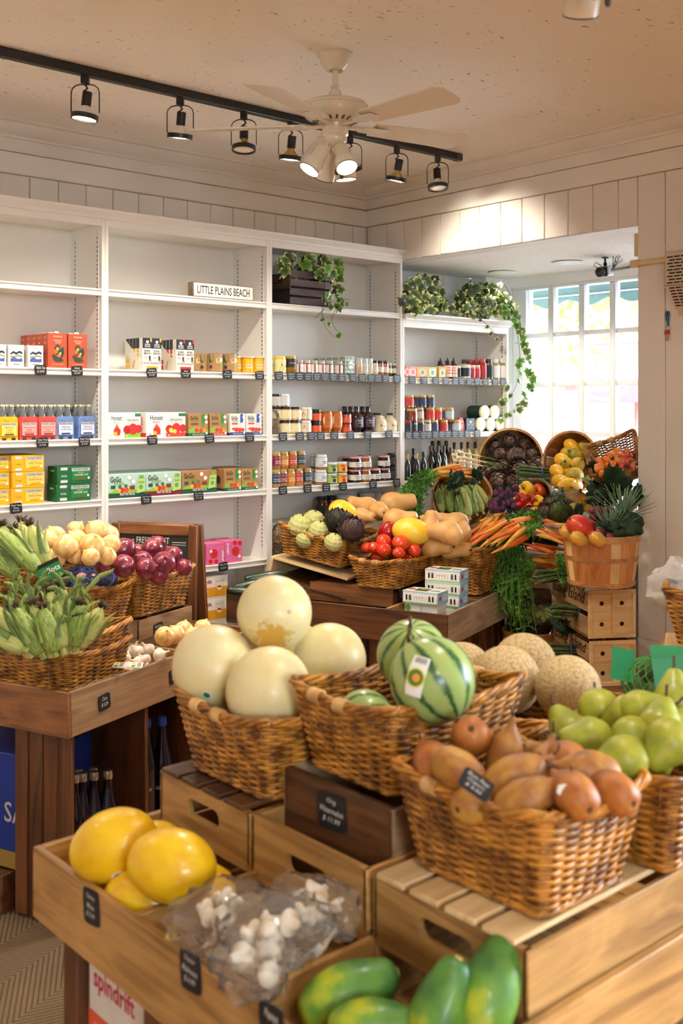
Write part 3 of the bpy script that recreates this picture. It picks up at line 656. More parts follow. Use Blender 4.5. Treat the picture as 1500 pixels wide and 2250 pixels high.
# --- left unit, tea shelf
def f(p):
 p.text('RISHI', .3, .84, .7, .93, (150, 150, 150));
 p.poly([(.12, .62), (.3, .72), (.5, .66), (.7, .74), (.88, .68), (.88, .58), (.7, .64), (.5, .56), (.3, .62), (.12, .54)], (38, 48, 78))
 p.poly([(.12, .5), (.4, .5), (.6, .56), (.88, .5), (.88, .44), (.6, .5), (.4, .42), (.12, .42)], (128, 136, 92))
 p.poly([(.12, .36), (.35, .44), (.6, .36), (.88, .4), (.88, .24), (.12, .24)], (70, 86, 150)); p.rect(.3, .1, .7, .14, (120, 120, 120))
def sd(p):
 for i in range(7): p.rect(.15, .2 + i * .09, .8, .23 + i * .09, (176, 172, 164))
tea = Prod('tea_box', 'tea box', pxw(64.5, 98), pz(80, 759) - SZ[1], .075, (226, 222, 212), f, sd)
tea(yA(64.5), SZ[1], G0, 'cream tea box with wave print, frontmost beside the orange cartons'); tea(yA(24), SZ[1], G0 - .012, 'cream tea box with wave print, second from the orange cartons'); tea(yA(-14), SZ[1], G0 - .02, 'cream tea box with wave print cut by the left edge')
tea(yA(62), SZ[1], G0 - .09, 'cream tea box standing behind the frontmost one')
def f(p):
 p.text('RISHI', .3, .88, .72, .93, (235, 200, 180)); p.text('MASALA', .3, .77, .74, .81, (245, 215, 190)); p.text('CHAI', .38, .71, .66, .75, (245, 215, 190))
 p.poly([(.35, .6), (.5, .69), (.66, .6), (.6, .4), (.45, .36), (.36, .45)], (44, 60, 48)); p.poly([(.6, .5), (.8, .62), (.86, .45), (.76, .3), (.62, .34)], (44, 62, 52))
 p.poly([(.36, .2), (.2, .34), (.3, .4), (.5, .3), (.7, .3), (.82, .2), (.55, .16)], (48, 66, 56)); p.disc(.42, .47, .06, (222, 96, 40)); p.disc(.58, .36, .05, (226, 120, 40)); p.disc(.5, .55, .05, (150, 160, 70)); p.disc(.64, .42, .035, (232, 180, 70))
 p.text('CONCENTRATE', .2, .09, .8, .12, (240, 190, 160))
def sd(p):
 p.text('RISHI', .25, .86, .75, .9, (235, 190, 170));
 for i in range(9): p.rect(.2, .18 + i * .055, .8, .195 + i * .055, (206, 130, 100))
 p.disc(.5, .72, .03, (240, 220, 210))
MH = pz(130, 732) - SZ[1]
chai = Prod('chai_carton', 'drink carton', pxw(108, 150), MH, .05, (172, 76, 50), f, sd)
WCAP = pm('white_cap', (240, 238, 230), .35)
for i in range(5):
 t = chai(yA(108), SZ[1], G0 - i * .055, 'orange chai carton, %s back in the left column' % ORD[i], 'orange chai cartons')
 MB().lathe([(0, 0), (.011, 0), (.011, .008), (0, .009)], 12).build('screw_cap', WCAP, t, (-.025, .05, MH + .0003))
for i in range(2):
 t = chai(yA(153), SZ[1], G0 - i * .055, 'orange chai carton, %s back in the right column' % ORD[i], 'orange chai cartons')
 MB().lathe([(0, 0), (.011, 0), (.011, .008), (0, .009)], 12).build('screw_cap', WCAP, t, (-.025, .05, MH + .0003))
# --- left unit, bottle packs
CLR = pm('clear_bottle_glass', (226, 236, 236), .05, trans=.85, spec=.6)
def pack_proto(col, lab, inner, lines, dark):
 w_, h_, d_ = pxw(46, 86), .098, .085
 t = thing('mixer_pack', 'x', 'bottle pack')
 b = MB().mat(card(col)); n = 8
 out = [(0, 0), (w_, 0), (w_, h_ * .9), (w_ * .92, h_), (w_ * .08, h_), (0, h_ * .9)]
 M_ = Matrix(((0, 0, 1, 0), (1, 0, 0, 0), (0, 1, 0, 0), (0, 0, 0, 1)))
 b.prism(out, -d_, 0, M_); put('carrier', b.mesh('carrier'), t)
 p = Print(w_, h_); g = random.Random(4)
 for i in range(46): u, v = g.uniform(.05, .95), g.choice([g.uniform(.78, .93), g.uniform(.05, .2)]); p.rect(u, v, u + .03, v + .02, dark)
 p.rect(.1, .2, .9, .74, lab); p.rect(.1, .62, .9, .74, (176, 178, 178)); p.text('FEVER-TREE', .14, .645, .86, .715, (60, 58, 60))
 for i, l in enumerate(lines): p.text(l, .5 - min(.34, .035 * len(l)), .5 - i * .1, .5 + min(.34, .035 * len(l)), .565 - i * .1, dark)
 p.rect(.25, .22, .75, .28, dark); p.rect(.12, .0, .34, .1, (52, 44, 40)); p.rect(.62, .0, .84, .1, (52, 44, 40))
 p.on(t, FRONT, 'printed_front')
 for i in range(2):
  for j in range(2):
   bo = MB().lathe([(.017, 0), (.017, .02), (.012, .036), (.0105, .045), (.0105, .058)], 12, cap=False).build('bottle', CLR, t, (-.02 - j * .044, w_ * (.26 + .48 * i), h_ - .012))
   MB().lathe([(.015, 0), (.0155, .018), (.011, .033), (.0095, .037), (0, .037)], 10, cap=False).build('drink', pm('drink_%d_%d_%d' % inner, inner, .3, var=.2, vs=40), bo)
   MB().lathe([(.0125, 0), (.0125, .005), (.011, .008), (0, .0085)], 12).build('cap', pm('pale_gold_cap', (206, 190, 150), .3, metal=.6), bo, (0, 0, .054))
 return Stamp(t)
pky = pack_proto((232, 178, 22), (238, 206, 100), (222, 176, 60), ['PREMIUM', 'TONIC', 'WATER'], (96, 78, 30))
pkp = pack_proto((204, 78, 70), (240, 160, 150), (222, 96, 130), ['Sparkling', 'PINK', 'GRAPEFRUIT'], (150, 36, 40))
pkb = pack_proto((112, 140, 190), (206, 212, 232), (60, 80, 150), ['PREMIUM', 'CLUB SODA'], (42, 60, 110))
for k, (s_, px) in enumerate(((pky, 1), (pkp, 46), (pkp, 88), (pkb, 127), (pkb, 178))):
 nm = ('yellow tonic', 'pink grapefruit', 'pink grapefruit', 'blue soda', 'blue soda')[k]; pos = ('at the left edge', 'next to the yellow one', 'next to the blue ones', 'next to the pink ones', 'by the shelf side')[k]
 s_((G0 - (0, .0, .0, .0, .01)[k], yA(px), SZ[2] + .0003), (0, 0, R((0, 0, 0, -1, 2)[k])), '%s four-bottle pack in front row, %s' % (nm, pos), 'bottle packs on the left shelf')
 s_((G0 - .1, yA(px), SZ[2] + .0003), (0, 0, 0), '%s four-bottle pack in back row, %s' % (nm, pos), 'bottle packs on the left shelf')
# --- left unit, can packs
def canpack(col, lab, lines, dark, w_, h_, d_):
 def f(p):
  p.rect(.1, .06, .3, .94, (196, 196, 194)); p.rect(.1, .22, .3, .78, col); p.rect(.1, .12, .3, .15, (236, 236, 236)); p.rect(.1, .86, .3, .89, (236, 236, 236)); p.text(lines[-1], .115, .4, .285, .5, dark if col[0] > 150 else (235, 235, 225))
  p.rect(.42, .18, .96, .9, lab); p.rect(.42, .7, .96, .9, (176, 178, 176)); p.text('FEVER-TREE', .48, .75, .9, .86, (60, 58, 60)); p.text('PREMIUM', .6, .6, .78, .64, dark if col[0] > 150 else (235, 235, 225))
  p.text(lines[0], .5, .44, .9, .55, dark if col[0] > 150 else (235, 235, 225)); p.rect(.56, .2, .84, .32, (214, 160, 40) if col[0] > 150 else (110, 90, 40)); p.disc(.92, .3, .07, (236, 236, 236))
 def sd(p): p.text(lines[0], .2, .4, .8, .5, dark); p.rect(.3, .7, .7, .8, (190, 190, 186))
 return Prod('can_pack', 'can pack', w_, h_, d_, col, f, sd)
yh = (pz(60, 1000, G0) - SZ[3]) / 3
yp = canpack((228, 168, 26), (238, 196, 84), ['TONIC WATER', 'TONIC'], (110, 84, 30), pxw(26, 97, G0), yh - .001, .11)
for i in range(3):
 yp(yA(26, G0) + .003 * (i % 2), SZ[3] + i * yh, G0, 'yellow tonic can pack, %s of the front stack' % ('bottom', 'middle', 'top')[i], 'yellow tonic can packs')
 yp(yA(28, G0), SZ[3] + i * yh, G0 - .125, 'yellow tonic can pack, %s of the stack behind' % ('bottom', 'middle', 'top')[i], 'yellow tonic can packs')
 yp(yA(-48, G0), SZ[3] + i * yh, G0 - .02, 'yellow tonic can pack, %s of the stack cut by the left edge' % ('bottom', 'middle', 'top')[i], 'yellow tonic can packs')
gh = (pz(160, 1024, G0) - SZ[3]) / 2
gp = canpack((24, 98, 52), (30, 120, 56), ['GINGER ALE', 'GINGER'], (16, 60, 34), pxw(124, 199, G0), gh - .001, .09)
for i in range(2): gp(yA(124, G0) + .003 * i, SZ[3] + i * gh, G0, 'green ginger ale can pack, %s of its stack' % ('bottom', 'top')[i], 'green ginger ale can packs')
# --- second unit: sign
y0, y1 = yA(424, XF - .003), yA(557, XF - .003); hs = pz(424, 618, XF) - SZ[0]; L_ = y1 - y0
sg = thing('beach_sign', 'white wooden block sign reading Little Plains Beach', 'sign', (XF - .004, y0, SZ[0]))
MB().box(-.045, 0, 0, 0, L_, hs, .002).build('block', wood('weathered_sign_wood', (96, 82, 64), (150, 128, 98), 1, .7), sg)
p = Print(L_, hs); p.rect(.015, .06, .985, .94, (232, 228, 216)); p.text('LITTLE PLAINS BEACH', .07, .24, .93, .78, (40, 40, 44), .012); p.on(sg, FRONT, 'painted_lettering')
def broth(acc):
 w_, h_ = pxw(313, 354, G0), pz(330, 743, G0) - SZ[1]
 def f(p):
  p.rect(0, .68, 1, 1, (38, 42, 52))
  for q in (0, .5):
   p.disc(q + .26, .88, .05, (232, 230, 224)); p.text('BARE', q + .13, .77, q + .4, .82, (236, 234, 226), .01); p.text('BONES', q + .12, .71, q + .41, .755, (236, 234, 226), .01)
   p.rect(q + .4, .88, q + .49, 1, acc); p.text('BONE', q + .1, .57, q + .4, .63, (40, 44, 54), .02); p.text('BROTH', q + .07, .49, q + .44, .55, (40, 44, 54), .02)
   p.text('10g', q + .08, .37, q + .24, .43, (90, 90, 96)); p.poly([(q + .34, .3), (q + .44, .3), (q + .42, .45), (q + .33, .45)], (46, 58, 92)); p.disc(q + .42, .3, .03, (210, 130, 80))
  p.text('INSTANT BONE BROTH', .05, .2, .95, .25, (40, 44, 54), .01); p.rect(.2, .04, .82, .13, acc)
 return Prod('broth_display', 'broth box', w_, h_, .03, (232, 226, 212), f)
def broth_set(acc, px, lab):
 P_ = broth(acc); t = P_(yA(px, G0), SZ[1], G0, lab); h_ = P_.h
 b = MB().mat(card((222, 214, 198))); out = [(0, 0), (-.155, 0), (-.155, h_ * .38), (-.09, h_ * .7), (-.03, h_ * .34)]
 b.prism([(-.155, 0), (-.03, 0), (-.03, h_ * .36), (-.155, h_ * .98)], 0, .002, Matrix(((1, 0, 0, 0), (0, 0, 1, 0), (0, 1, 0, 0), (0, 0, 0, 1)))); put('tray_side', b.mesh('tray_side'), t, (0, -.001, 0))
 p = Print(.125, h_);
 for i in range(2):
  for j in range(2): p.rect(.08 + .16 * i, .06 + .17 * j, .2 + .16 * i, .2 + .17 * j, acc)
 p.text('BARE', .1, .42, .26, .45, (60, 60, 60)); p.poly([(.5, .1), (.64, .34), (.72, .32), (.62, .06)], (200, 150, 100)); p.on(t, faceM((-.155, -.0012, 0), (1, 0, 0), (0, 0, 1)), 'printed_tray')
 for i in range(4):
  cb = MB().mat(card((232, 226, 212))); cb.box(-.028, 0, 0, 0, P_.w, h_ * .97, .001); o = put('pouch_box', cb.mesh('pouch_box'), t, (-.032 - i * .03, .002, .001))
  q = Print(.028, h_); q.rect(0, .68, 1, 1, (38, 42, 52))
  for k in range(3): q.rect(.2, .2 + k * .17, .8, .33 + k * .17, acc)
  q.on(o, faceM((-.028, 0, 0), (1, 0, 0), (0, 0, 1)), 'printed_side')
broth_set((218, 164, 34), 313, 'white bone broth display with yellow flaps in slanted tray'); broth_set((206, 40, 40), 387, 'white bone broth display with red flaps in slanted tray')
def jar_proto(name, cat, r, h, body, lid=None, lidh=.12, lab=None, labz=(.2, .75), shoulder=.0, prn=None, lidr=None, neck=None, seg=20, glass=True, top=None):
 t = thing(name, 'x', cat); bm_ = pm('jarbody_%d_%d_%d' % tuple(body), body, .12 if glass else .4, coat=.4 if glass else 0, var=.12, vs=30)
 hb = h * (1 - (lidh if lid else 0)); nk = neck or (r * .86)
 prof = [(0, 0), (r * .92, 0), (r, h * .03)] + [(r, hb * (1 - shoulder) - .002), (nk, hb - .0005), (nk, hb)] if not top else top(r, h)
 put('body', MB().mat(bm_).lathe(prof, seg).mesh('body'), t)
 if lid:
  lr = lidr or nk * 1.06; lm = pm('lid_%d_%d_%d' % tuple(lid), lid, .35, metal=.35 if min(lid) > 120 and max(lid) - min(lid) > 20 else 0)
  put('lid', MB().mat(lm).lathe([(0, hb - .001), (lr, hb - .001), (lr * 1.02, hb + .001), (lr, h - .0012), (lr * .94, h), (0, h)], seg).mesh('lid'), t)
 if lab:
  lb = put('label', MB().mat(flat(lab)).lathe([(r + .0006, h * labz[0]), (r + .0006, h * labz[1])], seg, cap=False, ang0=R(-110), ang=R(220)).mesh('label'), t)
  if prn:
   b = MB(); P_ = Print(2 * r * 1.4, h * (labz[1] - labz[0])); prn(P_)
   for v in range(len(P_.b.v)):                                  # wrap the print round the jar
    x, y_, z = P_.b.v[v]; a_ = (x / (r) - 1.4) * 1.0; rr = r + .0009 + z * .8; P_.b.v[v] = (rr * math.cos(a_), rr * math.sin(a_), y_ + h * labz[0])
   put('printed_label', P_.mesh(), lb)
 return Stamp(t)
def row(s_, z, items, X=G0, r=.03, jit=0):
 """items: (px centre, x setback, label, group, scale)"""
 for it in items:
  px, back, lab = it[:3]; g = it[3] if len(it) > 3 else None; sc_ = it[4] if len(it) > 4 else None
  x = X - r - back; s_((x, yA(px, x), z + .0003), (0, 0, R(rnd.uniform(-14, 14) - 12)), lab, g, sc_)
def tomato(p): p.disc(.3, .6, .3, (206, 50, 40)); p.text('Whole', .45, .35, .9, .65, (50, 50, 60), .02)
def f(p):
 p.poly([(.1, .55), (.1, .95), (.34, .95), (.34, .6), (.22, .5)], (40, 90, 36)); p.disc(.64, .66, .22, (238, 236, 226), sy=.55); p.text('MANGO', .46, .46, .84, .58, (244, 200, 60), .02); p.poly([(.42, .1), (.5, .32), (.84, .32), (.9, .1)], (214, 130, 50)); p.disc(.8, .42, .14, (110, 160, 50)); p.disc(.2, .25, .1, (70, 40, 80))
sp = jar_proto('soup_can', 'can', pxw(457, 490) * .42, pz(470, 775) - SZ[1], (158, 120, 78), lab=(162, 124, 80), labz=(.04, .96), prn=f, glass=False)
row(sp, SZ[1], [(504, .0, 'brown soup can with green label, front right'), (473, .012, 'brown soup can with green label, front left'), (450, .075, 'brown soup can with green label, second row'), (430, .1, 'brown soup can with green label half hidden behind broth box')], r=.036)
def f(p): p.rect(.22, .18, .78, .86, (190, 44, 34)); p.text('DAVIS', .27, .66, .74, .8, (246, 214, 80), .02); p.text('BAKING', .27, .47, .74, .59, (250, 240, 220), .02); p.text('POWDER', .27, .26, .74, .4, (250, 240, 220), .02)
dv = jar_proto('baking_powder_can', 'can', pxw(555, 577) * .46, pz(560, 783) - SZ[1], (232, 176, 24), lid=(236, 222, 180), lidh=.07, lab=(234, 178, 26), labz=(.02, .92), prn=f, glass=False, neck=pxw(555, 577) * .5)
row(dv, SZ[1], [(566, 0, 'yellow baking powder can at the right'), (544, .004, 'yellow baking powder can in the middle'), (524, .06, 'yellow baking powder can at the back left')], r=.028)
def juice(acc, sub, w_, h_):
 def f(p):
  p.poly([(.06, .02), (.44, .02), (.42, .6), (.46, .98), (.08, .98), (.1, .6)], (246, 244, 238)); p.text("Honest", .1, .68, .42, .88, (50, 50, 60), .02); p.text('KIDS', .17, .56, .34, .65, acc, .02)
  p.poly([(.26, .56), (.17, .3), (.22, .08), (.36, .1), (.36, .32)], (226, 90, 40)); p.disc(.27, .25, .16, (200, 48, 36)); p.disc(.22, .16, .09, (236, 170, 60)); p.text('8', .08, .06, .13, .16, acc)
  p.rect(.5, .0, 1, .17, acc); p.rect(.5, .17, 1, .98, (240, 236, 224)); p.text('ORGANIC', .58, .64, .94, .74, (46, 46, 52), .015); p.text(sub, .6, .55, .92, .6, acc)
  p.disc(.58, .32, .17, (184, 36, 36)); p.disc(.93, .34, .17, (190, 44, 40)); p.disc(.76, .34, .22, (206, 44, 42), wob=.03); p.disc(.62, .27, .1, (236, 206, 60) if acc[0] > 180 else (176, 30, 34)); p.disc(.72, .22, .09, (232, 210, 80) if acc[0] > 180 else (200, 50, 40))
  p.rect(.82, .84, 1, .96, (40, 120, 84)); p.text('USDA', .54, .04, .6, .1, (245, 245, 240))
 def sd(p): p.rect(0, 0, 1, .17, acc); p.text('8', .3, .22, .6, .4, acc); [p.rect(.25, .5 + .09 * i, .75, .54 + .09 * i, acc) for i in range(4)]
 return Prod('juice_box', 'juice box', w_, h_, .12, (240, 236, 226), f, sd)
jh = pz(360, 906, G0) - SZ[2]
juice((126, 184, 40), 'APPLEY EVER AFTER', pxw(238, 309, G0), jh)(yA(237.5, G0), SZ[2], G0, 'white juice pouch box with green band and apples')
juice((222, 64, 44), 'SUPER FRUIT PUNCH', pxw(321, 407, G0), jh)(yA(321, G0), SZ[2], G0, 'white juice pouch box with red band and fruit')
def gogo(bgc, acc, wide, org=True, blue=False):
 def f(p):
  if wide:
   p.rect(0, 0, 1, .26, (26, 76, 56) if not acc else acc); p.poly([(0, .24), (.2, .36), (.5, .4), (.75, .32), (1, .26), (1, .2), (0, .2)], (140, 186, 60))
   p.text('GoGo', .05, .66, .34, .9, (34, 60, 48), .025); p.text('SQUEEZ', .14, .54, .42, .66, (120, 160, 40), .02); p.disc(.36, .32, .12, (206, 50, 36)); p.disc(.48, .33, .11, (214, 70, 40)); p.disc(.28, .32, .09, (236, 180, 40)); p.disc(.57, .32, .08, (226, 150, 40))
   p.disc(.3, .47, .08, (50, 110, 70)); p.disc(.46, .5, .08, (60, 120, 70)); p.rect(.06, .4, .18, .54, (40, 84, 60)); p.rect(.56, .34, .7, .5, (120, 60, 46)); p.disc(.55, .84, .09, (245, 245, 240)); p.disc(.66, .66, .09, (245, 245, 240))
   p.text('FRUIT ON THE GO', .3, .1, .7, .2, (240, 240, 235), .012); p.poly([(.74, .16), (.95, .22), (.98, .78), (.78, .76)], (176, 214, 120)); p.text('GoGo', .8, .58, .95, .68, (60, 96, 50), .02); p.rect(.82, .78, .94, .92, (120, 170, 60)); p.disc(.86, .42, .1, (110, 160, 60))
  else:
   p.rect(0, 0, 1, .14, (34, 64, 130) if blue else (30, 80, 56) if not acc else acc); p.text('GoGo', .08, .72, .5, .9, (34, 60, 48), .025); p.text('YOGURTZ' if blue else 'SQUEEZ', .12, .62, .52, .71, (40, 90, 160) if blue else (120, 160, 40), .015)
   p.rect(.12, .5, .5, .58, (206, 70, 50) if blue else (120, 70, 44)); p.rect(.66, .56, .84, .98, (40, 80, 170) if blue else (46, 130, 40)); p.poly([(.66, .58), (.84, .58), (.75, .4)], (220, 226, 236) if blue else (70, 150, 60)); p.disc(.88, .84, .08, (244, 240, 232)); p.disc(.9, .62, .07, (244, 240, 232))
   if not blue: p.poly([(.0, .14), (.0, .3), (.3, .42), (.6, .36), (1, .26), (1, .14)], (132, 180, 60))
   p.disc(.4, .26, .1, (206, 50, 36)); p.disc(.62, .24, .11, (214, 60, 40)); p.disc(.82, .25, .09, (226, 150, 40) if not blue else (206, 60, 50)); p.text('FRUIT ON THE GO', .2, .04, .8, .1, (240, 240, 235)); p.rect(.86, .05, .96, .16, (245, 245, 245))
   if blue: [p.disc(.2 + .13 * i, .3, .06, (212, 60, 60)) for i in range(3)]
 def sd(p): p.rect(0, 0, 1, .12, (30, 70, 60)); p.disc(.5, .5, .14, (50, 66, 60), sy=1.4)
 return f, sd
BRN, WHB, MNT = (176, 128, 78), (236, 230, 216), (186, 214, 200)
gh3 = pz(440, 909, G0) - SZ[2]
def gbox(bgc, acc, wide, pxa, pxb, h_, z, d_, lab, blue=False, X=G0):
 f_, s_ = gogo(bgc, acc, wide, blue=blue); Prod('pouch_box', 'snack box', pxw(pxa, pxb, X), h_, d_, bgc, f_, s_)(yA(pxa, X), z, X, lab)
gbox(BRN, None, 0, 414, 457, gh3, SZ[2], .1, 'brown fruit pouch box with green band, upper snack shelf')
gbox(BRN, (190, 50, 40), 0, 461, 498, gh3, SZ[2], .1, 'brown fruit pouch box with red band, upper snack shelf')
gbox(WHB, None, 0, 505, 539, gh3 * .99, SZ[2], .1, 'cream yogurt pouch box with blue base, left of the pair', True)
gbox(WHB, None, 0, 541, 575, gh3 * .99, SZ[2], .1, 'cream yogurt pouch box with blue base, right of the pair', True)
gbox(BRN, None, 0, 499, 533, gh3, SZ[2], .1, 'brown fruit pouch box in the row behind', False, G0 - .11)
g4 = pz(270, 1042, G0) - SZ[3]
gbox(MNT, (28, 72, 56), 1, 238, 320, g4, SZ[3], .12, 'mint fruit pouch box with dark green band'); gbox(MNT, (112, 30, 36), 1, 321, 398, g4, SZ[3], .12, 'mint fruit pouch box with maroon band')
gbox(BRN, (28, 76, 52), 1, 400, 476, g4, SZ[3], .12, 'wide brown fruit pouch box with green band')
gbox(BRN, (28, 76, 52), 0, 493, 530, pz(510, 1030, G0) - SZ[3], SZ[3], .1, 'square brown fruit pouch box, left of the lower pair'); gbox(BRN, (28, 76, 52), 0, 531, 567, pz(550, 1030, G0) - SZ[3], SZ[3], .1, 'square brown fruit pouch box, right of the lower pair')
gbox(MNT, (28, 72, 56), 1, 239, 320, g4, SZ[3], .12, 'mint fruit pouch box in the back row at left', False, G0 - .14); gbox(MNT, (112, 30, 36), 1, 321, 398, g4, SZ[3], .12, 'mint fruit pouch box in the back row at right', False, G0 - .14); gbox(BRN, (28, 76, 52), 0, 493, 530, g4, SZ[3], .1, 'square brown fruit pouch box in the back row', False, G0 - .13)
def poppi(flip):
 def f(p):
  c_ = (.38, .5) if not flip else (.6, .5); p.disc(c_[0], c_[1], .22, (206, 34, 36), wob=.06); [p.disc(c_[0] + .16 * math.cos(q) * p.h / p.w, c_[1] + .13 * math.sin(q), .012, (240, 210, 130)) for q in range(6)]
  for (u, v) in (((.18, .16), (.5, .14)) if not flip else ((.55, .9), (.85, .86))): p.disc(u, v, .11, (204, 34, 36), wob=.06)
  p.text('poppi', .78, .14, .96, .62, (250, 244, 240), .02, rot=90) if not flip else p.text('poppi', .06, .4, .22, .9, (250, 244, 240), .02, rot=-90)
  p.disc(.2 if not flip else .82, .64 if not flip else .26, .075, (244, 236, 224)); p.text('Raspberry Rose', .45 if not flip else .06, .9 if not flip else .06, .92 if not flip else .5, .95 if not flip else .11, (206, 40, 50), rot=180 if not flip else 0)
 return f
ph = pz(490, 1192, G0) - SZ[4]
Prod('soda_box', 'soda box', pxw(455, 494, G0), ph, .13, (226, 108, 158), poppi(0))(yA(455, G0), SZ[4], G0, 'pink raspberry soda box, left of the pair'); Prod('soda_box', 'soda box', pxw(495, 532, G0), ph * 1.03, .13, (226, 108, 158), poppi(1))(yA(495, G0), SZ[4], G0, 'pink raspberry soda box, right of the pair')
Prod('soda_box', 'soda box', pxw(412, 452, G0), ph, .13, (226, 108, 158), poppi(0))(yA(412, G0), SZ[4], G0 - .01, 'pink raspberry soda box half hidden by the chalkboard')
def spin(acc):
 def f(p):
  p.rect(0, .08, 1, .5, acc); p.text('spindrift', .06, .62, .56, .84, (178, 30, 50), .02); p.rect(.64, .12, .9, .92, (222, 218, 208)); p.rect(.64, .12, .9, .5, tuple(int(v * .96) for v in acc)); p.disc(.77, .5, .15, (244, 224, 190)); p.poly([(.7, .48), (.84, .46), (.8, .56), (.72, .56)], (200, 60, 40)); p.text('spindrift', .66, .72, .88, .78, (178, 30, 80)); p.text('BITTER', .2, .32, .46, .4, (250, 240, 225)); p.text('CITRUS', .2, .2, .46, .28, (250, 240, 225))
 return f
sz_ = (pz(480, 1268, G0) - SZ[5])
spo = Prod('seltzer_box', 'seltzer box', pxw(420, 500, G0), .108, .12, (240, 234, 222), spin((232, 160, 40)))
for i in range(3): spo(yA(420, G0), SZ[5] + i * .109 - (0 if i else 0), G0, 'white and orange seltzer box, %s of the stack' % ('bottom', 'middle', 'top')[i])
# ==== JARS AND BOTTLES (third unit and bay unit)
def zt(px, py, X=G0): return onX(px, py, X).z
def wd(a, b): return pxw(a, b, G0 - .02) * .47
def lines(c, n=3, top=None):
 def f(p):
  if top: p.rect(.0, .62, 1, 1, top)
  for i in range(n): p.rect(.3, .15 + i * .16, .72, .22 + i * .16, c)
 return f
# --- spice shelf of the third unit
z = SZ[1]
def f(p): p.poly([(.3, .15), (.45, .75), (.58, .15)], (40, 96, 60)); p.text('GHEE', .62, .4, .9, .6, (150, 150, 60), .02); p.rect(0, 0, 1, .14, (226, 196, 40))
gj = jar_proto('ghee_jar', 'jar', wd(604, 626), zt(615, 782) - z, (226, 200, 70), (214, 190, 90), .16, (226, 214, 150), (.05, .8), prn=f)
row(gj, z, [(615, 0, 'yellow ghee jar with tree label and gold lid'), (600.5, .07, 'yellow ghee jar half hidden behind the stile')], r=.025)
def f(p): p.text('mustard', .3, .45, .75, .62, (220, 190, 90), .01)
mj = jar_proto('mustard_jar', 'jar', wd(627, 648), zt(637, 781) - z, (168, 112, 30), (176, 150, 80), .13, (34, 34, 36), (.36, .82), prn=f); row(mj, z, [(638, 0, 'amber jar with black label and gold lid on spice shelf')], r=.027)
hh = zt(670, 791) - z
for k, (px, c) in enumerate(((657, (196, 120, 70)), (673, (186, 70, 40)), (689, (214, 150, 40)), (705, (150, 110, 80)), (723, (110, 80, 62)), (744, (190, 110, 70)))):
 s_ = jar_proto('spice_jar', 'spice jar', wd(666, 681), hh, c, (176, 172, 166), .2, (232, 224, 214), (.12, .72), .08, prn=lambda p: (p.rect(.38, 0, .5, 1, (150, 40, 50)), p.rect(.58, .3, .86, .36, (120, 110, 110)), p.rect(.58, .5, .8, .56, (120, 110, 110))))
 row(s_, z, [(px, 0, 'small silver-lidded spice jar, %s from the left' % ORD[k], 'silver-lidded spice jars')], r=.022)
def f(p):
 for i in range(3):
  for j in range(5):
   u, v = (i + .5) / 3, (j + .5) / 5
   p.poly([(u - .15, v), (u, v + .09), (u + .15, v), (u, v - .09)], (30, 96, 62)); p.poly([(u - .11, v), (u, v + .066), (u + .11, v), (u, v - .066)], (232, 236, 222)); p.poly([(u - .07, v), (u, v + .042), (u + .07, v), (u, v - .042)], (26, 34, 36))
 p.poly([(.1, .55), (.5, .8), (.9, .55), (.5, .3)], (236, 240, 226)); p.text('Maldon', .24, .5, .76, .6, (30, 96, 62), .01); p.rect(0, 0, 1, .1, (36, 110, 80))
def f2(p):
 for i in range(3):
  for j in range(5):
   u, v = (i + .5) / 3, (j + .5) / 5
   p.poly([(u - .15, v), (u, v + .09), (u + .15, v), (u, v - .09)], (30, 96, 62)); p.poly([(u - .11, v), (u, v + .066), (u + .11, v), (u, v - .066)], (232, 236, 222)); p.poly([(u - .07, v), (u, v + .042), (u + .07, v), (u, v - .042)], (26, 34, 36))
mb = Prod('salt_box', 'salt box', pxw(759, 779, G0), zt(765, 783) - z, .05, (224, 230, 212), f, f2)
for i in range(5): mb(yA(759, G0), z, G0 - i * .053, 'green diamond-patterned salt box, %s from the front' % ORD[i], 'green diamond-patterned salt boxes')
CAPC = (214, 212, 206)
for k, (px, c, lid, lh) in enumerate(((788, (226, 190, 160), CAPC, .3), (800, (236, 230, 206), CAPC, .3), (811, (238, 232, 206), CAPC, .3), (822, (232, 224, 196), (30, 30, 32), .16), (834, (196, 106, 50), (26, 26, 28), .16), (845, (190, 100, 48), (26, 26, 28), .16), (854, (96, 62, 44), (226, 222, 214), .14), (864, (92, 58, 42), (226, 222, 214), .14))):
 s_ = jar_proto('seasoning_bottle', 'spice bottle', wd(833, 846) if k < 6 else wd(854, 864), zt(820, 788 if k < 3 else 792) - z if k < 6 else zt(860, 798) - z, c, lid, lh, (236, 228, 200) if k > 2 else None, (.25, .62), prn=lines((120, 130, 60), 2))
 lab = ('pink salt grinder with clear cap beside the salt boxes', 'white grinder with clear cap, left', 'white grinder with clear cap, right', 'white seasoning bottle with black cap', 'orange seasoning bottle with black cap, left', 'orange seasoning bottle with black cap, right', 'small brown spice jar with white lid, left', 'small brown spice jar with white lid, right')[k]
 row(s_, z, [(px, .004 if k < 3 else 0, lab)], r=.02)
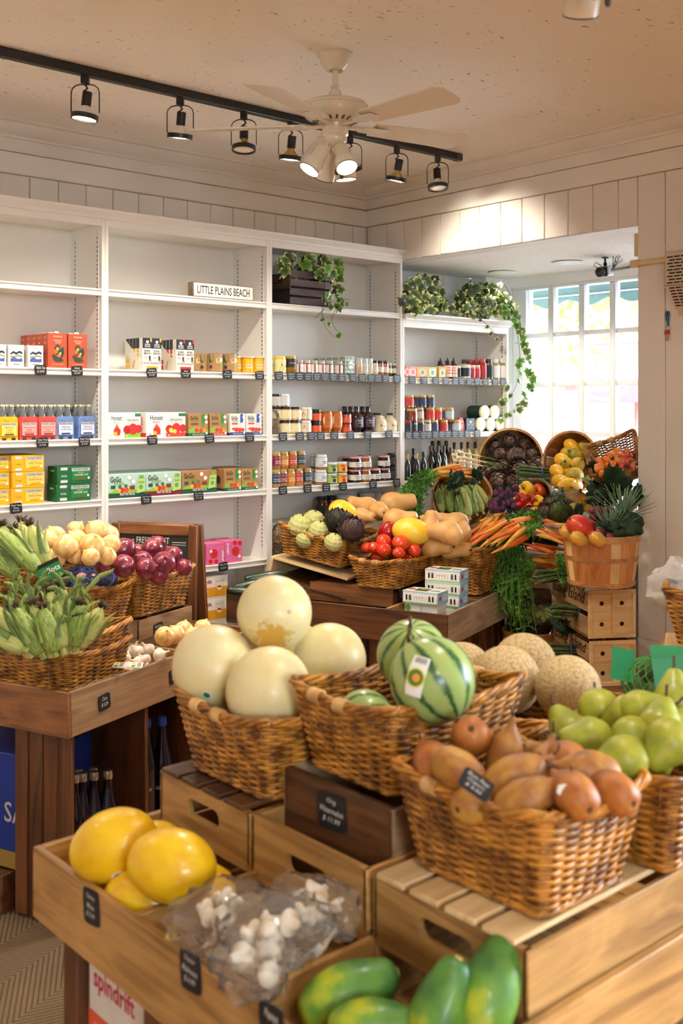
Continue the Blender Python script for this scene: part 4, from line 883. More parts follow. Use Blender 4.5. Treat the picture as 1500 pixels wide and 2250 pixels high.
# --- honey and syrup shelf
z = SZ[2]; jhh = zt(640, 924) - z
def f(p): p.disc(.52, .5, .26, (240, 226, 170)); p.rect(.4, .4, .66, .5, (150, 110, 50))
nb = jar_proto('nut_butter_jar', 'jar', wd(634, 658), jhh, (206, 172, 110), (30, 30, 32), .16, (228, 214, 172), (.15, .75), prn=f)
row(nb, z, [(646, 0, 'tan spread jar with black lid, bottom row right'), (626, .01, 'tan spread jar with black lid, bottom row left')], r=.03)
row(nb, z + jhh, [(648, 0, 'tan spread jar with black lid, middle row right'), (627, .01, 'tan spread jar with black lid, middle row left'), (606, .03, 'tan spread jar with black lid, middle row by the stile')], r=.03)
nb2 = jar_proto('nut_butter_jar', 'jar', wd(634, 658), jhh * .95, (150, 120, 90), (226, 224, 218), .16, (206, 204, 200), (.12, .8), prn=lines((60, 60, 70)))
row(nb2, z + 2 * jhh, [(622, .02, 'jar with white lid on top of the tan spread stack')], r=.03); nb3 = jar_proto('nut_butter_jar', 'jar', wd(634, 658), jhh * .95, (120, 90, 60), (30, 30, 32), .16, (196, 194, 190), (.12, .8)); row(nb3, z + 2 * jhh, [(604, .03, 'black-lidded jar on top of the stack by the stile')], r=.03)
row(nb3, z, [(606, .03, 'tan spread jar with black lid hidden behind the clear pack')], r=.03)
def f(p): p.rect(.5, .05, .85, .95, (40, 42, 48)); p.poly([(.2, .3), (.3, .85), (.42, .3)], (190, 120, 70))
aj = jar_proto('almond_jar', 'jar', wd(659, 683), zt(670, 924) - z, (176, 130, 84), (234, 232, 226), .16, (228, 214, 190), (.12, .8), prn=f); ah = zt(670, 924) - z
row(aj, z, [(669, 0, 'almond butter jar with white lid, lower')], r=.03); row(aj, z + ah, [(671, 0, 'almond butter jar with white lid, upper')], r=.03)
rj = jar_proto('honey_jar', 'jar', wd(685, 704), zt(695, 926) - z, (40, 34, 32), (28, 28, 30), .3, (216, 84, 44), (.08, .66), prn=lambda p: p.rect(.0, .7, 1, 1, (230, 226, 220))); rh = zt(695, 926) - z
row(rj, z, [(694, 0, 'small orange-labelled jar, lower of the pair by honey')], r=.026); row(rj, z + rh, [(694, 0, 'small orange-labelled jar, upper of the pair by honey')], r=.026)
def honeyprof(r, h): return [(0, 0), (r * .8, 0), (r * .8, h * .12), (r * .95, h * .14), (r, h * .3), (r, h * .85), (r * .9, h * .97), (0, h)]
def f(p): p.disc(.5, .5, .46, (240, 228, 180), 18, 1.0); p.text('Honey', .42, .45, .58, .6, (130, 90, 40), .01)
hb = jar_proto('honey_bottle', 'honey bottle', wd(705, 727), zt(716, 903) - z, (182, 92, 20), None, lab=(186, 98, 26), labz=(.25, .9), prn=f, top=honeyprof)
row(hb, z, [(716, 0, 'upside-down amber honey bottle, left of the pair'), (738, 0, 'upside-down amber honey bottle, right of the pair')], r=.028)
rj2 = jar_proto('honey_jar', 'jar', wd(751, 770), zt(760, 930) - z, (200, 76, 40), (40, 36, 34), .1, (218, 92, 50), (.08, .55)); r2 = zt(760, 930) - z
row(rj2, z, [(760, 0, 'squat orange jar, lower, beside the syrup bottles')], r=.026); row(rj2, z + r2, [(760, 0, 'squat orange jar, upper, beside the syrup bottles')], r=.026)
def syr(r, h): return [(0, 0), (r * .6, 0), (r * .66, h * .1), (r * .95, h * .3), (r, h * .5), (r * .8, h * .68), (r * .36, h * .78), (r * .32, h * .93), (r * .32, h * .93)]
def f(p): p.disc(.5, .5, .44, (90, 96, 116), 18, 1.0); p.text('Maple', .38, .55, .62, .72, (226, 224, 226), .01, .3); p.text('Syrup', .4, .35, .62, .48, (226, 224, 226), .01, .3)
sy = jar_proto('syrup_bottle', 'syrup bottle', wd(771, 795), zt(785, 893) - z, (52, 22, 20), None, lab=(62, 34, 36), labz=(.2, .6), prn=f, top=syr)
SYH = zt(785, 893) - z
def capped(s_, h, r, col, lab='cap'): put(lab, MB().mat(pm('cap_%d_%d_%d' % col, col, .4)).lathe([(0, h * .9), (r, h * .9), (r, h), (0, h)], 14).mesh(lab), s_.o)
capped(sy, SYH, .0135, (26, 24, 26))
row(sy, z, [(783, 0, 'dark maple syrup bottle with oval label, left'), (808, 0, 'dark maple syrup bottle with oval label, right'), (770, .1, 'dark maple syrup bottle in back row, first'), (783, .12, 'dark maple syrup bottle in back row, second'), (796, .08, 'dark maple syrup bottle in back row, third'), (757, .14, 'dark maple syrup bottle in back row, behind orange jars')], r=.03)
def jug(r, h): return [(0, 0), (r * .95, 0), (r, h * .05), (r, h * .5), (r * .9, h * .62), (r * .5, h * .78), (r * .4, h * .84), (r * .4, h * .88)]
def f(p): p.poly([(0, 0), (1, 0), (1, .7), (0, .55)], (222, 110, 40)); p.disc(.6, .6, .2, (222, 160, 60)); p.disc(.4, .66, .14, (190, 90, 40))
jg = jar_proto('syrup_jug', 'jug', wd(821, 846), zt(835, 908) - z, (232, 218, 184), None, lab=(234, 222, 190), labz=(.08, .48), prn=f, top=jug, glass=False)
capped(jg, zt(835, 908) - z, .0165, (30, 28, 28)); JH = zt(835, 908) - z
jg.o.children[0].name = 'body'; MB().tube([(0, .016, JH * .82), (0, .03, JH * .8), (0, .034, JH * .68), (0, .026, JH * .6)], .004, 6).build('handle', pm('jug_plastic', (232, 218, 184), .4), jg.o)
row(jg, z, [(833, 0, 'cream syrup jug with orange label, left'), (856, 0, 'cream syrup jug with orange label, right'), (820, .1, 'cream syrup jug in the back row')], r=.032)
t = thing('nut_pack', 'clear plastic pack of nuts leaning by the stile', 'nut pack', (G0 - .035, yA(608, G0), z))
def film(name, tint, haze, ior=1.35):
 m = bpy.data.materials.new(name); m.use_nodes = True; nt = m.node_tree; N = nt.nodes.new; L = nt.links.new; nt.nodes.remove(nt.nodes['Principled BSDF'])
 tr = N('ShaderNodeBsdfTransparent'); tr.inputs[0].default_value = lin(tint); gl = N('ShaderNodeBsdfGlossy'); gl.inputs['Roughness'].default_value = .08; df = N('ShaderNodeBsdfDiffuse'); df.inputs[0].default_value = lin((244, 242, 238))
 fr = N('ShaderNodeFresnel'); fr.inputs[0].default_value = ior; m1 = N('ShaderNodeMixShader'); m1.inputs[0].default_value = haze; L(tr.outputs[0], m1.inputs[1]); L(df.outputs[0], m1.inputs[2]); m2 = N('ShaderNodeMixShader'); L(fr.outputs[0], m2.inputs[0]); L(m1.outputs[0], m2.inputs[1]); L(gl.outputs[0], m2.inputs[2]); L(m2.outputs[0], nt.nodes['Material Output'].inputs[0])
 return m
CLP = film('clear_plastic', (244, 246, 246), .06)
MB().prism([(-.03, 0), (.03, 0), (.018, .1), (.006, .122), (-.012, .122), (-.02, .1)], -.03, .03, Matrix(((0, 0, 1, 0), (1, 0, 0, 0), (0, 1, 0, 0), (0, 0, 0, 1)))).build('shell', CLP, t); MB().prism([(-.026, .002), (.026, .002), (.016, .08), (-.018, .08)], -.026, .026, Matrix(((0, 0, 1, 0), (1, 0, 0, 0), (0, 1, 0, 0), (0, 0, 0, 1)))).build('nuts', pm('mixed_nuts', (206, 170, 110), .7, col2=(120, 80, 40), vs=70), t)
# --- nut butter and jam shelf
z = SZ[3]; h1 = zt(640, 1031) - z
cols = [((40, 62, 92), 'blue'), ((140, 34, 60), 'maroon'), ((218, 140, 40), 'amber'), ((196, 72, 44), 'red-orange'), ((40, 72, 92), 'teal')]
for k, (px, ci) in enumerate(((605, 0), (620.5, 1), (637.5, 2), (655, 3), (674, 4))):
 pr_ = lambda p: (p.rect(0, .62, 1, .95, (214, 206, 196)), [p.rect(.2 + i * .1, .66, .24 + i * .1, .9, (150, 130, 120)) for i in range(6)], p.text('PEANUT', .25, .38, .8, .5, (240, 232, 214), .01), p.text('BUTTER', .25, .18, .8, .3, (240, 232, 214), .01))
 s_ = jar_proto('peanut_butter_jar', 'jar', wd(629, 646.5), h1, (188, 140, 82), (190, 160, 96), .12, cols[ci][0], (.22, .78), .06, prn=pr_)
 row(s_, z, [(px, 0, 'peanut butter jar with %s label, bottom row' % cols[ci][1], 'peanut butter jars')], r=.026)
 if k < 4:
  px2, c2 = ((606, 1), (623, 2), (642, 3), (661, 4))[k]
  s2 = jar_proto('peanut_butter_jar', 'jar', wd(629, 646.5), h1, (180, 130, 74), (190, 160, 96), .12, cols[c2][0], (.22, .78), .06, prn=pr_)
  row(s2, z + h1, [(px2, .002, 'peanut butter jar with %s label, top row' % cols[c2][1], 'peanut butter jars')], r=.026)
h2 = zt(703, 1033) - z
def f(p): p.rect(0, 0, 1, .3, (236, 232, 226)); p.text('Granola', .35, .5, .85, .66, (70, 90, 130), .01); p.text('Butter', .4, .32, .8, .46, (190, 60, 40), .01); [p.disc(.2 + .08 * i, .2, .04, (150, 40, 40)) for i in range(3)]
gb = jar_proto('granola_butter_jar', 'jar', wd(693, 715), h2, (166, 116, 66), (238, 236, 230), .14, (214, 226, 232), (.2, .82), prn=f)
row(gb, z, [(704, 0, 'spread jar with pale blue label and white lid, lower'), (693, .075, 'spread jar with pale blue label in back row, lower')], r=.03); row(gb, z + h2, [(705, 0, 'spread jar with pale blue label and white lid, upper'), (694, .075, 'spread jar with pale blue label in back row, upper')], r=.03)
h3 = zt(737, 1040) - z
for k, (px, c, fr, nm) in enumerate(((727, (168, 190, 90), (50, 50, 92), 'green'), (749, (232, 172, 50), (206, 50, 34), 'yellow'))):
 s_ = jar_proto('jam_jar', 'jam jar', wd(727, 749) * 1.0, h3, (60, 30, 34), (232, 230, 226), .16, c, (.08, .8), prn=lambda p: (p.disc(.5, .36, .26, fr), p.text('SMASH', .3, .68, .9, .92, (40, 40, 60) if nm == 'green' else (190, 40, 30), .02)))
 row(s_, z, [(px, 0, 'fruit spread jar with %s label, lower' % nm)], r=.03); row(s_, z + h3, [(px, 0, 'fruit spread jar with %s label, upper' % nm)], r=.03)
h4 = zt(810, 1031) - z
def ging():
 if 'gingham' in MC: return MC['gingham']
 m = pm('gingham', (236, 226, 222), .5); nt = m.node_tree; tc = nt.nodes.new('ShaderNodeTexCoord'); ck = nt.nodes.new('ShaderNodeTexChecker'); ck.inputs['Scale'].default_value = 170; ck.inputs['Color1'].default_value = lin((236, 226, 222)); ck.inputs['Color2'].default_value = lin((196, 44, 44)); nt.links.new(tc.outputs['Object'], ck.inputs[0]); nt.links.new(ck.outputs[0], nt.nodes['Principled BSDF'].inputs[0]); return m
def bmj(c):
 s_ = jar_proto('preserve_jar', 'jam jar', wd(790, 812), h4, c, (236, 226, 222), .12, (236, 230, 218), (.2, .6), .1, prn=lambda p: (p.scrib(.3, .55, .75, .8, (60, 50, 50), 3), p.scrib(.32, .2, .7, .4, (60, 50, 50), 5)))
 for c_ in s_.o.children:
  if c_.name.startswith('lid'): c_.data.materials.clear(); c_.data.materials.append(ging())
 return s_
bA, bB, bC = bmj((58, 24, 26)), bmj((150, 86, 30)), bmj((46, 22, 28))
row(bA, z, [(779, 0, 'gingham-lidded dark jam jar, bottom row first'), (823, 0, 'gingham-lidded dark jam jar, bottom row third'), (764, .08, 'gingham-lidded dark jam jar in back row, bottom')], r=.028); row(bB, z, [(801, 0, 'gingham-lidded amber marmalade jar, bottom row')], r=.028); row(bC, z, [(844, .0, 'gingham-lidded dark jam jar, bottom row fourth')], r=.028)
row(bA, z + h4, [(780, 0, 'gingham-lidded dark jam jar, top row left'), (764, .08, 'gingham-lidded dark jam jar in back row, top')], r=.028); row(bB, z + h4, [(802, 0, 'gingham-lidded amber marmalade jar, top row')], r=.028); row(bC, z + h4, [(843, .0, 'gingham-lidded dark jam jar, top row right'), (799, .09, 'gingham-lidded dark jam jar in back row, behind marmalade')], r=.028)
dk = jar_proto('jam_jar', 'jam jar', wd(854, 868), .075, (40, 26, 28), (34, 32, 34), .16, (60, 46, 44), (.15, .7))
for i in range(2): row(dk, z + i * .0755, [(860, .0, 'small black-lidded dark jar, %s of stack by the stile' % ('bottom', 'top')[i])], r=.024)
row(dk, z, [(724, .17, 'small black-lidded dark jar behind the fruit spreads')], r=.03)
# --- low shelf of the third unit: whitewashed riser, cans, jar, pasta
z = SZ[4]; rz_ = onX(660, 1142, -4.3).z
ri = thing('white_riser', 'whitewashed wooden riser box on the low shelf', 'riser box', (XF - .27, UY[2] + .03, z))
WW = wood('whitewashed_pine', (206, 198, 182), (234, 228, 214), 1, .6)
Lr = UY[3] - UY[2] - .07
for q in range(2): MB().box(0, q * (Lr - .014), 0, .17, q * (Lr - .014) + .014, rz_ - z - .013, .002).build('end_board', WW, ri)
for q in range(2): MB().box(q * .086, 0, rz_ - z - .012, q * .086 + .084, Lr, rz_ - z, .002).build('top_slat', WW, ri)
MB().box(.156, .0145, .03, .17, Lr - .0145, rz_ - z - .014, .002).build('front_board', WW, ri)
XT = XF - .20
def f(p): p.rect(0, .5, 1, .95, (226, 222, 214)); p.disc(.6, .62, .2, (206, 46, 38)); p.text('Whole', .3, .2, .8, .38, (50, 50, 54), .02)
tcn = jar_proto('tomato_can', 'can', .042, .115, (190, 190, 188), None, lab=(214, 210, 200), labz=(.04, .95), prn=f, glass=False, top=lambda r, h: [(0, 0), (r, 0), (r, h), (r * .95, h), (r * .94, h - .003), (0, h - .003)])
for k, px in enumerate((747, 801, 828)): tcn((XT + .02, yA(px, XT), rz_ + .0003), (0, 0, R(-20)), 'whole tomato can on the low riser, %s from left' % ORD[k], 'tomato cans')
sj = jar_proto('sauce_jar', 'jar', .034, .11, (96, 34, 20), (30, 28, 28), .16, (46, 60, 44), (.15, .6), .1); sj((XT + .03, yA(699, XT), rz_ + .0003), (0, 0, 0), 'red pasta sauce jar with dark lid left of the cans'); sj((XT + .02, yA(722, XT), rz_ + .0003), (0, 0, 0), 'red pasta sauce jar half hidden beside the yellow melon')
pb = thing('pasta_bag', 'clear bag of twisted pasta at the left of low shelf', 'pasta bag', (XF - .045, yA(612, XF - .05), z))
b = MB(); g = random.Random(8)
for k in range(150):
 c = Vector((g.uniform(-.03, .03), g.uniform(-.045, .045), g.uniform(.008, .12) ** 1)); d = Vector((g.uniform(-1, 1), g.uniform(-1, 1), g.uniform(-1, 1))).normalized() * .013; e = d.orthogonal().normalized() * .004
 b.tube([c - d, c - d * .33 + e, c + d * .33 - e, c + d], .0035, 5)
tag(b.build('pasta', pm('dry_pasta', (196, 150, 84), .6, var=.25, vs=30), pb), kind='stuff')
MB().lathe([(0, 0), (.05, 0), (.054, .03), (.052, .11), (.03, .15), (.008, .17)], 12, Matrix.Diagonal((.75, 1.05, 1, 1)), cap=False).build('clear_bag', film('thin_clear_film', (246, 246, 246), .05), pb)
# --- bay unit, top goods
z = 1.757; X4 = G0
SOAP = [(892, 897, (226, 150, 130), 'pink soap box by the stile'), (899, 915, (230, 158, 136), 'pink soap box with sun print'), (916, 940, (232, 160, 84), 'orange soap box with round emblem'), (941, 959, (196, 206, 140), 'pale green soap box'), (964, 979, (214, 170, 90), 'yellow soap box with dark emblem')]
for k, (a, b_, c, lab) in enumerate(SOAP):
 def f(p, c=c, k=k): p.disc(.5, .5, .34, tuple(min(255, v + 36) for v in c)); p.disc(.5, .52, .2, (90, 130, 160) if k > 1 else (222, 90, 80)); p.rect(.1, .05, .9, .16, tuple(int(v * .8) for v in c)); p.rect(.1, .84, .9, .95, tuple(int(v * .85) for v in c))
 Prod('soap_box', 'soap box', pxw(a, b_, X4), zt(930, 806) - z, .05, c, f)(max(yA(a, X4), UY[3] + .02), z, X4, lab)
def noz(r, h): return [(0, 0), (r * .95, 0), (r, h * .04), (r, h * .6), (r * .75, h * .7), (r * .5, h * .74), (r * .5, h * .76)]
def f(p): p.text('HOHO', .2, .5, .8, .66, (176, 60, 44), .02); p.scrib(.2, .75, .8, .88, (196, 100, 80), 4); p.scrib(.2, .25, .8, .4, (196, 100, 80), 6)
hz = jar_proto('hot_honey_bottle', 'honey bottle', wd(977, 990), zt(983, 785) - z, (70, 28, 18), None, lab=(232, 206, 176), labz=(.1, .62), prn=f, top=noz); H_ = zt(983, 785) - z
put('nozzle', MB().mat(pm('cap_26_24_26', (26, 24, 26), .4)).lathe([(0, H_ * .75), (.016, H_ * .75), (.015, H_ * .84), (.006, H_ * .87), (.003, H_), (0, H_)], 14).mesh('nozzle'), hz.o)
row(hz, z, [(983, .0, 'honey bottle with black nozzle, middle of three'), (996, .004, 'honey bottle with black nozzle, right of three'), (967, .07, 'honey bottle with black nozzle, left of three')], r=.024)
for k, (px, r0, py, c, lid, lh, lab, lz, nm) in enumerate(((1006, (1002, 1011), 803, (206, 196, 170), (206, 204, 200), .12, (30, 30, 34), (.15, .8), 'small condiment jar with black label'), (1021, (1012, 1030), 801, (222, 214, 186), (206, 204, 198), .12, (28, 30, 32), (.2, .78), 'wide mayonnaise jar with black label'), (1036, (1031, 1042), 802, (200, 120, 60), (206, 190, 170), .14, (170, 36, 44), (.12, .75), 'red-labelled small jar, left'), (1047, (1042, 1053), 802, (204, 124, 64), (206, 190, 170), .14, (170, 40, 46), (.12, .75), 'red-labelled small jar, right'))):
 s_ = jar_proto('condiment_jar', 'jar', wd(*r0), zt(px, py) - z, c, lid, lh, lab, lz, prn=lambda p: p.rect(.68, .15, .74, .85, (220, 214, 206))); row(s_, z, [(px, 0, nm)], r=.022)
def oil(r, h): return [(0, 0), (r, 0), (r, h * .72), (r * .9, h * .78), (r * .7, h * .8), (r * .7, h * .81)]
for k, (px, c, cap, lb, back, nm) in enumerate(((1059, (150, 30, 28), (150, 44, 44), (166, 36, 36), 0, 'tall red bottle in the front'), (1046, (140, 30, 28), (150, 44, 44), None, .07, 'tall red bottle in the back row, right'), (1033, (140, 30, 28), (150, 44, 44), None, .07, 'tall red bottle in the back row, left'), (1073, (92, 96, 40), (28, 28, 30), (30, 32, 34), 0, 'olive oil bottle with black label'), (1088, (150, 150, 70), (222, 214, 214), (236, 230, 226), 0, 'olive oil bottle with white label, left'), (1102, (150, 150, 70), (222, 214, 214), (236, 230, 226), 0, 'olive oil bottle with white label, right'), (1020, (120, 110, 90), (30, 30, 30), None, .08, 'black-capped bottle behind the mayonnaise jar'))):
 hO = zt(px, 787 + (px > 1066)) - z; s_ = jar_proto('oil_bottle', 'oil bottle', wd(1090, 1103), hO, c, None, lab=lb, labz=(.12, .68), prn=(lambda p: p.rect(.7, .2, .74, .8, (200, 200, 196))) if lb else None, top=oil)
 put('cap', MB().mat(pm('cap_%d_%d_%d' % cap, cap, .35, coat=.3)).lathe([(0, hO * .8), (.017, hO * .8), (.019, hO * .9), (.014, hO * .99), (0, hO)], 14).mesh('cap'), s_.o)
 row(s_, z, [(px, back, nm)], r=.024)
# --- bay unit, jars
z = 1.447; h5 = zt(960, 923) - z
JL = [((176, 92, 40), (196, 160, 90), (190, 50, 40), 'amber jar with red label'), ((120, 82, 50), (190, 186, 176), (200, 190, 176), 'brown jar with cream label'), ((96, 66, 44), (200, 170, 110), (52, 62, 92), 'dark jar with blue label'), ((196, 140, 90), (196, 160, 90), (176, 206, 220), 'tan jar with pale blue label'), ((70, 60, 30), (170, 140, 70), (40, 40, 40), 'olive-green jar with black label'), ((110, 48, 24), (150, 50, 40), (40, 36, 36), 'dark red sauce jar')]
PJ = [jar_proto('condiment_jar', 'jar', wd(952, 968), h5, c, l, .16, lb, (.15, .7), .06, prn=lines((236, 226, 206), 2)) for c, l, lb, _ in JL]
for (rowi, zz, lst) in (('bottom', z, ((894, 5, 0), (921, 4, 0), (936, 1, 0), (952, 2, 0), (973, 0, 0), (987, 2, .03), (1001, 3, 0))), ('middle', z + h5, ((920, 1, .02), (931, 4, .06), (944, 0, .01), (960, 0, .01), (973, 2, .03), (986, 3, 0))), ('top', z + 2 * h5, ((898, 0, .02), (911, 2, .04), (926, 2, .02), (944, 2, .01)))):
 for k, (px, j, bk) in enumerate(lst): row(PJ[j], zz, [(px, bk, '%s in %s row, %s from left in bay shelf' % (JL[j][3], rowi, ORD[k]), 'stacked jars in the bay shelf')], r=.026)
row(PJ[4], z + h5, [(900, .06, 'olive-green jar behind the tall sauce bottle'), (900 + 45, .06, 'olive-green jar in middle row behind')], r=.026)
row(PJ[2], z, [(900, .06, 'dark jar under the olive-green one'), (931, .06, 'dark jar in bottom row behind')], r=.026)
tb = jar_proto('sauce_bottle', 'sauce bottle', wd(893, 914) * .9, zt(902, 898) - z, (132, 52, 24), (196, 170, 110), .09, (34, 34, 38), (.1, .5), .12, prn=lambda p: p.text('THE', .4, .6, .7, .8, (236, 230, 220), .02)); row(tb, z, [(904.5, -.002, 'tall red sauce bottle with gold lid and black label')], r=.026)
for k, (a, zz, d_) in enumerate(((1008, z, 0), (1000, z + .0, .07))):
 t = thing('chocolate_pouch', ('red pointed pouch beside the black box', 'red pouch in the row behind')[k], 'pouch', (G0 - d_ - .02, yA(a, G0), z)); w_ = pxw(1008, 1023, G0); h_ = zt(1015, 918) - z
 MB().prism([(0, 0), (w_, 0), (w_ * 1.02, h_ * .5), (w_ * .7, h_), (w_ * .3, h_), (-.02 * w_, h_ * .5)], -.012, .012, Matrix(((0, 0, 1, 0), (1, 0, 0, 0), (0, 1, 0, 0), (0, 0, 0, 1)))).build('pouch', card((176, 52, 48)), t)
 p = Print(w_, h_); p.disc(.5, .4, .18, (214, 130, 60)); p.rect(.25, .7, .75, .76, (236, 200, 170)); p.on(t, faceM((.012, 0, 0), (0, 1, 0), (0, 0, 1)), 'printed_front')
Prod('truffle_box', 'box', pxw(1024, 1043, G0), zt(1033, 919) - z, .05, (34, 38, 44), lambda p: (p.disc(.5, .72, .1, (206, 204, 196)), p.text('Sea Salt', .2, .48, .8, .56, (214, 212, 206), .01), p.disc(.5, .28, .12, (70, 100, 120))))(yA(1024, G0), z, G0, 'slim black box beside the lying tins')
tin = thing('salt_tin', 'x', 'tin'); rt = wd(1068, 1090) * .95
put('tube_body', MB().mat(pm('bottle_green_card', (26, 52, 40), .4)).lathe([(0, 0), (rt, 0), (rt, .11), (0, .11)], 22).mesh('tube_body'), tin); put('tin_lid', MB().mat(pm('cream_lid', (232, 228, 196), .35)).lathe([(rt * 1.01, .1), (rt * 1.03, .112), (rt * .9, .115), (0, .1145)], 22, cap=False).mesh('tin_lid'), tin)
tin = Stamp(tin)
for k, (px, lv, nm) in enumerate(((1057, 0, 'lower left'), (1079, 0, 'lower middle'), (1100, 0, 'lower right'), (1066, 1, 'upper left'), (1088, 1, 'upper right'))):
 zz = z + rt + (rt * 1.75 if lv else 0); tin((G0 - .115, yA(px, G0), zz + .001), (R(0), R(90), 0), 'dark green tin lying with cream lid forward, %s' % nm, 'lying dark green tins')
# --- bay unit, bottle shelf
z = 1.18
def wine(r, h): return [(0, 0), (r, 0), (r, h * .55), (r * .8, h * .66), (r * .36, h * .76), (r * .34, h * .86)]
WB = []
for c, cap, nm in (((20, 22, 20), (24, 24, 26), 'black vinegar bottle with black cap'), ((206, 196, 120), (26, 26, 28), 'pale oil bottle with black capsule'), ((24, 24, 22), (196, 160, 80), 'black bottle with gold neck'), ((120, 90, 50), (100, 72, 50), 'brown bottle with wooden stopper')):
 s_ = jar_proto('oil_bottle', 'bottle', .028, .25, c, None, lab=(214, 210, 196) if c[0] > 100 else None, labz=(.1, .45), top=wine); put('capsule', MB().mat(pm('capsule_%d_%d_%d' % cap, cap, .35)).lathe([(0, .2), (.0125, .2), (.0135, .246), (.012, .25), (0, .25)], 14).mesh('capsule'), s_.o); WB.append((s_, nm))
BL = [(895, 2, 0, .85), (908, 0, .06, 1), (915, 2, .0, .86), (930, 0, .0, .9), (946, 3, .08, 1.05), (948, 0, .01, .9), (962, 3, .1, 1.05), (960, 0, .0, .85), (975, 3, .1, 1.05), (974, 0, .0, .85), (950, 0, .16, 1.2), (964, 0, .17, 1.2), (980, 0, .15, 1.2), (998, 1, .08, 1.15), (1014, 1, .08, 1.15), (1028, 1, .07, 1.15), (1044, 1, .08, 1.15), (990, 3, .02, 1.0), (1008, 0, .0, .8)]
for k, (px, j, bk, s_) in enumerate(BL): row(WB[j][0], z, [(px, bk, '%s on low bay shelf, %s in line' % (WB[j][1], ORD[k]), 'oil bottles on the low bay shelf', s_ * .7)], r=.03)
for k, px in enumerate((895, 908, 921)): row(WB[0][0], .84, [(px, .02, 'black bottle on the lowest visible bay shelf, %s from left' % ORD[k], 'low black bottles', .9)], r=.03)
# ==== PRICE TAGS
TAGM = pm('chalk_tag', (30, 30, 33), .55, var=.1, vs=30)
CH = (216, 214, 208)
def tag_outline(w, h):
 o = []; n = 5
 def edge(ax, ay, bx, by, k):
  for i in range(n):
   f = i / n; x = ax + (bx - ax) * f; y = ay + (by - ay) * f; q = math.sin(f * math.pi * 2) * .022
   nx, ny = (by - ay), -(bx - ax); l = math.hypot(nx, ny); o.append((x + nx / l * q * h, y + ny / l * q * h))
 e = .08 * h
 edge(e, 0, w - e, 0, 0); edge(w, e, w, h - e, 0); edge(w - e, h, e, h, 0); edge(0, h - e, 0, e, 0)
 return o
TMESH = {}
def price_tag(loc, rot, label, txt=None, w=.052, h=.044, seed=0, name='price_tag', group='chalk price tags on the shelves'):
 k = (w, h)
 if k not in TMESH: TMESH[k] = MB().mat(TAGM).prism(tag_outline(w, h), 0, .003, Matrix.Translation((-w / 2, -h / 2, 0))).mesh('tag_plate')
 t = thing(name, label, 'price tag', loc, 0, group, rot)
 put('plate', TMESH[k], t); p = Print(w, h)
 if txt:
  n = len(txt);
  for i, l in enumerate(txt): v1 = .86 - i * .76 / n; ln = min(.42, .035 * len(l) + .06); p.text(l, .5 - ln, v1 - .5 / n, .5 + ln, v1, CH, .006, .25)
 else:
  for i in range(3): p.scrib(.16 + .08 * (i == 2), .66 - i * .25, .84 - .1 * (i == 2), .82 - i * .25, CH, seed * 7 + i, 14)
 o = put('chalk_lettering', p.mesh('chalk_lettering'), t); o.matrix_local = Matrix.Translation((-w / 2, -h / 2, .0028))
 return t
LIPROT = (R(90), 0, R(90))
def shelf_tags(z, lst):
 for i, it in enumerate(lst):
  px, lab = it[0], it[1]; txt = it[2] if len(it) > 2 else None
  price_tag((XF + .0035, yA(px, XF), z - .012), LIPROT, lab, txt, seed=int(px))
shelf_tags(SZ[1], [(88, 'black price tag under the cream tea boxes', ['Rishi Tea', '$ 10.99']), (168, 'black price tag under the orange chai cartons', ['Rishi', 'Masala Chai', '$ 8.99']), (332, 'black price tag under the yellow broth display', ['Chicken', 'Bone Broth', '$ 6.00']), (407, 'black price tag under the red broth display', ['Beef', 'Bone Broth', '$ 6.00']), (498, 'black price tag under the soup cans', ['Soup', 'Mango Jala.', '$ 4.29']), (569, 'black price tag under the baking powder cans', ['Davis Baking', 'Powder', '$ 4.29'])])
shelf_tags(SZ[2], [(92, 'black price tag under the pink grapefruit packs', ['Fever Tree', 'Pink Grapefruit', '$ 7.29']), (184, 'black price tag under the blue soda packs', ['Fever Tree', 'Club Soda', '$ 6.49']), (333, 'black price tag under the red juice box', ['Honest Kids', 'Pouches', '$ 5.49']), (459, 'black price tag under the brown fruit pouch boxes', ['Gogo Squeez', 'Organic', '$ 3.99']), (547, 'black price tag under the yogurt pouch boxes', ['Gogo Squeez', 'Yogurtz', '$ 3.99'])])
shelf_tags(SZ[3], [(34, 'black price tag under the yellow can packs', ['Fever Tree', 'Tonic', '$ 6.49']), (320, 'black price tag under the mint fruit boxes', ['Gogo Squeez', 'Pouches', '$ 9.99']), (435, 'black price tag under the wide brown fruit box', ['Gogo Squeez', 'Organic 12 ct', '$ 11.99'])])
shelf_tags(SZ[4], [(489, 'black price tag under the pink soda boxes', ['Poppi Soda', '$ 10.99'])])
for z, pxs, nm in ((SZ[1], (611, 638, 657, 675, 695, 712, 731, 750, 774, 794, 814, 829, 846, 871), 'spice shelf'), (SZ[2], (620, 657, 682, 703, 733, 768, 806, 853), 'honey shelf'), (SZ[3], (620, 674, 715, 752, 818, 870), 'peanut butter shelf'), (1.757, (904, 930, 956, 978, 999, 1013, 1029, 1047, 1065, 1086, 1104), 'upper bay shelf'), (1.447, (896, 912, 929, 940, 955, 969, 982, 998, 1011, 1025, 1047), 'jar shelf in the bay')):
 shelf_tags(z, [(px, 'small black price tag on the %s, %s from left' % (nm, ORD[i])) for i, px in enumerate(pxs)])
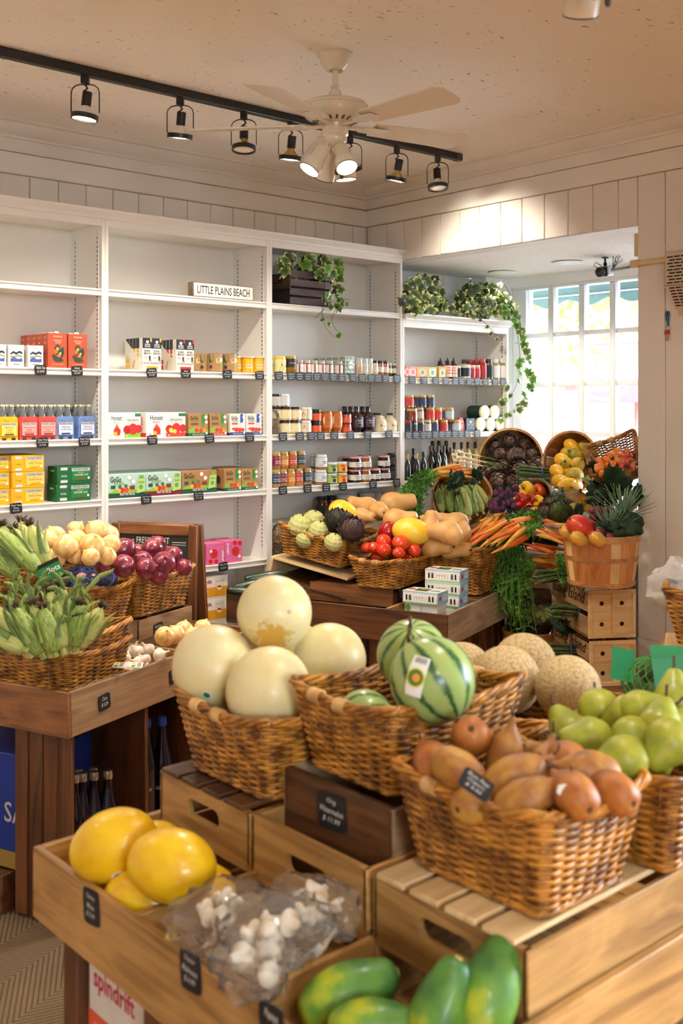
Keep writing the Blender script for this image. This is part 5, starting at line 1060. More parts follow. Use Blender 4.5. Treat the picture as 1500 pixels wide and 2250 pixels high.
# ==== CRATES, TRAY TABLES, BASKETS
OAK = wood('honey_stained_pine', (132, 92, 46), (200, 154, 90), 0, .5)
OAKY = wood('honey_stained_pine_y', (132, 92, 46), (200, 154, 90), 1, .5)
DKW = wood('dark_walnut_board', (52, 30, 16), (104, 64, 34), 0, .45); DKWY = wood('dark_walnut_board_y', (52, 30, 16), (104, 64, 34), 1, .45); DKWZ = wood('dark_walnut_board_z', (52, 30, 16), (112, 68, 36), 2, .45)
BRW = wood('brown_stained_board', (84, 50, 26), (146, 94, 52), 0, .5); BRW_LIT = wood('brown_board_daylit_y', (116, 88, 60), (176, 142, 106), 1, .5)  # y copy is paler and greyer: daylight on side faces put into the colour
PALE = wood('raw_pale_pine', (196, 158, 104), (226, 196, 146), 1, .6); PALEX = wood('raw_pale_pine_x', (196, 158, 104), (226, 196, 146), 0, .6)
def board_hole(w, h, t, cz, hw, hh, m, seg=12):
 """upright board in xz (width w, height h, thickness t along y) with a rounded hand hole"""
 inner = []
 for i in range(seg * 2):
  a = 2 * math.pi * (i + .5) / (seg * 2); x, z = math.cos(a), math.sin(a)
  k = hw - hh; inner.append(((k if x > 0 else -k) + hh * x, cz + hh * z))
 outer = []
 for (x, z) in inner:
  dx, dz = x, z - cz; k = min((w / 2) / abs(dx) if abs(dx) > 1e-9 else 9e9, ((h - cz) if dz > 0 else cz) / abs(dz) if abs(dz) > 1e-9 else 9e9); outer.append((dx * k, cz + dz * k))
 b = MB().mat(m); n = len(inner)
 vs = [(x, 0, z) for x, z in inner] + [(x, 0, z) for x, z in outer] + [(x, t, z) for x, z in inner] + [(x, t, z) for x, z in outer]
 cs = [(w / 2, 0), (w / 2, h), (-w / 2, h), (-w / 2, 0)]; fs = []
 base = len(vs); vs += [(x, 0, z) for x, z in cs] + [(x, t, z) for x, z in cs]
 for i in range(n):
  j = (i + 1) % n; fs += [(i, n + i, n + j, j), (2 * n + i, 2 * n + j, 3 * n + j, 3 * n + i), (i, j, 2 * n + j, 2 * n + i)]
  (x0, z0), (x1, z1) = outer[i], outer[j]
  onx0, onx1 = abs(abs(x0) - w / 2) < 1e-6, abs(abs(x1) - w / 2) < 1e-6
  if onx0 != onx1:
   c = min(range(4), key=lambda q: abs(cs[q][0] - (x0 + x1) / 2) + abs(cs[q][1] - (z0 + z1) / 2))
   fs += [(n + i, base + c, n + j), (3 * n + i, 3 * n + j, base + 4 + c), (n + i, 3 * n + i, base + 4 + c, base + c), (n + j, base + c, base + 4 + c, 3 * n + j)]
  else: fs.append((n + i, 3 * n + i, 3 * n + j, n + j))
 return b.add(vs, fs)
def crate(label, loc, rz, w, l, h, m, mY, slats=2, bottom_up=False, top_m=None, rows=3, name='wooden_crate', hole=True, t=.014):
 """open crate: end boards (normal y) with hand holes, side slats along y, bottom slats along y. origin: front-left-bottom"""
 o = thing(name, label, 'crate', loc, rz)
 for q in (0, 1):
  b = board_hole(w, h, t, h * (.74 if not bottom_up else .79), w * .185, min(.018, h * .1), m) if hole else MB().mat(m).box(-w / 2, 0, 0, w / 2, t, h, .002)
  put('end_board', b.mesh('end_board', 25), o, (w / 2, q * (l - t), 0))
 sh = (h - (slats - 1) * .012) / slats
 for s_ in (0, 1):
  for i in range(slats):
   MB().box(-.004 if s_ == 0 else w - .006, 0.0, i * (sh + .012), .006 if s_ == 0 else w + .004, l, i * (sh + .012) + sh, .0015).build('side_slat', mY, o)
 zb = h if bottom_up else .006; n = 4; sw = (w - .02) / n
 for i in range(n):
  MB().box(.007 + i * (sw + .002), -.003 if bottom_up else t, zb, .007 + i * (sw + .002) + sw - .012, l + (.003 if bottom_up else -t), zb + .01, .0015).build('bottom_slat', top_m or mY, o)
 return o
def cube_frame(o, x0, y0, x1, y1, z0, z1, m, n=4):
 """upright slatted crate used as a table leg"""
 sw = (x1 - x0 - (n - 1) * .012) / n; sd_ = (y1 - y0 - (n - 1) * .012) / n
 for i in range(n):
  a = x0 + i * (sw + .012); MB().box(a, y0, z0, a + sw, y0 + .012, z1, .0015).build('leg_slat', m, o)
  c = y0 + i * (sd_ + .012)
  MB().box(x1 - .012, max(c, y0 + .0125), z0, x1, c + sd_, z1, .0015).build('leg_slat', m, o)
 MB().box(x0, y0 + .013, z0, x0 + .012, y1, z1).build('leg_panel', m, o); MB().box(x0 + .0125, y1 - .012, z0, x1 - .0125, y1, z1).build('leg_panel', m, o)
 for z in (z0, z1 - .014): MB().box(x0 + .0125, y0 + .0125, z, x1 - .0125, y1 - .0125, z + .014).build('leg_shelf', m, o)
def tray_table(label, loc, rz, w, l, ztop, mF, mS, divs=(), legs=(), name='tray_table', hgt=.137, legm=None):
 o = thing(name, label, 'table', loc, rz); t = .016; z0 = ztop - hgt
 MB().box(0, 0, z0, w, t, ztop, .002).build('front_board', mF, o); MB().box(0, l - t, z0, w, l, ztop, .002).build('back_board', mF, o)
 MB().box(0, t, z0, t, l - t, ztop, .002).build('side_board', mS, o); MB().box(w - t, t, z0, w, l - t, ztop, .002).build('side_board', mS, o)
 n = 7; sw = (l - 2 * t) / n
 for i in range(n): MB().box(t, t + i * sw, z0 + .004, w - t, t + (i + 1) * sw - .004, z0 + .016).build('floor_slat', OAK, o)
 for (a, b_, c, d_, zt_) in divs: MB().box(a, b_, z0 + .016, c, d_, zt_, .0015).build('divider', OAKY if abs(c - a) < abs(d_ - b_) else OAK, o)
 for lg in legs: cube_frame(o, *lg, 0, z0, legm or DKWZ)
 return o
# --- wicker baskets
def wick(name, c1, c2):
 m = pm(name, c1, .42, coat=.1, col2=c2, vs=26, bump=.15, bs=300); return m
WK = wick('golden_wicker', (202, 138, 52), (110, 66, 20)); WK2 = wick('dark_wicker_stake', (150, 88, 36), (84, 48, 18)); WKP = wick('pale_tie', (222, 180, 116), (176, 128, 70))
BKM = {}
def perim(W, D, rc, ds):
 """points of a rounded rectangle centred on 0 with outward normals"""
 P_ = []; hx, hy = W / 2, D / 2
 segs = [((hx, -hy + rc), (hx, hy - rc), (1, 0)), ((hx - rc, hy), (-hx + rc, hy), (0, 1)), ((-hx, hy - rc), (-hx, -hy + rc), (-1, 0)), ((-hx + rc, -hy), (hx - rc, -hy), (0, -1))]
 cc = [(hx - rc, hy - rc), (-hx + rc, hy - rc), (-hx + rc, -hy + rc), (hx - rc, -hy + rc)]
 for k, (a, b, nn) in enumerate(segs):
  L_ = math.hypot(b[0] - a[0], b[1] - a[1]); n = max(1, round(L_ / ds))
  for i in range(n): P_.append((a[0] + (b[0] - a[0]) * i / n, a[1] + (b[1] - a[1]) * i / n, nn[0], nn[1]))
  n = max(2, round(rc * math.pi / 2 / ds)); a0 = k * math.pi / 2
  for i in range(n): q = a0 + math.pi / 2 * i / n; P_.append((cc[k][0] + rc * math.cos(q), cc[k][1] + rc * math.sin(q), math.cos(q), math.sin(q)))
 return P_
def basket_meshes(W, D, H, flare=.032, dip=.02, rr=.0036, sp=.036, knots=True):
 key = (W, D, H, flare, dip)
 if key in BKM: return BKM[key]
 base = perim(W, D, .016, sp / 4); n = len(base) // 4 * 4
 base = [base[int(i * len(base) / n)] for i in range(n)]
 def pos(i, f, off=0):
  x, y, nx, ny = base[i % n]; k = 1 - (1 - f) * flare * 2 / W; k2 = 1 - (1 - f) * flare * 2 / D
  ex = 1 - (x / (W / 2)) ** 2 if abs(ny) > .7 else 1 - (y / (D / 2)) ** 2
  return Vector((x * k + nx * off, y * k2 + ny * off, f * (H - dip * max(0, ex))))
 rows = int(H / (rr * 2.05)); wv = MB().mat(WK)
 for j in range(rows):
  f = (j + .8) / (rows + .8); ph = j % 2
  pts = []
  for i in range(0, n):
   s_ = math.sin((i / 4 * .5 + .5 * ph + .125) * 2 * math.pi) ; pts.append(pos(i, f, s_ * .0036))
  wv.tube(pts, rr, 5, True, flat=.85, up=(0, 0, 1))
 st_ = MB().mat(WK2)
 for i in range(0, n, 4): st_.tube([pos(i + 1, 0), pos(i + 1, .5), pos(i + 1, 1)], .003, 5)
 rim = MB().mat(WK)
 for k in range(4):
  pts = []
  for i in range(n):
   a = 2 * math.pi * (i / 16 + k / 4); p = pos(i, 1); x, y, nx, ny = base[i]; pts.append(p + Vector((nx, ny, 0)) * (math.cos(a) * .006) + Vector((0, 0, math.sin(a) * .006)))
  rim.tube(pts, .0044, 6, True)
 bb = MB().mat(WK)
 for k in range(3):
  pts = []
  for i in range(n):
   a = 2 * math.pi * (i / 16 + k / 3); p = pos(i, 0); x, y, nx, ny = base[i]; pts.append(p + Vector((nx, ny, 0)) * (math.cos(a) * .004 + .002) + Vector((0, 0, .008 + math.sin(a) * .0035)))
  bb.tube(pts, .004, 5, True)
 bs_ = MB().mat(WK2); bs_.box(-W / 2 + flare, -D / 2 + flare, .003, W / 2 - flare, D / 2 - flare, .009)
 kn = MB().mat(WKP)
 for f in (.28, .52):
  for sd_ in (-1, 1):
   i = min(range(n), key=lambda q: abs(base[q][0] - (-W / 2 + W * f)) + abs(base[q][1] - sd_ * D / 2)); p = pos(i, 1)
   for q in range(5):
    c = p + Vector((-.012 + q * .006, 0, 0)); kn.tube([c + Vector((0, math.cos(a) * .012, math.sin(a) * .012)) for a in [2 * math.pi * w_ / 10 for w_ in range(10)]], .0028, 5, True, up=(1, 0, 0))
 BKM[key] = [wv.mesh('weave', 180), st_.mesh('stakes', 180), rim.mesh('rim', 180), bb.mesh('foot_border', 180), bs_.mesh('base'), kn.mesh('rim_ties', 180)]
 return BKM[key]
def basket(label, loc, rz, W, D, H, flare=.032, dip=.02, rot=None, group='wicker produce baskets', name='wicker_basket'):
 """origin at the centre of the base"""
 o = thing(name, label, 'basket', loc, rz, group, rot); ms = basket_meshes(W, D, H, flare, dip)
 for nm, me in zip(('weave', 'stakes', 'rim', 'foot_border', 'base', 'rim_ties'), ms):
  c = put(nm, me, o)
  if nm in ('weave', 'stakes', 'rim_ties'): c['kind'] = 'stuff'
 return o
class Frame:
 def __init__(s, x, y, deg): s.x, s.y, s.a = x, y, R(deg); s.c, s.s = math.cos(s.a), math.sin(s.a)
 def w(s, a, b, z=0): return Vector((s.x + a * s.c - b * s.s, s.y + a * s.s + b * s.c, z))
# ---- FRONT TABLE
FX0, FX1, FY0, FY1, FZ = -1.935, -.915, .893, 1.98, .74
ft = tray_table('front tray table of honey-stained boards holding melons and papayas', (FX0, FY0, 0), 0, FX1 - FX0, FY1 - FY0, FZ, OAK, OAKY,
 divs=[(1.567 * 0 + (-1.575 - FX0), .016, -1.561 - FX0, .268, .736), (-1.257 - FX0, .016, -1.243 - FX0, .268, .736)], legs=[(.62, .05, .95, .35), (.05, .7, .35, 1.05), (.62, .7, .95, 1.05)])
for a_, c_ in ((.05, .04), (.05, .62), (.35, .04), (.35, .62)): MB().box(a_, c_, 0, a_ + .055, c_ + .03, .603, .002).build('leg_post', DKWZ, ft)
C1 = crate('honey-stained crate under the honeydew basket', (-1.908, 1.166, .623), 0, .312, .42, .209, OAK, OAKY, top_m=DKWY, bottom_up=True)
C2 = crate('honey-stained open crate holding the dark crate', (-1.585, 1.166, .623), 0, .313, .46, .212, OAK, OAKY)
C2b = crate('dark stained crate under the watermelon basket', (-1.577, 1.236, .641), 0, .296, .37, .272, DKW, BRW_LIT, slats=3, hole=False)
C3 = crate('crate topped with pale slats under the brown pears', (-1.25, 1.166, .623), 0, .312, .53, .209, OAK, OAKY, bottom_up=True, top_m=PALE)
C4 = crate('crate hidden under the cantaloupe basket', (-1.66, 1.65, .623), 0, .33, .31, .209, OAK, OAKY, bottom_up=True)
basket('wicker basket heaped with honeydew melons', (-1.715, 1.365, .846), 0, .315, .38, .165); basket('wicker basket holding striped watermelons', (-1.425, 1.42, .915), 0, .28, .36, .165)
basket('large front wicker basket of brown pears', (-1.085, 1.33, .845), 0, .315, .262, .17); basket('wicker basket of green pears at the right edge', (-1.06, 1.6, .845), 0, .34, .255, .165); basket('wicker basket of cantaloupes behind the pears', (-1.49, 1.82, .846), 0, .36, .3, .12, group='wicker produce baskets')
# ---- LEFT TABLE
LF = Frame(-2.893, 1.447, 21)
lt = tray_table('left tray table with dark front holding corn and garlic', LF.w(-.70, 0), R(21), .70, 1.05, .74, BRW, BRW_LIT,
 divs=[(.40, .32, .414, 1.034, .735), (.414, .315, .684, .329, .735), (.414, .62, .684, .634, .735)], legs=[])
for i in range(4): MB().box(.455 + i * .06, .03, .02, .455 + i * .06 + .05, .044, .603, .0015).build('leg_slat', DKWZ, lt)
MB().box(.44, .046, 0, .695, .36, .02).build('leg_shelf', DKWY, lt)
for a_ in (.05, .63): MB().box(a_, .95, 0, a_ + .05, 1.0, .603, .002).build('leg_post', DKWZ, lt)
MB().box(.44, .046, .02, .452, .36, .603).build('leg_panel', DKWZ, lt)
basket('lower of the two nested wicker baskets of front corn', LF.w(-.195, .185, .722), R(21), .33, .30, .125, .02); basket('upper nested wicker basket filled with front corn', LF.w(-.195, .185, .778), R(21), .33, .30, .125, .02); crate('low crate raising the front corn baskets', LF.w(-.33, .045, .62), R(21), .27, .26, .09, BRW, BRW_LIT, slats=1, bottom_up=True, hole=False)
crate('brown crate with price tag under the shallot basket', LF.w(-.61, .37, .62), R(21), .32, .31, .19, BRW, BRW_LIT, slats=1); crate('brown crate with hand hole under the red onion basket', LF.w(-.61, .69, .62), R(21), .32, .33, .185, BRW, BRW_LIT, slats=1)
basket('wicker basket of shallots in blue net bag', LF.w(-.45, .555, .812), R(21), .33, .235, .155); basket('wicker basket piled with red onions', LF.w(-.45, .86, .807), R(21), .33, .36, .16)
crate('crate raising the yellow onion basket', LF.w(-.80, .42, .62), R(21), .185, .45, .3, BRW, BRW_LIT, slats=2); basket('wicker basket heaped with yellow onions', LF.w(-.62, .66, .93), R(21), .26, .40, .12); crate('crate raising the rear corn basket', LF.w(-.80, .02, .745), R(21), .36, .34, .13, BRW, BRW_LIT, bottom_up=True); basket('rear wicker basket of corn at the left edge', LF.w(-.60, .20, .89), R(21), .33, .33, .13)
def f(p): p.text('SARATOGA', .1, .4, 2.2, .6, (196, 196, 196), .01); p.rect(0, 0, 1, .16, (150, 124, 60))
bx = thing('water_case', 'blue bottled water case at the left edge under table', 'case', LF.w(-.555, .05, .14), R(21))
MB().box(0, 0, 0, .34, .3, .36, .003).build('carton', card((18, 50, 140)), bx)
p = Print(.34, .36); p.text('SARATOGA', .52, .42, 1.5, .56, (190, 190, 196), .01) if 0 else p.text('SA', .72, .4, .98, .58, (190, 190, 196), .01); p.rect(0, 0, 1, .15, (150, 124, 60)); p.on(bx, faceM((0, -.0005, 0), (1, 0, 0), (0, 0, 1)), 'printed_front')
o = MB().box(-.25, -.05, 0, .17, .3, .13, .003).build('pallet_box', DKW, None, LF.w(-.45, .06), (0, 0, R(21))); tag(o, 'low dark wooden box on the floor under water case', 'box')
WBM = pm('cobalt_glass', (10, 12, 40), .06, coat=.6)
def wbottle(r, h): return [(0, 0), (r, 0), (r, h * .5), (r * .95, h * .58), (r * .5, h * .76), (r * .38, h * .84), (r * .36, h * .93), (r * .36, h * .93)]
wbt = thing('water_bottle', 'x', 'bottle'); put('body', MB().mat(WBM).lathe(wbottle(.037, .31), 24).mesh('body'), wbt)
put('cap', MB().mat(pm('silver_cap', (190, 190, 186), .25, metal=.9)).lathe([(0, .284), (.016, .284), (.016, .3), (.014, .309), (0, .31)], 18).mesh('cap'), wbt)
wbp = Stamp(wbt)
wb2_ = copy_tree(wbt); c_ = [c for c in wb2_.children if c.name.startswith('cap')][0]; c_.data = c_.data.copy(); c_.data.materials.clear(); c_.data.materials.append(pm('blue_cap', (24, 60, 150), .4))
p = Print(.05, .05); p.text('SARATOGA', .0, .4, 1, .62, (206, 206, 206), .01)
for v in range(len(p.b.v)):
 x, y_, z = p.b.v[v]; a_ = (x - .025) / .037; p.b.v[v] = ((.0374) * math.cos(a_), .0374 * math.sin(a_), y_ + .08)
put('lettering', p.mesh('lettering'), wb2_); wbl = Stamp(wb2_)
sh1, sh2 = .113, .164
crt = thing('bottle_shelf', 'dark slatted bottle shelf between the left table legs', 'shelf', LF.w(-.04, .03), R(21))
for a, b_, z in ((-.33, .40, sh1), (-.33, .72, sh2)): MB().box(a, b_ - .02, z - .014, .02, b_ + .28, z, .002).build('shelf_board', DKWY, crt)
for b_ in (.36, .66, 1.0): MB().box(-.34, b_, 0, .02, b_ + .016, .598, .002).build('upright', DKWZ, crt)
MB().box(-.35, .37, 0, -.335, 1.0, .598).build('back_board', DKWZ, crt)
k = 0
for (px, py) in ((165, 1715), (182, 1700), (207, 1690), (237, 1680), (172, 1675), (205, 1675), (152, 1690)):
 p3 = at(px, py, 3.35 + .012 * k); lc = Vector((p3.x, p3.y, sh1)); wbp(lc, (0, 0, 0), 'silver-capped dark blue water bottle, %s of the left group' % ORD[k], 'silver-capped water bottles'); k += 1
for k, (px, py) in enumerate(((308, 1572), (322, 1595), (356, 1580), (298, 1600))):
 p3 = at(px, py, 3.6 + .02 * k); wbl(Vector((p3.x, p3.y, sh2)), (0, 0, R(-42)), 'blue-capped dark blue water bottle, %s of the right group' % ORD[k], 'blue-capped water bottles', (1, 1, 1.15))
# ---- MIDDLE TABLE
MF = Frame(-2.951, 3.157, 20)
tray_table('middle tray table of dark boards holding tomatoes and squash', MF.w(-1.10, 0), R(20), 1.10, .86, .74, DKW, wood('daylit_side_board', (140, 116, 92), (190, 166, 138), 1, .5),  # side boards carry daylight in their colour, paler and greyer than the front
 divs=[(.80, .016, .814, .844, .735), (.814, .44, 1.084, .454, .73)], legs=[(.72, .04, 1.05, .40), (.72, .50, 1.05, .83), (.08, .05, .40, .40)])
def crate_x(label, loc, rz, l, w, h, m, mE, slats=2): # long slats along x, ends (normal x)
 o = thing('wooden_crate', label, 'crate', loc, rz)
 sh = (h - (slats - 1) * .012) / slats
 for q in (0, 1):
  for i in range(slats): MB().box(0, q * (w - .01), i * (sh + .012), l, q * (w - .01) + .01, i * (sh + .012) + sh, .0015).build('side_slat', m, o)
  b = board_hole(w - .021, h, .014, h * .66, w * .2, .014, mE); put('end_board', b.mesh('end_board', 25), o, (.0005 + q * (l - .001 - .014) + .014 * 1, w / 2, 0), (0, 0, R(90)))
 n = 4; sw = (w - .022) / n
 for i in range(n): MB().box(.015, .011 + i * sw, h - .009, l - .015, .011 + (i + 1) * sw - .008, h, .001).build('top_slat', m, o)
 return o
crate_x('brown slatted crate under the tomato basket', MF.w(-.74, .15, .62), R(20), .42, .34, .178, BRW, DKWY)
ct = thing('wooden_crate', 'pale tipped crate open at front under the artichoke basket', 'crate', MF.w(-.95, .14, .80), 0, None, (0, R(10), R(20)))
MB().box(0, 0, .088, .40, .36, .1, .002).build('top_board', PALEX, ct); MB().box(-.014, 0, -.02, 0, .36, .1, .002).build('end_board', PALE, ct); MB().box(0, .345, 0, .40, .36, .088, .001).build('back_board', DKW, ct); MB().box(0, .002, 0, .40, .345, .008, .001).build('bottom_board', DKW, ct)
basket('wicker basket of artichokes tipped on pale crate', MF.w(-.745, .30, .892), 0, .36, .34, .14, rot=(0, R(10), R(20))); BTM = basket('wicker basket full of tomatoes', MF.w(-.385, .305, .80), R(20), .25, .42, .135)
crate_x('hidden crate raising the squash baskets', MF.w(-.95, .55, .62), R(20), .6, .28, .24, BRW, DKWY); BSQ = basket('wicker basket of butternut squash with hoop handle', MF.w(-.62, .71, .865), R(20), .50, .27, .11)
basket('pale wicker basket of butternut squash at right', MF.w(-.16, .62, .74), R(20), .28, .36, .22); crate_x('hidden crate under right squash basket', MF.w(-.275, .46, .62), R(20), .25, .34, .115, BRW, DKWY)
for k, (a, b_, z0, h_) in enumerate(((-.62, .60, .985, .12), (-.385, .50, .94, .11))):
 bk_ = (BSQ, BTM)[k]; h = put('hoop_handle', None, bk_, (0, (-.11, .195)[k], z0 - bk_.location.z))
 for q in range(3): MB().tube([(-.13 * math.cos(s_) + .003 * q, .004 * math.sin(6 * s_ + q * 2), h_ * math.sin(s_) + .003 * math.cos(5 * s_ + q * 2) - .02) for s_ in [math.pi * i / 14 for i in range(15)]], .0045, 6).build('twig', WK2, h)
 MB().tube([(.02, 0, h_ - .018), (.05, 0, h_ - .026), (.075, .0, h_ - .04)], .012, 8).build('grey_tape', pm('grey_tape', (96, 108, 112), .5), h)
# ---- RIGHT EDGE TABLE
tray_table('tray table at the right edge holding a bag of avocados', (-1.60, 2.28, 0), R(8), 1.1, .33, .80, BRW, BRW_LIT, legs=[(.05, .03, .38, .3)])
crate('pale slatted crate stack at right under wicker basket', (at(1447, 1440, 2.95).x, at(1447, 1440, 2.95).y, .0), R(30), .42, .4, .87, OAK, OAKY, slats=4, bottom_up=True, top_m=PALE)
basket('tall wicker basket with plastic bags at the right edge', (at(1578, 1400, 3.12).x, at(1578, 1400, 3.12).y, .883), R(30), .3, .3, .19, .045)
# ---- BOX UNDER FRONT TABLE
def f(p):
 p.rect(0, .2, 1, .56, (226, 92, 58)); p.text('spindrift', .1, .68, .82, .84, (196, 36, 66), .02)
 for i in range(3): p.text('sparkling water and real fruit', .1, .47 - i * .065, .8, .51 - i * .065, (250, 200, 180))
 p.text('Grapefruit', .1, .24, .45, .3, (246, 190, 50), .01)
P_ = Prod('seltzer_case', 'seltzer case', .34, .30, .24, (236, 230, 220), None, None)
sx = thing('seltzer_case', 'white and coral seltzer case under the front table', 'seltzer case', (-1.815, .95, .285))
MB().box(0, 0, 0, .21, .3, .31, .003).build('carton', card((236, 230, 220)), sx); p = Print(.21, .31); f(p); p.on(sx, faceM((0, 0, 0), (1, 0, 0), (0, 0, 1)), 'printed_front')
o = MB().box(0, 0, 0, .22, .3, .284, .003).build('lower_case', DKW, None, (-1.82, .95, .0)); tag(o, 'dark wooden box under the seltzer case', 'box')
bpy.data.objects.remove(bpy.data.objects['tmp']) if 'tmp' in bpy.data.objects else None
def carpet():
 m = pm('ribbed_brown_carpet', (128, 106, 78), .95); nt = m.node_tree; N = nt.nodes.new; L = nt.links.new
 tc = N('ShaderNodeTexCoord'); mp = N('ShaderNodeMapping'); L(tc.outputs['Object'], mp.inputs[0]); sx_ = N('ShaderNodeSeparateXYZ'); L(mp.outputs[0], sx_.inputs[0])
 def M(op, a, b=None):
  n = N('ShaderNodeMath'); n.operation = op
  for i, v in enumerate((a, b)):
   if v is None: continue
   if isinstance(v, (int, float)): n.inputs[i].default_value = v
   else: L(v, n.inputs[i])
  return n.outputs[0]
 zig = M('PINGPONG', M('MULTIPLY', sx_.outputs[0], 1.0), .16); ph = M('ADD', M('MULTIPLY', zig, 1.2), sx_.outputs[1])
 saw = M('PINGPONG', ph, .011); r = N('ShaderNodeValToRGB'); r.color_ramp.elements[0].position = .12; r.color_ramp.elements[1].position = .4
 L(M('MULTIPLY', saw, 1 / .011), r.inputs[0]); r.color_ramp.elements[0].color = lin((84, 68, 48)); r.color_ramp.elements[1].color = lin((140, 116, 86))
 n = N('ShaderNodeTexNoise'); n.inputs['Scale'].default_value = 400; L(tc.outputs['Object'], n.inputs['Vector']); mx = N('ShaderNodeMixRGB'); mx.blend_type = 'MULTIPLY'; mx.inputs[0].default_value = .5; L(r.outputs[0], mx.inputs[1]); L(n.outputs[0], mx.inputs[2]); L(mx.outputs[0], nt.nodes['Principled BSDF'].inputs[0])
 bp = N('ShaderNodeBump'); bp.inputs['Strength'].default_value = .8; bp.inputs['Distance'].default_value = .004; L(M('ADD', M('MULTIPLY', saw, 60), n.outputs[0]), bp.inputs['Height']); L(bp.outputs[0], nt.nodes['Principled BSDF'].inputs['Normal'])
 return m
o = MB().box(-1.2, -2.2, 0.0005, 2.2, 0, .009, .003).build('carpet_runner', carpet(), None, Vector(onZ(40, 1978, .009)) * Vector((1, 1, 0)), (0, 0, R(21))); tag(o, 'brown carpet runner with herringbone ribs on the floor', 'carpet')
# ---- A-FRAME CHALKBOARD
pl, pr_ = at(253, 1147, 4.50), at(440, 1150, 4.38)
d = (pr_ - pl); d.z = 0; wA = d.length; az = math.atan2(d.y, d.x)
af = thing('chalkboard_sign', 'brown A-frame chalkboard sign lettered Freshdirect', 'chalkboard', (pl.x, pl.y, 0), az)
hA = pl.z; tl = R(3.2)
for sd_, nm in ((-1, 'front_panel'), (1, 'rear_panel')):
 pn = put(nm, None, af, (0, sd_ * .012, hA), (sd_ * tl * (.6 if sd_ < 0 else 2.2), 0, 0)); y0, y1 = (-.02, 0) if sd_ < 0 else (0, .02); FR = wood('chestnut_frame', (84, 46, 20), (132, 80, 40), 2, .45); FRX = wood('chestnut_frame_x', (84, 46, 20), (132, 80, 40), 0, .45)
 MB().box(0, y0, -hA + .004, .04, y1, 0, .003).build('frame_stile', FR, pn); MB().box(wA - .04, y0, -hA + .004, wA, y1, 0, .003).build('frame_stile', FR, pn); MB().box(.04, y0, -.045, wA - .04, y1, 0, .003).build('frame_rail', FRX, pn); MB().box(.04, y0, -hA + .1, wA - .04, y1, -hA + .14, .003).build('frame_rail', FRX, pn)
 MB().box(.038, y0 * .5 - .002, -hA + .13, wA - .038, y0 * .5 + .004, -.04).build('slate', pm('chalkboard_slate', (44, 42, 38), .7, var=.2, vs=6), pn)
 if sd_ < 0:
  p = Print(wA - .08, hA * .6); Wc = (226, 222, 212); p.text('FRESHDIRECT', .24, .945, .72, .985, Wc, .004); p.rect(.02, .955, .17, .959, (170, 200, 160)); p.rect(.04, .94, .17, .944, (170, 200, 160)); p.rect(.76, .955, .96, .959, (230, 226, 214)); p.rect(.76, .94, .96, .944, (170, 200, 160)); p.text('ORGANIC', .3, .88, .62, .92, Wc, .004)
  o = put('chalk_lettering', p.mesh('chalk_lettering'), pn); o.matrix_local = faceM((.04, -.0125, -.045 - hA * .6), (1, 0, 0), (0, 0, 1))
# ---- TABLE PRICE TAGS
def wall_tag(p, rz, label, txt, w=.07, h=.055, tilt=0): return price_tag(p, (R(90), tilt, rz), label, txt, w, h, group='chalk price tags on tables')
def fy(px, Y): return onY(px, 900, Y).x
wall_tag((fy(203, FY0), FY0 - .0005, onY(203, 1992, FY0).z), 0, 'black price tag on front tray under the yellow melons', ['Canary', 'Melon', '$ 5.99'], .056, .062)
wall_tag((fy(421, FY0), FY0 - .0005, onY(421, 2133, FY0).z), 0, 'black price tag on front tray under the mushrooms', ['Oyster', 'Mushrooms', '$ 6.99'], .056, .062)
wall_tag((fy(600, FY0), FY0 - .0005, onY(600, 2255, FY0).z), 0, 'black price tag at the bottom edge under the papayas', ['Papaya', '$ 4.99'], .056, .062)
wall_tag((fy(731, 1.236), 1.2355, onY(731, 1783, 1.236).z), 0, 'black price tag reading Org Watermelon on dark crate', ['Org', 'Watermelon', '$ 11.99'], .078, .066)
wall_tag(LF.w(.0005, .16, .675), R(21 + 90), 'black price tag reading Corn on left tray side', ['Corn', '$ 3.29'], .055, .05); wall_tag(LF.w(.0005, .52, .675), R(21 + 90), 'black price tag for garlic on left tray side', ['Garlic', '$ 2.99'], .055, .05)
wall_tag(LF.w(-.285, .55, .765), R(21 + 90), 'black price tag on crate under the shallots', ['Shallots', '$ 5.29'], .05, .045); wall_tag(LF.w(-.285, .80, .755), R(21 + 90), 'black price tag on crate under the red onions', ['Red Onion', 'Organic $ 3.99'], .055, .045)
wall_tag(MF.w(-.319, .23, .765), R(20 + 90), 'black price tag on crate end under the tomatoes', ['Tomato vine', 'organic', '$ 5.29'], .05, .055)
t = price_tag(at(1046, 1724, 1.53), (R(62), R(28), R(20)), 'black price tag stuck among the brown pears', ['Bosc Pear', 'Organic', '$ 4.99'], .05, .03, group='chalk price tags on tables')
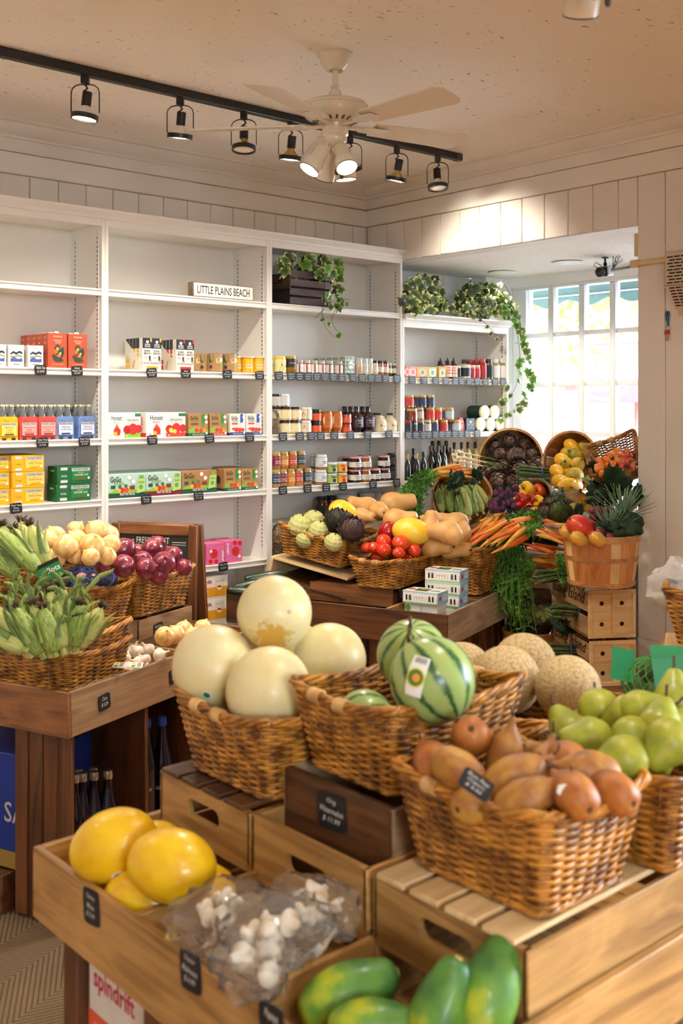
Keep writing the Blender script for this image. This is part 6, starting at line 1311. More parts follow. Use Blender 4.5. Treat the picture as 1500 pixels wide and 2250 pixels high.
# ==== PRODUCE PROTOTYPES
def nz(v, s, seed=0): return mnoise.noise(Vector(v) * s + Vector((seed * 3.1, seed * 1.7, seed)))
def rough_fn(amp, fr, seed): return lambda d: 1 + amp * nz(d, fr, seed)
def surf(name, base, nodes_fn, rough=.4, coat=.2, bump=0, bs=200, sss=.0):
 """fruit skin whose colour comes from nodes_fn(nt, N, L, objcoord) -> colour socket"""
 if name in MC: return MC[name]
 m = pm(name, base, rough, coat=coat); nt = m.node_tree; N = nt.nodes.new; L = nt.links.new
 tc = N('ShaderNodeTexCoord'); c = nodes_fn(nt, N, L, tc.outputs['Object']); L(c, nt.nodes['Principled BSDF'].inputs[0])
 if bump:
  n = N('ShaderNodeTexNoise'); n.inputs['Scale'].default_value = bs; L(tc.outputs['Object'], n.inputs['Vector']); bp = N('ShaderNodeBump'); bp.inputs['Strength'].default_value = bump; bp.inputs['Distance'].default_value = .003; L(n.outputs[0], bp.inputs['Height']); L(bp.outputs[0], nt.nodes['Principled BSDF'].inputs['Normal'])
 return m
def ramp(N, L, src, stops):
 r = N('ShaderNodeValToRGB'); e = r.color_ramp.elements
 for i, (p_, c) in enumerate(stops):
  q = e[i] if i < 2 else e.new(p_)
  q.position = p_; q.color = lin(c)
 L(src, r.inputs[0]); return r.outputs[0]
def noise(N, L, co, s, d=3, dist=0):
 n = N('ShaderNodeTexNoise'); n.inputs['Scale'].default_value = s; n.inputs['Detail'].default_value = d; n.inputs['Distortion'].default_value = dist; L(co, n.inputs['Vector']); return n.outputs[0]
def mth(N, L, op, a, b=None, c=None):
 n = N('ShaderNodeMath'); n.operation = op
 for i, v in enumerate((a, b, c)):
  if v is None: continue
  if isinstance(v, (int, float)): n.inputs[i].default_value = v
  else: L(v, n.inputs[i])
 return n.outputs[0]
def sep(N, L, co): s_ = N('ShaderNodeSeparateXYZ'); L(co, s_.inputs[0]); return s_.outputs
def stripes(N, L, co, k):
 o = sep(N, L, co); a = mth(N, L, 'ARCTAN2', o[1], o[0]); return mth(N, L, 'SINE', mth(N, L, 'ADD', mth(N, L, 'MULTIPLY', a, k), mth(N, L, 'MULTIPLY', noise(N, L, co, 30, 3), 2.6)))
def hd(nt, N, L, co): return ramp(N, L, mth(N, L, 'ADD', mth(N, L, 'MULTIPLY', noise(N, L, co, 12), .6), mth(N, L, 'MULTIPLY', noise(N, L, co, 60), .3)), [(.3, (224, 204, 140)), (.62, (226, 220, 176)), (.8, (216, 222, 186))])
HONEY = surf('honeydew_skin', (238, 230, 180), hd, .42, .1)
def hdspot(nt, N, L, co):
 c = hd(nt, N, L, co); v = N('ShaderNodeVectorMath'); v.operation = 'DISTANCE'; v.inputs[1].default_value = (.061, -.036, -.042); L(co, v.inputs[0])
 msk = mth(N, L, 'ADD', mth(N, L, 'MULTIPLY', v.outputs['Value'], -21), mth(N, L, 'ADD', mth(N, L, 'MULTIPLY', noise(N, L, co, 90, 5), 1.6), .25)); mx = N('ShaderNodeMixRGB'); L(ramp(N, L, msk, [(.1, (0, 0, 0)), (.42, (255, 255, 255))]), mx.inputs[0]); L(c, mx.inputs[1]); mx.inputs[2].default_value = lin((206, 160, 70)); return mx.outputs[0]
HONEYS = surf('honeydew_skin_scarred', (238, 230, 180), hdspot, .42, .1)
def wm(nt, N, L, co): return ramp(N, L, mth(N, L, 'ADD', mth(N, L, 'MULTIPLY', stripes(N, L, co, 10), .5), mth(N, L, 'MULTIPLY', noise(N, L, co, 110), .35)), [(.12, (156, 176, 100)), (.45, (132, 160, 86)), (.62, (58, 92, 48)), (.75, (40, 70, 40))])
WMEL = surf('watermelon_rind', (120, 160, 80), wm, .35, .2)
def can_(nt, N, L, co): return ramp(N, L, noise(N, L, co, 20, 4), [(.3, (224, 170, 14)), (.7, (244, 204, 30))])
CANARY = surf('canary_melon_skin', (238, 190, 20), can_, .38, .2, .25, 60)
def cant(nt, N, L, co): return ramp(N, L, noise(N, L, co, 150, 5), [(.35, (156, 132, 92)), (.55, (196, 170, 122)), (.75, (206, 184, 140))])
CANT = surf('cantaloupe_net', (214, 184, 130), cant, .75, 0, .8, 260)
def pap(nt, N, L, co): o = sep(N, L, co); return ramp(N, L, mth(N, L, 'ADD', mth(N, L, 'MULTIPLY', o[2], 4.2), mth(N, L, 'ADD', noise(N, L, co, 22, 3), -.05)), [(.2, (170, 180, 40)), (.4, (96, 142, 48)), (.8, (50, 100, 48))])
PAP = surf('papaya_skin', (90, 140, 50), pap, .45, .1)
def pear(a, b, c):
 def f(nt, N, L, co): o = sep(N, L, co); return ramp(N, L, mth(N, L, 'ADD', mth(N, L, 'MULTIPLY', o[2], 2.5), noise(N, L, co, 40, 4)), [(.3, a), (.5, b), (.75, c)])
 return f
BOSC = surf('bosc_pear_skin', (170, 110, 40), pear((176, 130, 50), (158, 102, 44), (126, 82, 40)), .5, .05, .15, 500); BOSC2 = surf('bosc_pear_skin_red', (176, 96, 36), pear((176, 110, 46), (162, 94, 42), (124, 74, 38)), .5, .05, .15, 500); BART = surf('green_pear_skin', (184, 190, 50), pear((166, 164, 50), (150, 154, 44), (122, 138, 42)), .45, .08, .1, 400)
def oni(a, b, c):
 def f(nt, N, L, co): return ramp(N, L, mth(N, L, 'ADD', mth(N, L, 'MULTIPLY', stripes(N, L, co, 9), .045), noise(N, L, co, 24, 4)), [(.25, a), (.5, b), (.75, c)])
 return f
YON = surf('yellow_onion_skin', (226, 180, 110), oni((206, 140, 66), (232, 188, 118), (244, 218, 164)), .3, .35); RON = surf('red_onion_skin', (110, 30, 50), oni((70, 18, 36), (118, 34, 54), (160, 66, 80)), .28, .4); SHAL = surf('shallot_skin', (176, 120, 110), oni((150, 90, 80), (186, 130, 116), (206, 160, 140)), .35, .2)
TOM = pm('tomato_skin', (206, 44, 22), .15, coat=.6, col2=(222, 74, 30), vs=9); TOMD = pm('dark_tomato_skin', (176, 28, 24), .15, coat=.6, col2=(150, 20, 22), vs=9)
BUT = pm('butternut_skin', (204, 150, 84), .45, coat=.05, col2=(214, 168, 104), vs=14); SPAG = pm('yellow_melon_skin', (240, 190, 40), .35, coat=.2, col2=(244, 206, 70), vs=16)
GAR = pm('garlic_skin', (232, 222, 206), .5, col2=(212, 190, 176), vs=26); STEMB = pm('brown_stem', (96, 66, 36), .8, var=.3, vs=60); STEMG = pm('green_stem', (96, 120, 48), .6, var=.2, vs=60)
STK = pm('sticker_white', (232, 234, 226), .4); STKG = pm('sticker_green', (40, 110, 70), .4)
def proto(name, cat, me, part='flesh', extra=()):
 t = thing(name, 'x', cat); put(part, me, t)
 for nm, e in extra: put(nm, e, t)
 return Stamp(t)
def sph(r, m, el=1.0, amp=.012, fr=1.6, seed=0, seg=32, rings=22, fn=None):
 return MB().mat(m).ell((0, 0, 0), r, r, r * el, seg, rings, fn=fn or rough_fn(amp, fr, seed)).mesh('flesh', 180)
def lath(prof, m, seg=24, fn=None): return MB().mat(m).lathe(prof, seg, cap=False, fn=fn).mesh('flesh', 180)
def stemm(r, z0, z1, m, bend=.3): return MB().mat(m).tube([(0, 0, z0), (0, (z1 - z0) * bend * .3, (z0 + z1) / 2), (0, (z1 - z0) * bend, z1)], [r * 1.3, r, r * 1.2], 7).mesh('stem', 180)
def sticker(r, th=0, ph=0, s_=.012, col=STKG, R0=None):
 """small oval label hugging a sphere of radius r"""
 b = MB().mat(STK); d = Matrix.Rotation(ph, 4, 'Z') @ Matrix.Rotation(th, 4, 'Y'); vs = []; k = 14
 for q, (ss, of) in enumerate(((1, .0006), (.72, .0010))):
  vv = [(0, 0, r + of)] + [((ss * s_ * math.cos(a)), ss * s_ * .8 * math.sin(a), math.sqrt(max(0, (r + of) ** 2 - (ss * s_) ** 2))) for a in [2 * math.pi * i / k for i in range(k)]]
  b.mat(STK if q == 0 else col); b.add(vv, [(0, 1 + i, 1 + (i + 1) % k) for i in range(k)], d)
 return b.mesh('sticker', 180)
CAMROT = R(YAW - 90)  # yaw that turns local +x towards the viewer
def face_cam(az=0, tilt=0): return (0, tilt, R(YAW) - math.pi / 2 + az)
def place(s_, px, py, t, label, group=None, d=(0, 0, 1), scale=None, roll=0):
 """put a fruit at a spot; d = direction of its stem axis in view terms (right, towards the viewer, up)"""
 p_ = at(px, py, t); right = Vector((CS, SN, 0)); tow = Vector((SN, -CS, 0)); v = right * d[0] + tow * d[1] + Vector((0, 0, d[2]))
 q = v.to_track_quat('Z', 'Y') @ Quaternion((0, 0, 1), roll)
 return s_(p_, q.to_euler(), label, group, scale)
hdp = proto('honeydew_melon', 'melon', sph(.086, HONEY, 1.03, .012), extra=[('stem_scar', MB().mat(STEMB).lathe([(.005, .0875), (.003, .0895), (0, .0893)], 10, cap=False).mesh('stem_scar'))])
hds = proto('honeydew_melon', 'melon', sph(.081, HONEYS, 1.0, .01), extra=[('stem_scar', MB().mat(pm('scar', (196, 170, 140), .7)).lathe([(.006, .0795), (.003, .081), (0, .081)], 10, cap=False).mesh('stem_scar'))])
g_ = 'honeydew melons in basket'
o = hds(at(603, 1347, 2.27), (0, R(62), R(-20)), 'honeydew melon on top of the pile with tan scar', g_); o.rotation_euler = (0, 0, R(-12)); o.children[1].rotation_euler = (0, R(78), R(-2))
o = hdp(at(470, 1466, 2.22), (R(20), R(-40), 0), 'honeydew melon at left of pile with green sticker', g_, 1.02); o_st = o
hdp(at(590, 1517, 2.10), (R(-30), R(20), 1), 'honeydew melon at front of the pile', g_, .99); hdp(at(722, 1452, 2.32), (R(30), R(40), 2), 'honeydew melon at right behind the watermelon basket', g_, .95); hdp(at(640, 1440, 2.48), (0, 1, 2), 'honeydew melon at the back of the pile', g_, .93); hdp(at(480, 1575, 2.28), (1, 0, 2), 'honeydew melon low in the basket', g_, .86); hdp(at(640, 1590, 2.2), (1, 2, 2), 'honeydew melon buried at basket front', g_, .86)
put('sticker', sticker(.0872, R(118), R(-75), .011), o_st)
wmp = proto('watermelon', 'watermelon', sph(.083, WMEL, 1.02, .008), extra=[('stem', stemm(.004, .082, .105, STEMB, .8))])
o = place(wmp, 950, 1494, 1.87, 'striped watermelon at front with white label', 'watermelons in basket', (-.5, -.3, .75), .92)
place(wmp, 906, 1440, 2.05, 'striped watermelon behind with dried stem', 'watermelons in basket', (-.1, .5, .85), .84); place(wmp, 800, 1580, 1.98, 'watermelon low in the basket at left', 'watermelons in basket', (1, 0, .4), .66)
p = Print(.036, .075)
for i in range(6):
 for j in range(10): p.lay = 0; p.rect(i / 6, j / 10, (i + 1) / 6, (j + 1) / 10, (236, 236, 230))
for r_, c_, u_ in ((.24, (206, 206, 60), .5), (.2, (90, 120, 50), .5), (.1, (226, 150, 60), .56)):
 for q in range(16): a0, a1 = q * math.pi / 8, (q + 1) * math.pi / 8; p.lay = 4 + int((.3 - r_) * 40); p.poly([(u_, .46), (u_ + r_ * 2.083 * math.cos(a0), .46 + r_ * math.sin(a0)), (u_ + r_ * 2.083 * math.cos(a1), .46 + r_ * math.sin(a1))], c_)
for i in range(7): p.lay = 6; p.rect(.2 + i * .1, .82, .25 + i * .1, .96, (60, 60, 60))
for v in range(len(p.b.v)):
 x, y_, z = p.b.v[v]; rr = .083 + .0016 + z * 1.5; a_, e_ = (x - .018) / .083, (y_ - .0375) / .083; p.b.v[v] = (rr * math.cos(e_) * math.cos(a_), rr * math.cos(e_) * math.sin(a_), rr * math.sin(e_))
lb = put('paper_label', p.mesh('paper_label'), o); vdir = (Vector((0, 0, CAMZ)) - o.location).normalized(); q = o.rotation_euler.to_quaternion().inverted() @ ((vdir + Vector((-CS, -SN, 0)) * .42 + Vector((0, 0, .1))).normalized())
up_ = o.rotation_euler.to_quaternion().inverted() @ Vector((.12, .12, 1)); zx = up_ - q * up_.dot(q); zx.normalize(); yx = zx.cross(q); lb.matrix_local = Matrix(((q.x, yx.x, zx.x, 0), (q.y, yx.y, zx.y, 0), (q.z, yx.z, zx.z, 0), (0, 0, 0, 1)))
cnp = proto('canary_melon', 'melon', MB().mat(CANARY).ell((0, 0, 0), .064, .064, .084, 32, 22, fn=rough_fn(.014, 1.5, 4)).mesh('flesh', 180), extra=[('sticker', sticker(.0655, R(80), R(150), .013))])
g_ = 'yellow canary melons in the front tray'
for k, (px, py, t_, d, s_, lab, ro) in enumerate(((250, 1857, 1.93, (.85, .1, .35), 1.0, 'yellow melon at back left, the highest', 1.2), (378, 1902, 1.82, (.9, .25, -.1), .96, 'yellow melon at right in front of the crate', 2.4), (312, 1976, 1.87, (.8, .3, 0), .86, 'yellow melon low at the front with sticker', 1.6), (345, 1850, 2.03, (1, .2, 0), .62, 'yellow melon glimpsed behind between two others', 0), (440, 1960, 1.90, (.8, -.2, 0), .78, 'yellow melon low at right beside the divider', 0), (225, 1925, 2.02, (.6, .3, 0), .8, 'yellow melon at the bottom left of the tray', 0))): place(cnp, px, py, t_, lab, g_, d, s_, ro)
ctp = proto('cantaloupe', 'melon', sph(.074, CANT, 1.0, .012), extra=[('stem_scar', MB().mat(STEMB).lathe([(.007, .073), (.003, .075), (0, .0745)], 10, cap=False).mesh('stem_scar'))])
for k, (px, py, t_, s_, lab) in enumerate(((1112, 1494, 2.28, 1.0, 'cantaloupe in front centre beside the watermelon'), (1247, 1512, 2.18, .92, 'cantaloupe at right above the green pears'), (1152, 1462, 2.42, 1.0, 'cantaloupe at the back of the group'), (1015, 1480, 2.36, .95, 'cantaloupe half hidden behind the watermelon'))): place(ctp, px, py, t_, lab, 'cantaloupes', (.3, -.5, .6), s_)
bnp = proto('banana', 'banana', MB().mat(pm('banana_peel', (232, 186, 30), .4, col2=(214, 160, 30), vs=12)).tube([(.075 * math.cos(a), 0, .075 * math.sin(a)) for a in [R(-60 + i * 12) for i in range(11)]], [.004, .01, .014, .016, .017, .017, .017, .016, .013, .008, .004], 8).mesh('peel', 180), 'peel')
for k, (px, py, t_, r_) in enumerate(((800, 1478, 2.42, .3), (822, 1482, 2.40, .8), (838, 1470, 2.45, 1.2))): bnp(at(px, py, t_), (R(20), r_, R(30 + 20 * k)), 'banana behind the honeydew, %s from left' % ORD[k], 'bananas')
basket('wicker basket of bananas behind the watermelons', (-1.76, 1.80, .80), 0, .2, .28, .14); crate('small crate under the banana basket', (-1.86, 1.66, .623), 0, .19, .3, .17, OAK, OAKY, bottom_up=True)
def pear_prof(l, r, neck=.42): return [(0, -l * .44), (r * .35, -l * .46), (r * .8, -l * .36), (r, -l * .14), (r * .96, l * .02), (r * .72, l * .2), (r * neck, l * .36), (r * neck * .6, l * .47), (0, l * .5)]
def smooth_prof(P_, n=3):
 out = []
 for i in range(len(P_) - 1):
  p0, p1, p2, p3 = P_[max(i - 1, 0)], P_[i], P_[i + 1], P_[min(i + 2, len(P_) - 1)]
  for k in range(n):
   t = k / n; f = lambda a, b, c, d: .5 * (2 * b + (c - a) * t + (2 * a - 5 * b + 4 * c - d) * t * t + (3 * b - a - 3 * c + d) * t ** 3)
   out.append((max(0, f(p0[0], p1[0], p2[0], p3[0])), f(p0[1], p1[1], p2[1], p3[1])))
 return out + [P_[-1]]
def lump(amp, fr, seed): return lambda r, z, a: (r * (1 + amp * nz((math.cos(a), math.sin(a), z * 12), fr, seed)), z)
bo1 = proto('brown_pear', 'pear', lath(smooth_prof(pear_prof(.13, .033, .26)), BOSC, 24, lump(.06, 1.5, 1)), extra=[('stem', stemm(.0022, .062, .082, STEMB, .6)), ('calyx', MB().mat(STEMB).lathe([(.006, -.0595), (.003, -.0585), (0, -.0575)], 8, cap=False).mesh('calyx'))])
bo2 = proto('brown_pear', 'pear', lath(smooth_prof(pear_prof(.115, .034, .34)), BOSC2, 24, lump(.05, 1.5, 2)), extra=[('stem', stemm(.0022, .055, .073, STEMB, .6)), ('calyx', MB().mat(STEMB).lathe([(.006, -.0528), (.003, -.0518), (0, -.051)], 8, cap=False).mesh('calyx'))])
g_ = 'brown pears in the front basket'
BP = [(948, 1668, 1.71, 2, (-.2, -.8, .2), 'reddish brown pear at far left with calyx showing'), (1035, 1624, 1.75, 2, (.1, -.75, -.55), 'brown pear crowning the pile'), (1022, 1704, 1.64, 1, (.8, .3, -.45), 'yellowish brown pear behind the black price tag'), (1112, 1655, 1.73, 1, (.2, -.1, .95), 'brown pear standing at the back beside the crown'), (1140, 1700, 1.62, 1, (.85, -.1, .4), 'large orange-brown pear lying in the centre'), (1165, 1752, 1.56, 1, (.85, .1, .5), 'brown pear with long neck at the front'), (1242, 1668, 1.69, 2, (-.2, -.7, .1), 'brown pear at back near the green pears'), (1253, 1738, 1.55, 2, (-.3, -.8, .2), 'brown pear at front with white sticker'), (1338, 1735, 1.61, 2, (-.4, -.7, .1), 'brown pear at the right end of basket'), (1285, 1692, 1.65, 1, (-.9, .1, .2), 'brown pear wedged between back and right pears'), (1060, 1760, 1.62, 1, (.6, -.5, 0), 'brown pear low behind the front rim'), (1190, 1690, 1.71, 1, (.35, -.3, .8), 'brown pear in the middle of the back row')]
for k, (px, py, t_, w_, d, lab) in enumerate(BP):
 o = place(bo1 if w_ == 1 else bo2, px, py, t_, lab, g_, d, .95)
 if k == 7: put('sticker', MB().mat(STK).add([(x, y, z) for x, y, z in ((0, 0, .0006), (.009, .004, 0), (.004, .011, 0), (-.007, .008, 0), (-.009, -.003, 0), (-.002, -.009, 0), (.007, -.006, 0))], [(0, i, i % 6 + 1) for i in range(1, 7)]).mesh('sticker'), o).matrix_local = o.rotation_euler.to_matrix().to_4x4().inverted() @ Matrix.Translation(((Vector((0, 0, CAMZ)) - o.location).normalized() * .0335 + Vector((-CS, -SN, 0)) * .012)) @ (Vector((0, 0, CAMZ)) - o.location + Vector((-CS, -SN, 0)) * .3).to_track_quat('Z', 'Y').to_matrix().to_4x4()
gp1 = proto('green_pear', 'pear', lath(smooth_prof(pear_prof(.1, .038, .5)), BART, 24, lump(.07, 1.4, 3)), extra=[('stem', stemm(.0025, .047, .07, STEMB, .5)), ('calyx', MB().mat(STEMB).lathe([(.007, -.0465), (.004, -.045), (0, -.0445)], 8, cap=False).mesh('calyx'))])
g_ = 'green pears in the right basket'
GP = [(1314, 1553, 1.94, (.1, -.8, .2), 'green pear on top at left with calyx showing'), (1285, 1625, 1.80, (-.9, .2, .1), 'large green pear lying at front left'), (1247, 1603, 1.90, (-.3, -.5, .5), 'green pear behind the large left one'), (1372, 1578, 1.88, (-.6, -.3, -.4), 'green pear under the crown at centre'), (1418, 1562, 1.86, (.85, .1, .2), 'green pear with brown stem pointing right'), (1452, 1590, 1.80, (.3, -.5, .6), 'green pear at centre right'), (1388, 1632, 1.78, (-.3, .7, -.2), 'green pear in the middle with brown blemish'), (1462, 1640, 1.72, (-.6, .4, -.5), 'big green pear at front right'), (1358, 1672, 1.70, (-.9, .2, -.2), 'green pear lying along the front rim'), (1482, 1528, 1.93, (.1, -.4, .8), 'green pear standing at the back right'), (1345, 1600, 1.92, (.2, -.6, .5), 'green pear shaded behind the front ones'), (1500, 1600, 1.82, (.4, -.5, .3), 'green pear cut by the right edge'), (1310, 1590, 1.94, (.3, -.6, .3), 'green pear below the top left one'), (1430, 1660, 1.80, (.3, -.6, .3), 'green pear deep behind the front rim')]
for (px, py, t_, d, lab) in GP: place(gp1, px, py, t_, lab, g_, d, 1.0)
pp_ = proto('papaya', 'papaya', lath(smooth_prof([(0, -.08), (.02, -.076), (.038, -.05), (.044, -.015), (.04, .02), (.032, .05), (.024, .07), (.012, .078), (0, .078)]), PAP, 24, lump(.05, 1.2, 5)), extra=[('stem_end', MB().mat(pm('cut_stem', (190, 160, 90), .8)).lathe([(.008, .076), (.007, .081), (0, .081)], 9, cap=False).mesh('stem_end'))])
for k, (px, py, t_, d, s_, lab) in enumerate(((768, 2182, 1.55, (.88, -.3, .22), .98, 'green and yellow papaya lying behind the divider'), (968, 2222, 1.46, (.35, -.2, .85), .92, 'green papaya upright at front centre'), (1075, 2178, 1.48, (.45, -.5, .7), 1.0, 'green papaya upright at right'), (830, 2262, 1.47, (1, 0, 0), .9, 'yellow-green papaya at the bottom edge'))): place(pp_, px, py, t_, lab, 'papayas in the front tray', d, s_)
FILM = film('cellophane', (255, 255, 254), .06, 1.10)
def lumpy_bag(sx, sy, sz, seed, m=FILM, amp=.3):
 return MB().mat(m).ell((0, 0, 0), sx, sy, sz, 30, 20, fn=lambda d: 1 + amp * (nz(d, 2.2, seed) + .6 * abs(nz(d, 5, seed)) + .25 * abs(nz(d, 12, seed)))).mesh('clear_bag', 35)
MUSH = pm('mushroom_white', (240, 234, 222), .6, col2=(206, 186, 156), vs=20)
mcap = MB().mat(MUSH).lathe([(0, .012), (.012, .011), (.018, .004), (.017, 0), (.008, -.002), (.006, -.014), (0, -.015)], 14, cap=False).mesh('mushroom', 180)
g2 = random.Random(5)
for k, (px, py, t_, s_, lab) in enumerate(((480, 2010, 1.68, 1.0, 'clear bag of mushrooms at left of the compartment'), (600, 2040, 1.58, 1.05, 'clear bag of mushrooms in the middle'), (680, 1990, 1.70, .95, 'clear bag of mushrooms standing at the crate'), (560, 2110, 1.56, .85, 'clear bag of mushrooms low at the front'))):
 c = at(px, py, t_); bg_ = thing('mushroom_bag', lab, 'bag', c, g2.uniform(0, 3), 'bagged mushrooms'); put('clear_bag', lumpy_bag(.085, .07, .042, k + 3, FILM, .3), bg_, scale=s_)
 for q in range(9): put('mushroom', mcap, bg_, (g2.uniform(-.036, .036), g2.uniform(-.03, .03), g2.uniform(-.018, .016)), (g2.uniform(-2, 2), g2.uniform(-2, 2), 0), g2.uniform(.7, 1.2))
def onion_prof(r): return smooth_prof([(0, -r * .92), (r * .5, -r * .82), (r * .95, -r * .35), (r, .0), (r * .85, r * .48), (r * .45, r * .8), (r * .17, r * .95), (r * .1, r * 1.08), (r * .02, r * 1.1)])
yo = proto('yellow_onion', 'onion', lath(onion_prof(.043), YON, 26, lump(.03, 2, 1)), 'bulb', [('roots', MB().mat(STEMB).lathe([(.008, -.0385), (.004, -.042), (0, -.041)], 8, cap=False).mesh('roots'))])
ro = proto('red_onion', 'onion', lath(onion_prof(.042), RON, 26, lump(.04, 2, 2)), 'bulb', [('roots', MB().mat(pm('onion_roots', (196, 170, 120), .9)).lathe([(.009, -.0375), (.004, -.042), (0, -.041)], 8, cap=False).mesh('roots'))])
g3 = random.Random(11)
for k, (px, py, t_, s_) in enumerate(((104, 1186, 3.62, .86), (144, 1200, 3.6, 1.06), (120, 1178, 3.75, .9), (167, 1164, 3.85, .8), (166, 1186, 3.72, .9), (210, 1166, 3.85, .98), (203, 1198, 3.66, 1.02), (243, 1196, 3.78, .88), (199, 1224, 3.6, .76), (240, 1174, 3.9, .85), (165, 1222, 3.66, .7), (120, 1225, 3.6, .9), (235, 1222, 3.7, .8))): place(yo, px, py, t_, 'yellow onion in the heaped basket, %s counted from left' % ORD[sorted([104, 144, 120, 167, 166, 210, 203, 243, 199, 240, 165, 119, 235]).index(px if px != 120 or k == 2 else 119)], 'yellow onions in the back basket', (g3.uniform(-.6, .6), g3.uniform(-.3, .6), g3.uniform(.3, 1)), s_)
for k, (px, py, t_, d, lab) in enumerate(((362, 1398, 3.55, (.3, .5, .6), 'yellow onion at left in the tray behind garlic'), (384, 1394, 3.62, (-.3, .3, .8), 'yellow onion second in the tray behind garlic'), (404, 1384, 3.72, (.2, 0, 1), 'pale yellow onion with papery neck in the tray'), (446, 1380, 3.85, (.4, 0, .9), 'yellow onion half hidden by the honeydew'), (425, 1398, 3.7, (.4, 0, .9), 'yellow onion low beside the honeydew'))): place(yo, px, py, t_, lab, 'yellow onions in the tray', d, .8)
for k, (px, py, t_, s_, lab) in enumerate(((274, 1206, 3.9, 1.05, 'at top left with red peel'), (333, 1206, 3.95, 1.0, 'at the top centre'), (230, 1240, 3.72, .86, 'at the far left end'), (272, 1244, 3.72, 1.0, 'in front at centre left'), (312, 1232, 3.88, .9, 'between the front ones'), (321, 1249, 3.75, .95, 'in front at centre'), (360, 1237, 3.86, 1.05, 'in front at right'), (378, 1221, 4.0, .95, 'at the back right'), (403, 1246, 3.98, .8, 'at the far right end'), (345, 1196, 4.05, .85, 'behind the top centre one'), (300, 1215, 4.0, .9, 'in the middle of the pile'), (348, 1262, 3.86, .9, 'low behind the front rim'))): place(ro, px, py, t_, 'red onion %s of the basket' % lab, 'red onions', (g3.uniform(-.7, .7), g3.uniform(-.4, .7), g3.uniform(.1, 1)), s_)
nb_ = thing('shallot_bag', 'blue net bag of shallots in the wicker basket', 'net bag', LF.w(-.43, .57, .955), R(21)); shm = lath(onion_prof(.022), SHAL, 16)
for q in range(14): put('shallot', shm, nb_, (g3.uniform(-.09, .09), g3.uniform(-.07, .07), g3.uniform(-.02, .022)), (g3.uniform(-1.5, 1.5), g3.uniform(-1.5, 1.5), 0), g3.uniform(.8, 1.15))
b = MB().mat(pm('blue_net', (50, 96, 206), .5))
for q in range(9):
 a0 = q / 9 * 2 * math.pi
 for s_ in (-1, 1): b.tube([(.12 * math.cos(v) * math.cos(a0 + s_ * v * .6), .095 * math.cos(v) * math.sin(a0 + s_ * v * .6), .045 * math.sin(v) + .01) for v in [R(-20 + i * 15) for i in range(8)]], .0011, 3)
tag(b.build('net', None, nb_), kind='stuff')
put('blue_film', MB().mat(film('blue_film', (150, 170, 235), .03, 1.15)).ell((0, 0, .004), .118, .094, .046, 24, 10, fn=rough_fn(.1, 2, 4)).mesh('blue_film', 180), nb_)
cdp = at(108, 1254, 3.40); cdt = thing('shallot_card', 'green and black printed header card ending in llots', 'card', cdp, R(YAW - 4), rot=(R(84), R(-25), R(YAW - 6)))
MB().box(-.045, -.03, -.0006, .045, .03, .0006).build('card', card((40, 130, 66)), cdt); p = Print(.09, .06); p.rect(0, .78, 1, 1, (30, 32, 30)); p.rect(.1, .1, .3, .4, (230, 230, 224)); [p.rect(.12 + i * .03, .12, .13 + i * .03, .38, (40, 40, 40)) for i in range(6)]; p.text('llots', .45, .36, .95, .66, (240, 240, 235), .02); o = p.on(cdt, Matrix.Translation((-.045, -.03, .0004)), 'printed_front')
gp_ = proto('garlic_bulb', 'garlic', lath(smooth_prof([(0, -.014), (.012, -.014), (.019, -.006), (.021, .002), (.016, .011), (.007, .017), (.0035, .024), (.003, .03), (0, .03)]), GAR, 20, lambda r, z, a: (r * (1 + .06 * math.cos(8 * a)), z)), 'bulb')
k = 0
for i in range(24):
 a_, b_ = -.265 + (i % 5) * .055 + g3.uniform(-.008, .008), .345 + (i // 5) * .054 + g3.uniform(-.01, .01); zz = .70 + .03 * (1 - abs((i % 5) - 2) / 2) + .012 * g3.random()
 gp_(LF.w(a_, b_, zz), (g3.uniform(-1.2, 1.2), g3.uniform(-1.2, 1.2), 0), 'white garlic bulb in the left tray pile', 'garlic bulbs in the tray', g3.uniform(.95, 1.3))
b = MB().mat(GAR); tag(MB().mat(pm('garlic_bed', (206, 190, 170), .8, bump=.4, bs=60)).box(-.28, .335, .62, -.02, .612, .68, .01).build('garlic_bed', None, None, LF.w(0, 0), (0, 0, R(21))), 'pale paper bedding under the garlic bulbs', 'paper')
for k, (px, py) in enumerate(((262, 1462), (300, 1462))):
 t = thing('garlic_sleeve', 'white net sleeve label among garlic, %s from left' % ORD[k], 'label', at(px, py, 3.34), 0, rot=(R(35), 0, R(30 + 10 * k))); MB().box(-.02, -.011, 0, .02, .011, .002).build('paper', card((232, 228, 216)), t); p = Print(.04, .022); p.rect(.1, .5, .45, .9, (226, 190, 40)); p.rect(.1, .1, .45, .4, (50, 110, 70)); [p.rect(.55 + i * .06, .1, .58 + i * .06, .9, (30, 30, 30)) for i in range(6)]; p.on(t, Matrix.Translation((-.02, -.011, .0018)), 'printed_front')
HUSK = pm('corn_husk', (164, 174, 82), .6, col2=(198, 198, 124), vs=10, stretch=(26, 26, 2.5), bump=.35, bs=16); HUSK2 = pm('corn_husk_dark', (110, 140, 60), .55, col2=(170, 184, 96), vs=10, stretch=(26, 26, 2.5), bump=.35, bs=16); LEAF = pm('corn_leaf', (84, 108, 54), .55, col2=(120, 140, 74), vs=14, stretch=(20, 20, 3)); SILK = pm('corn_silk', (86, 62, 34), .8, col2=(44, 32, 20), vs=30)
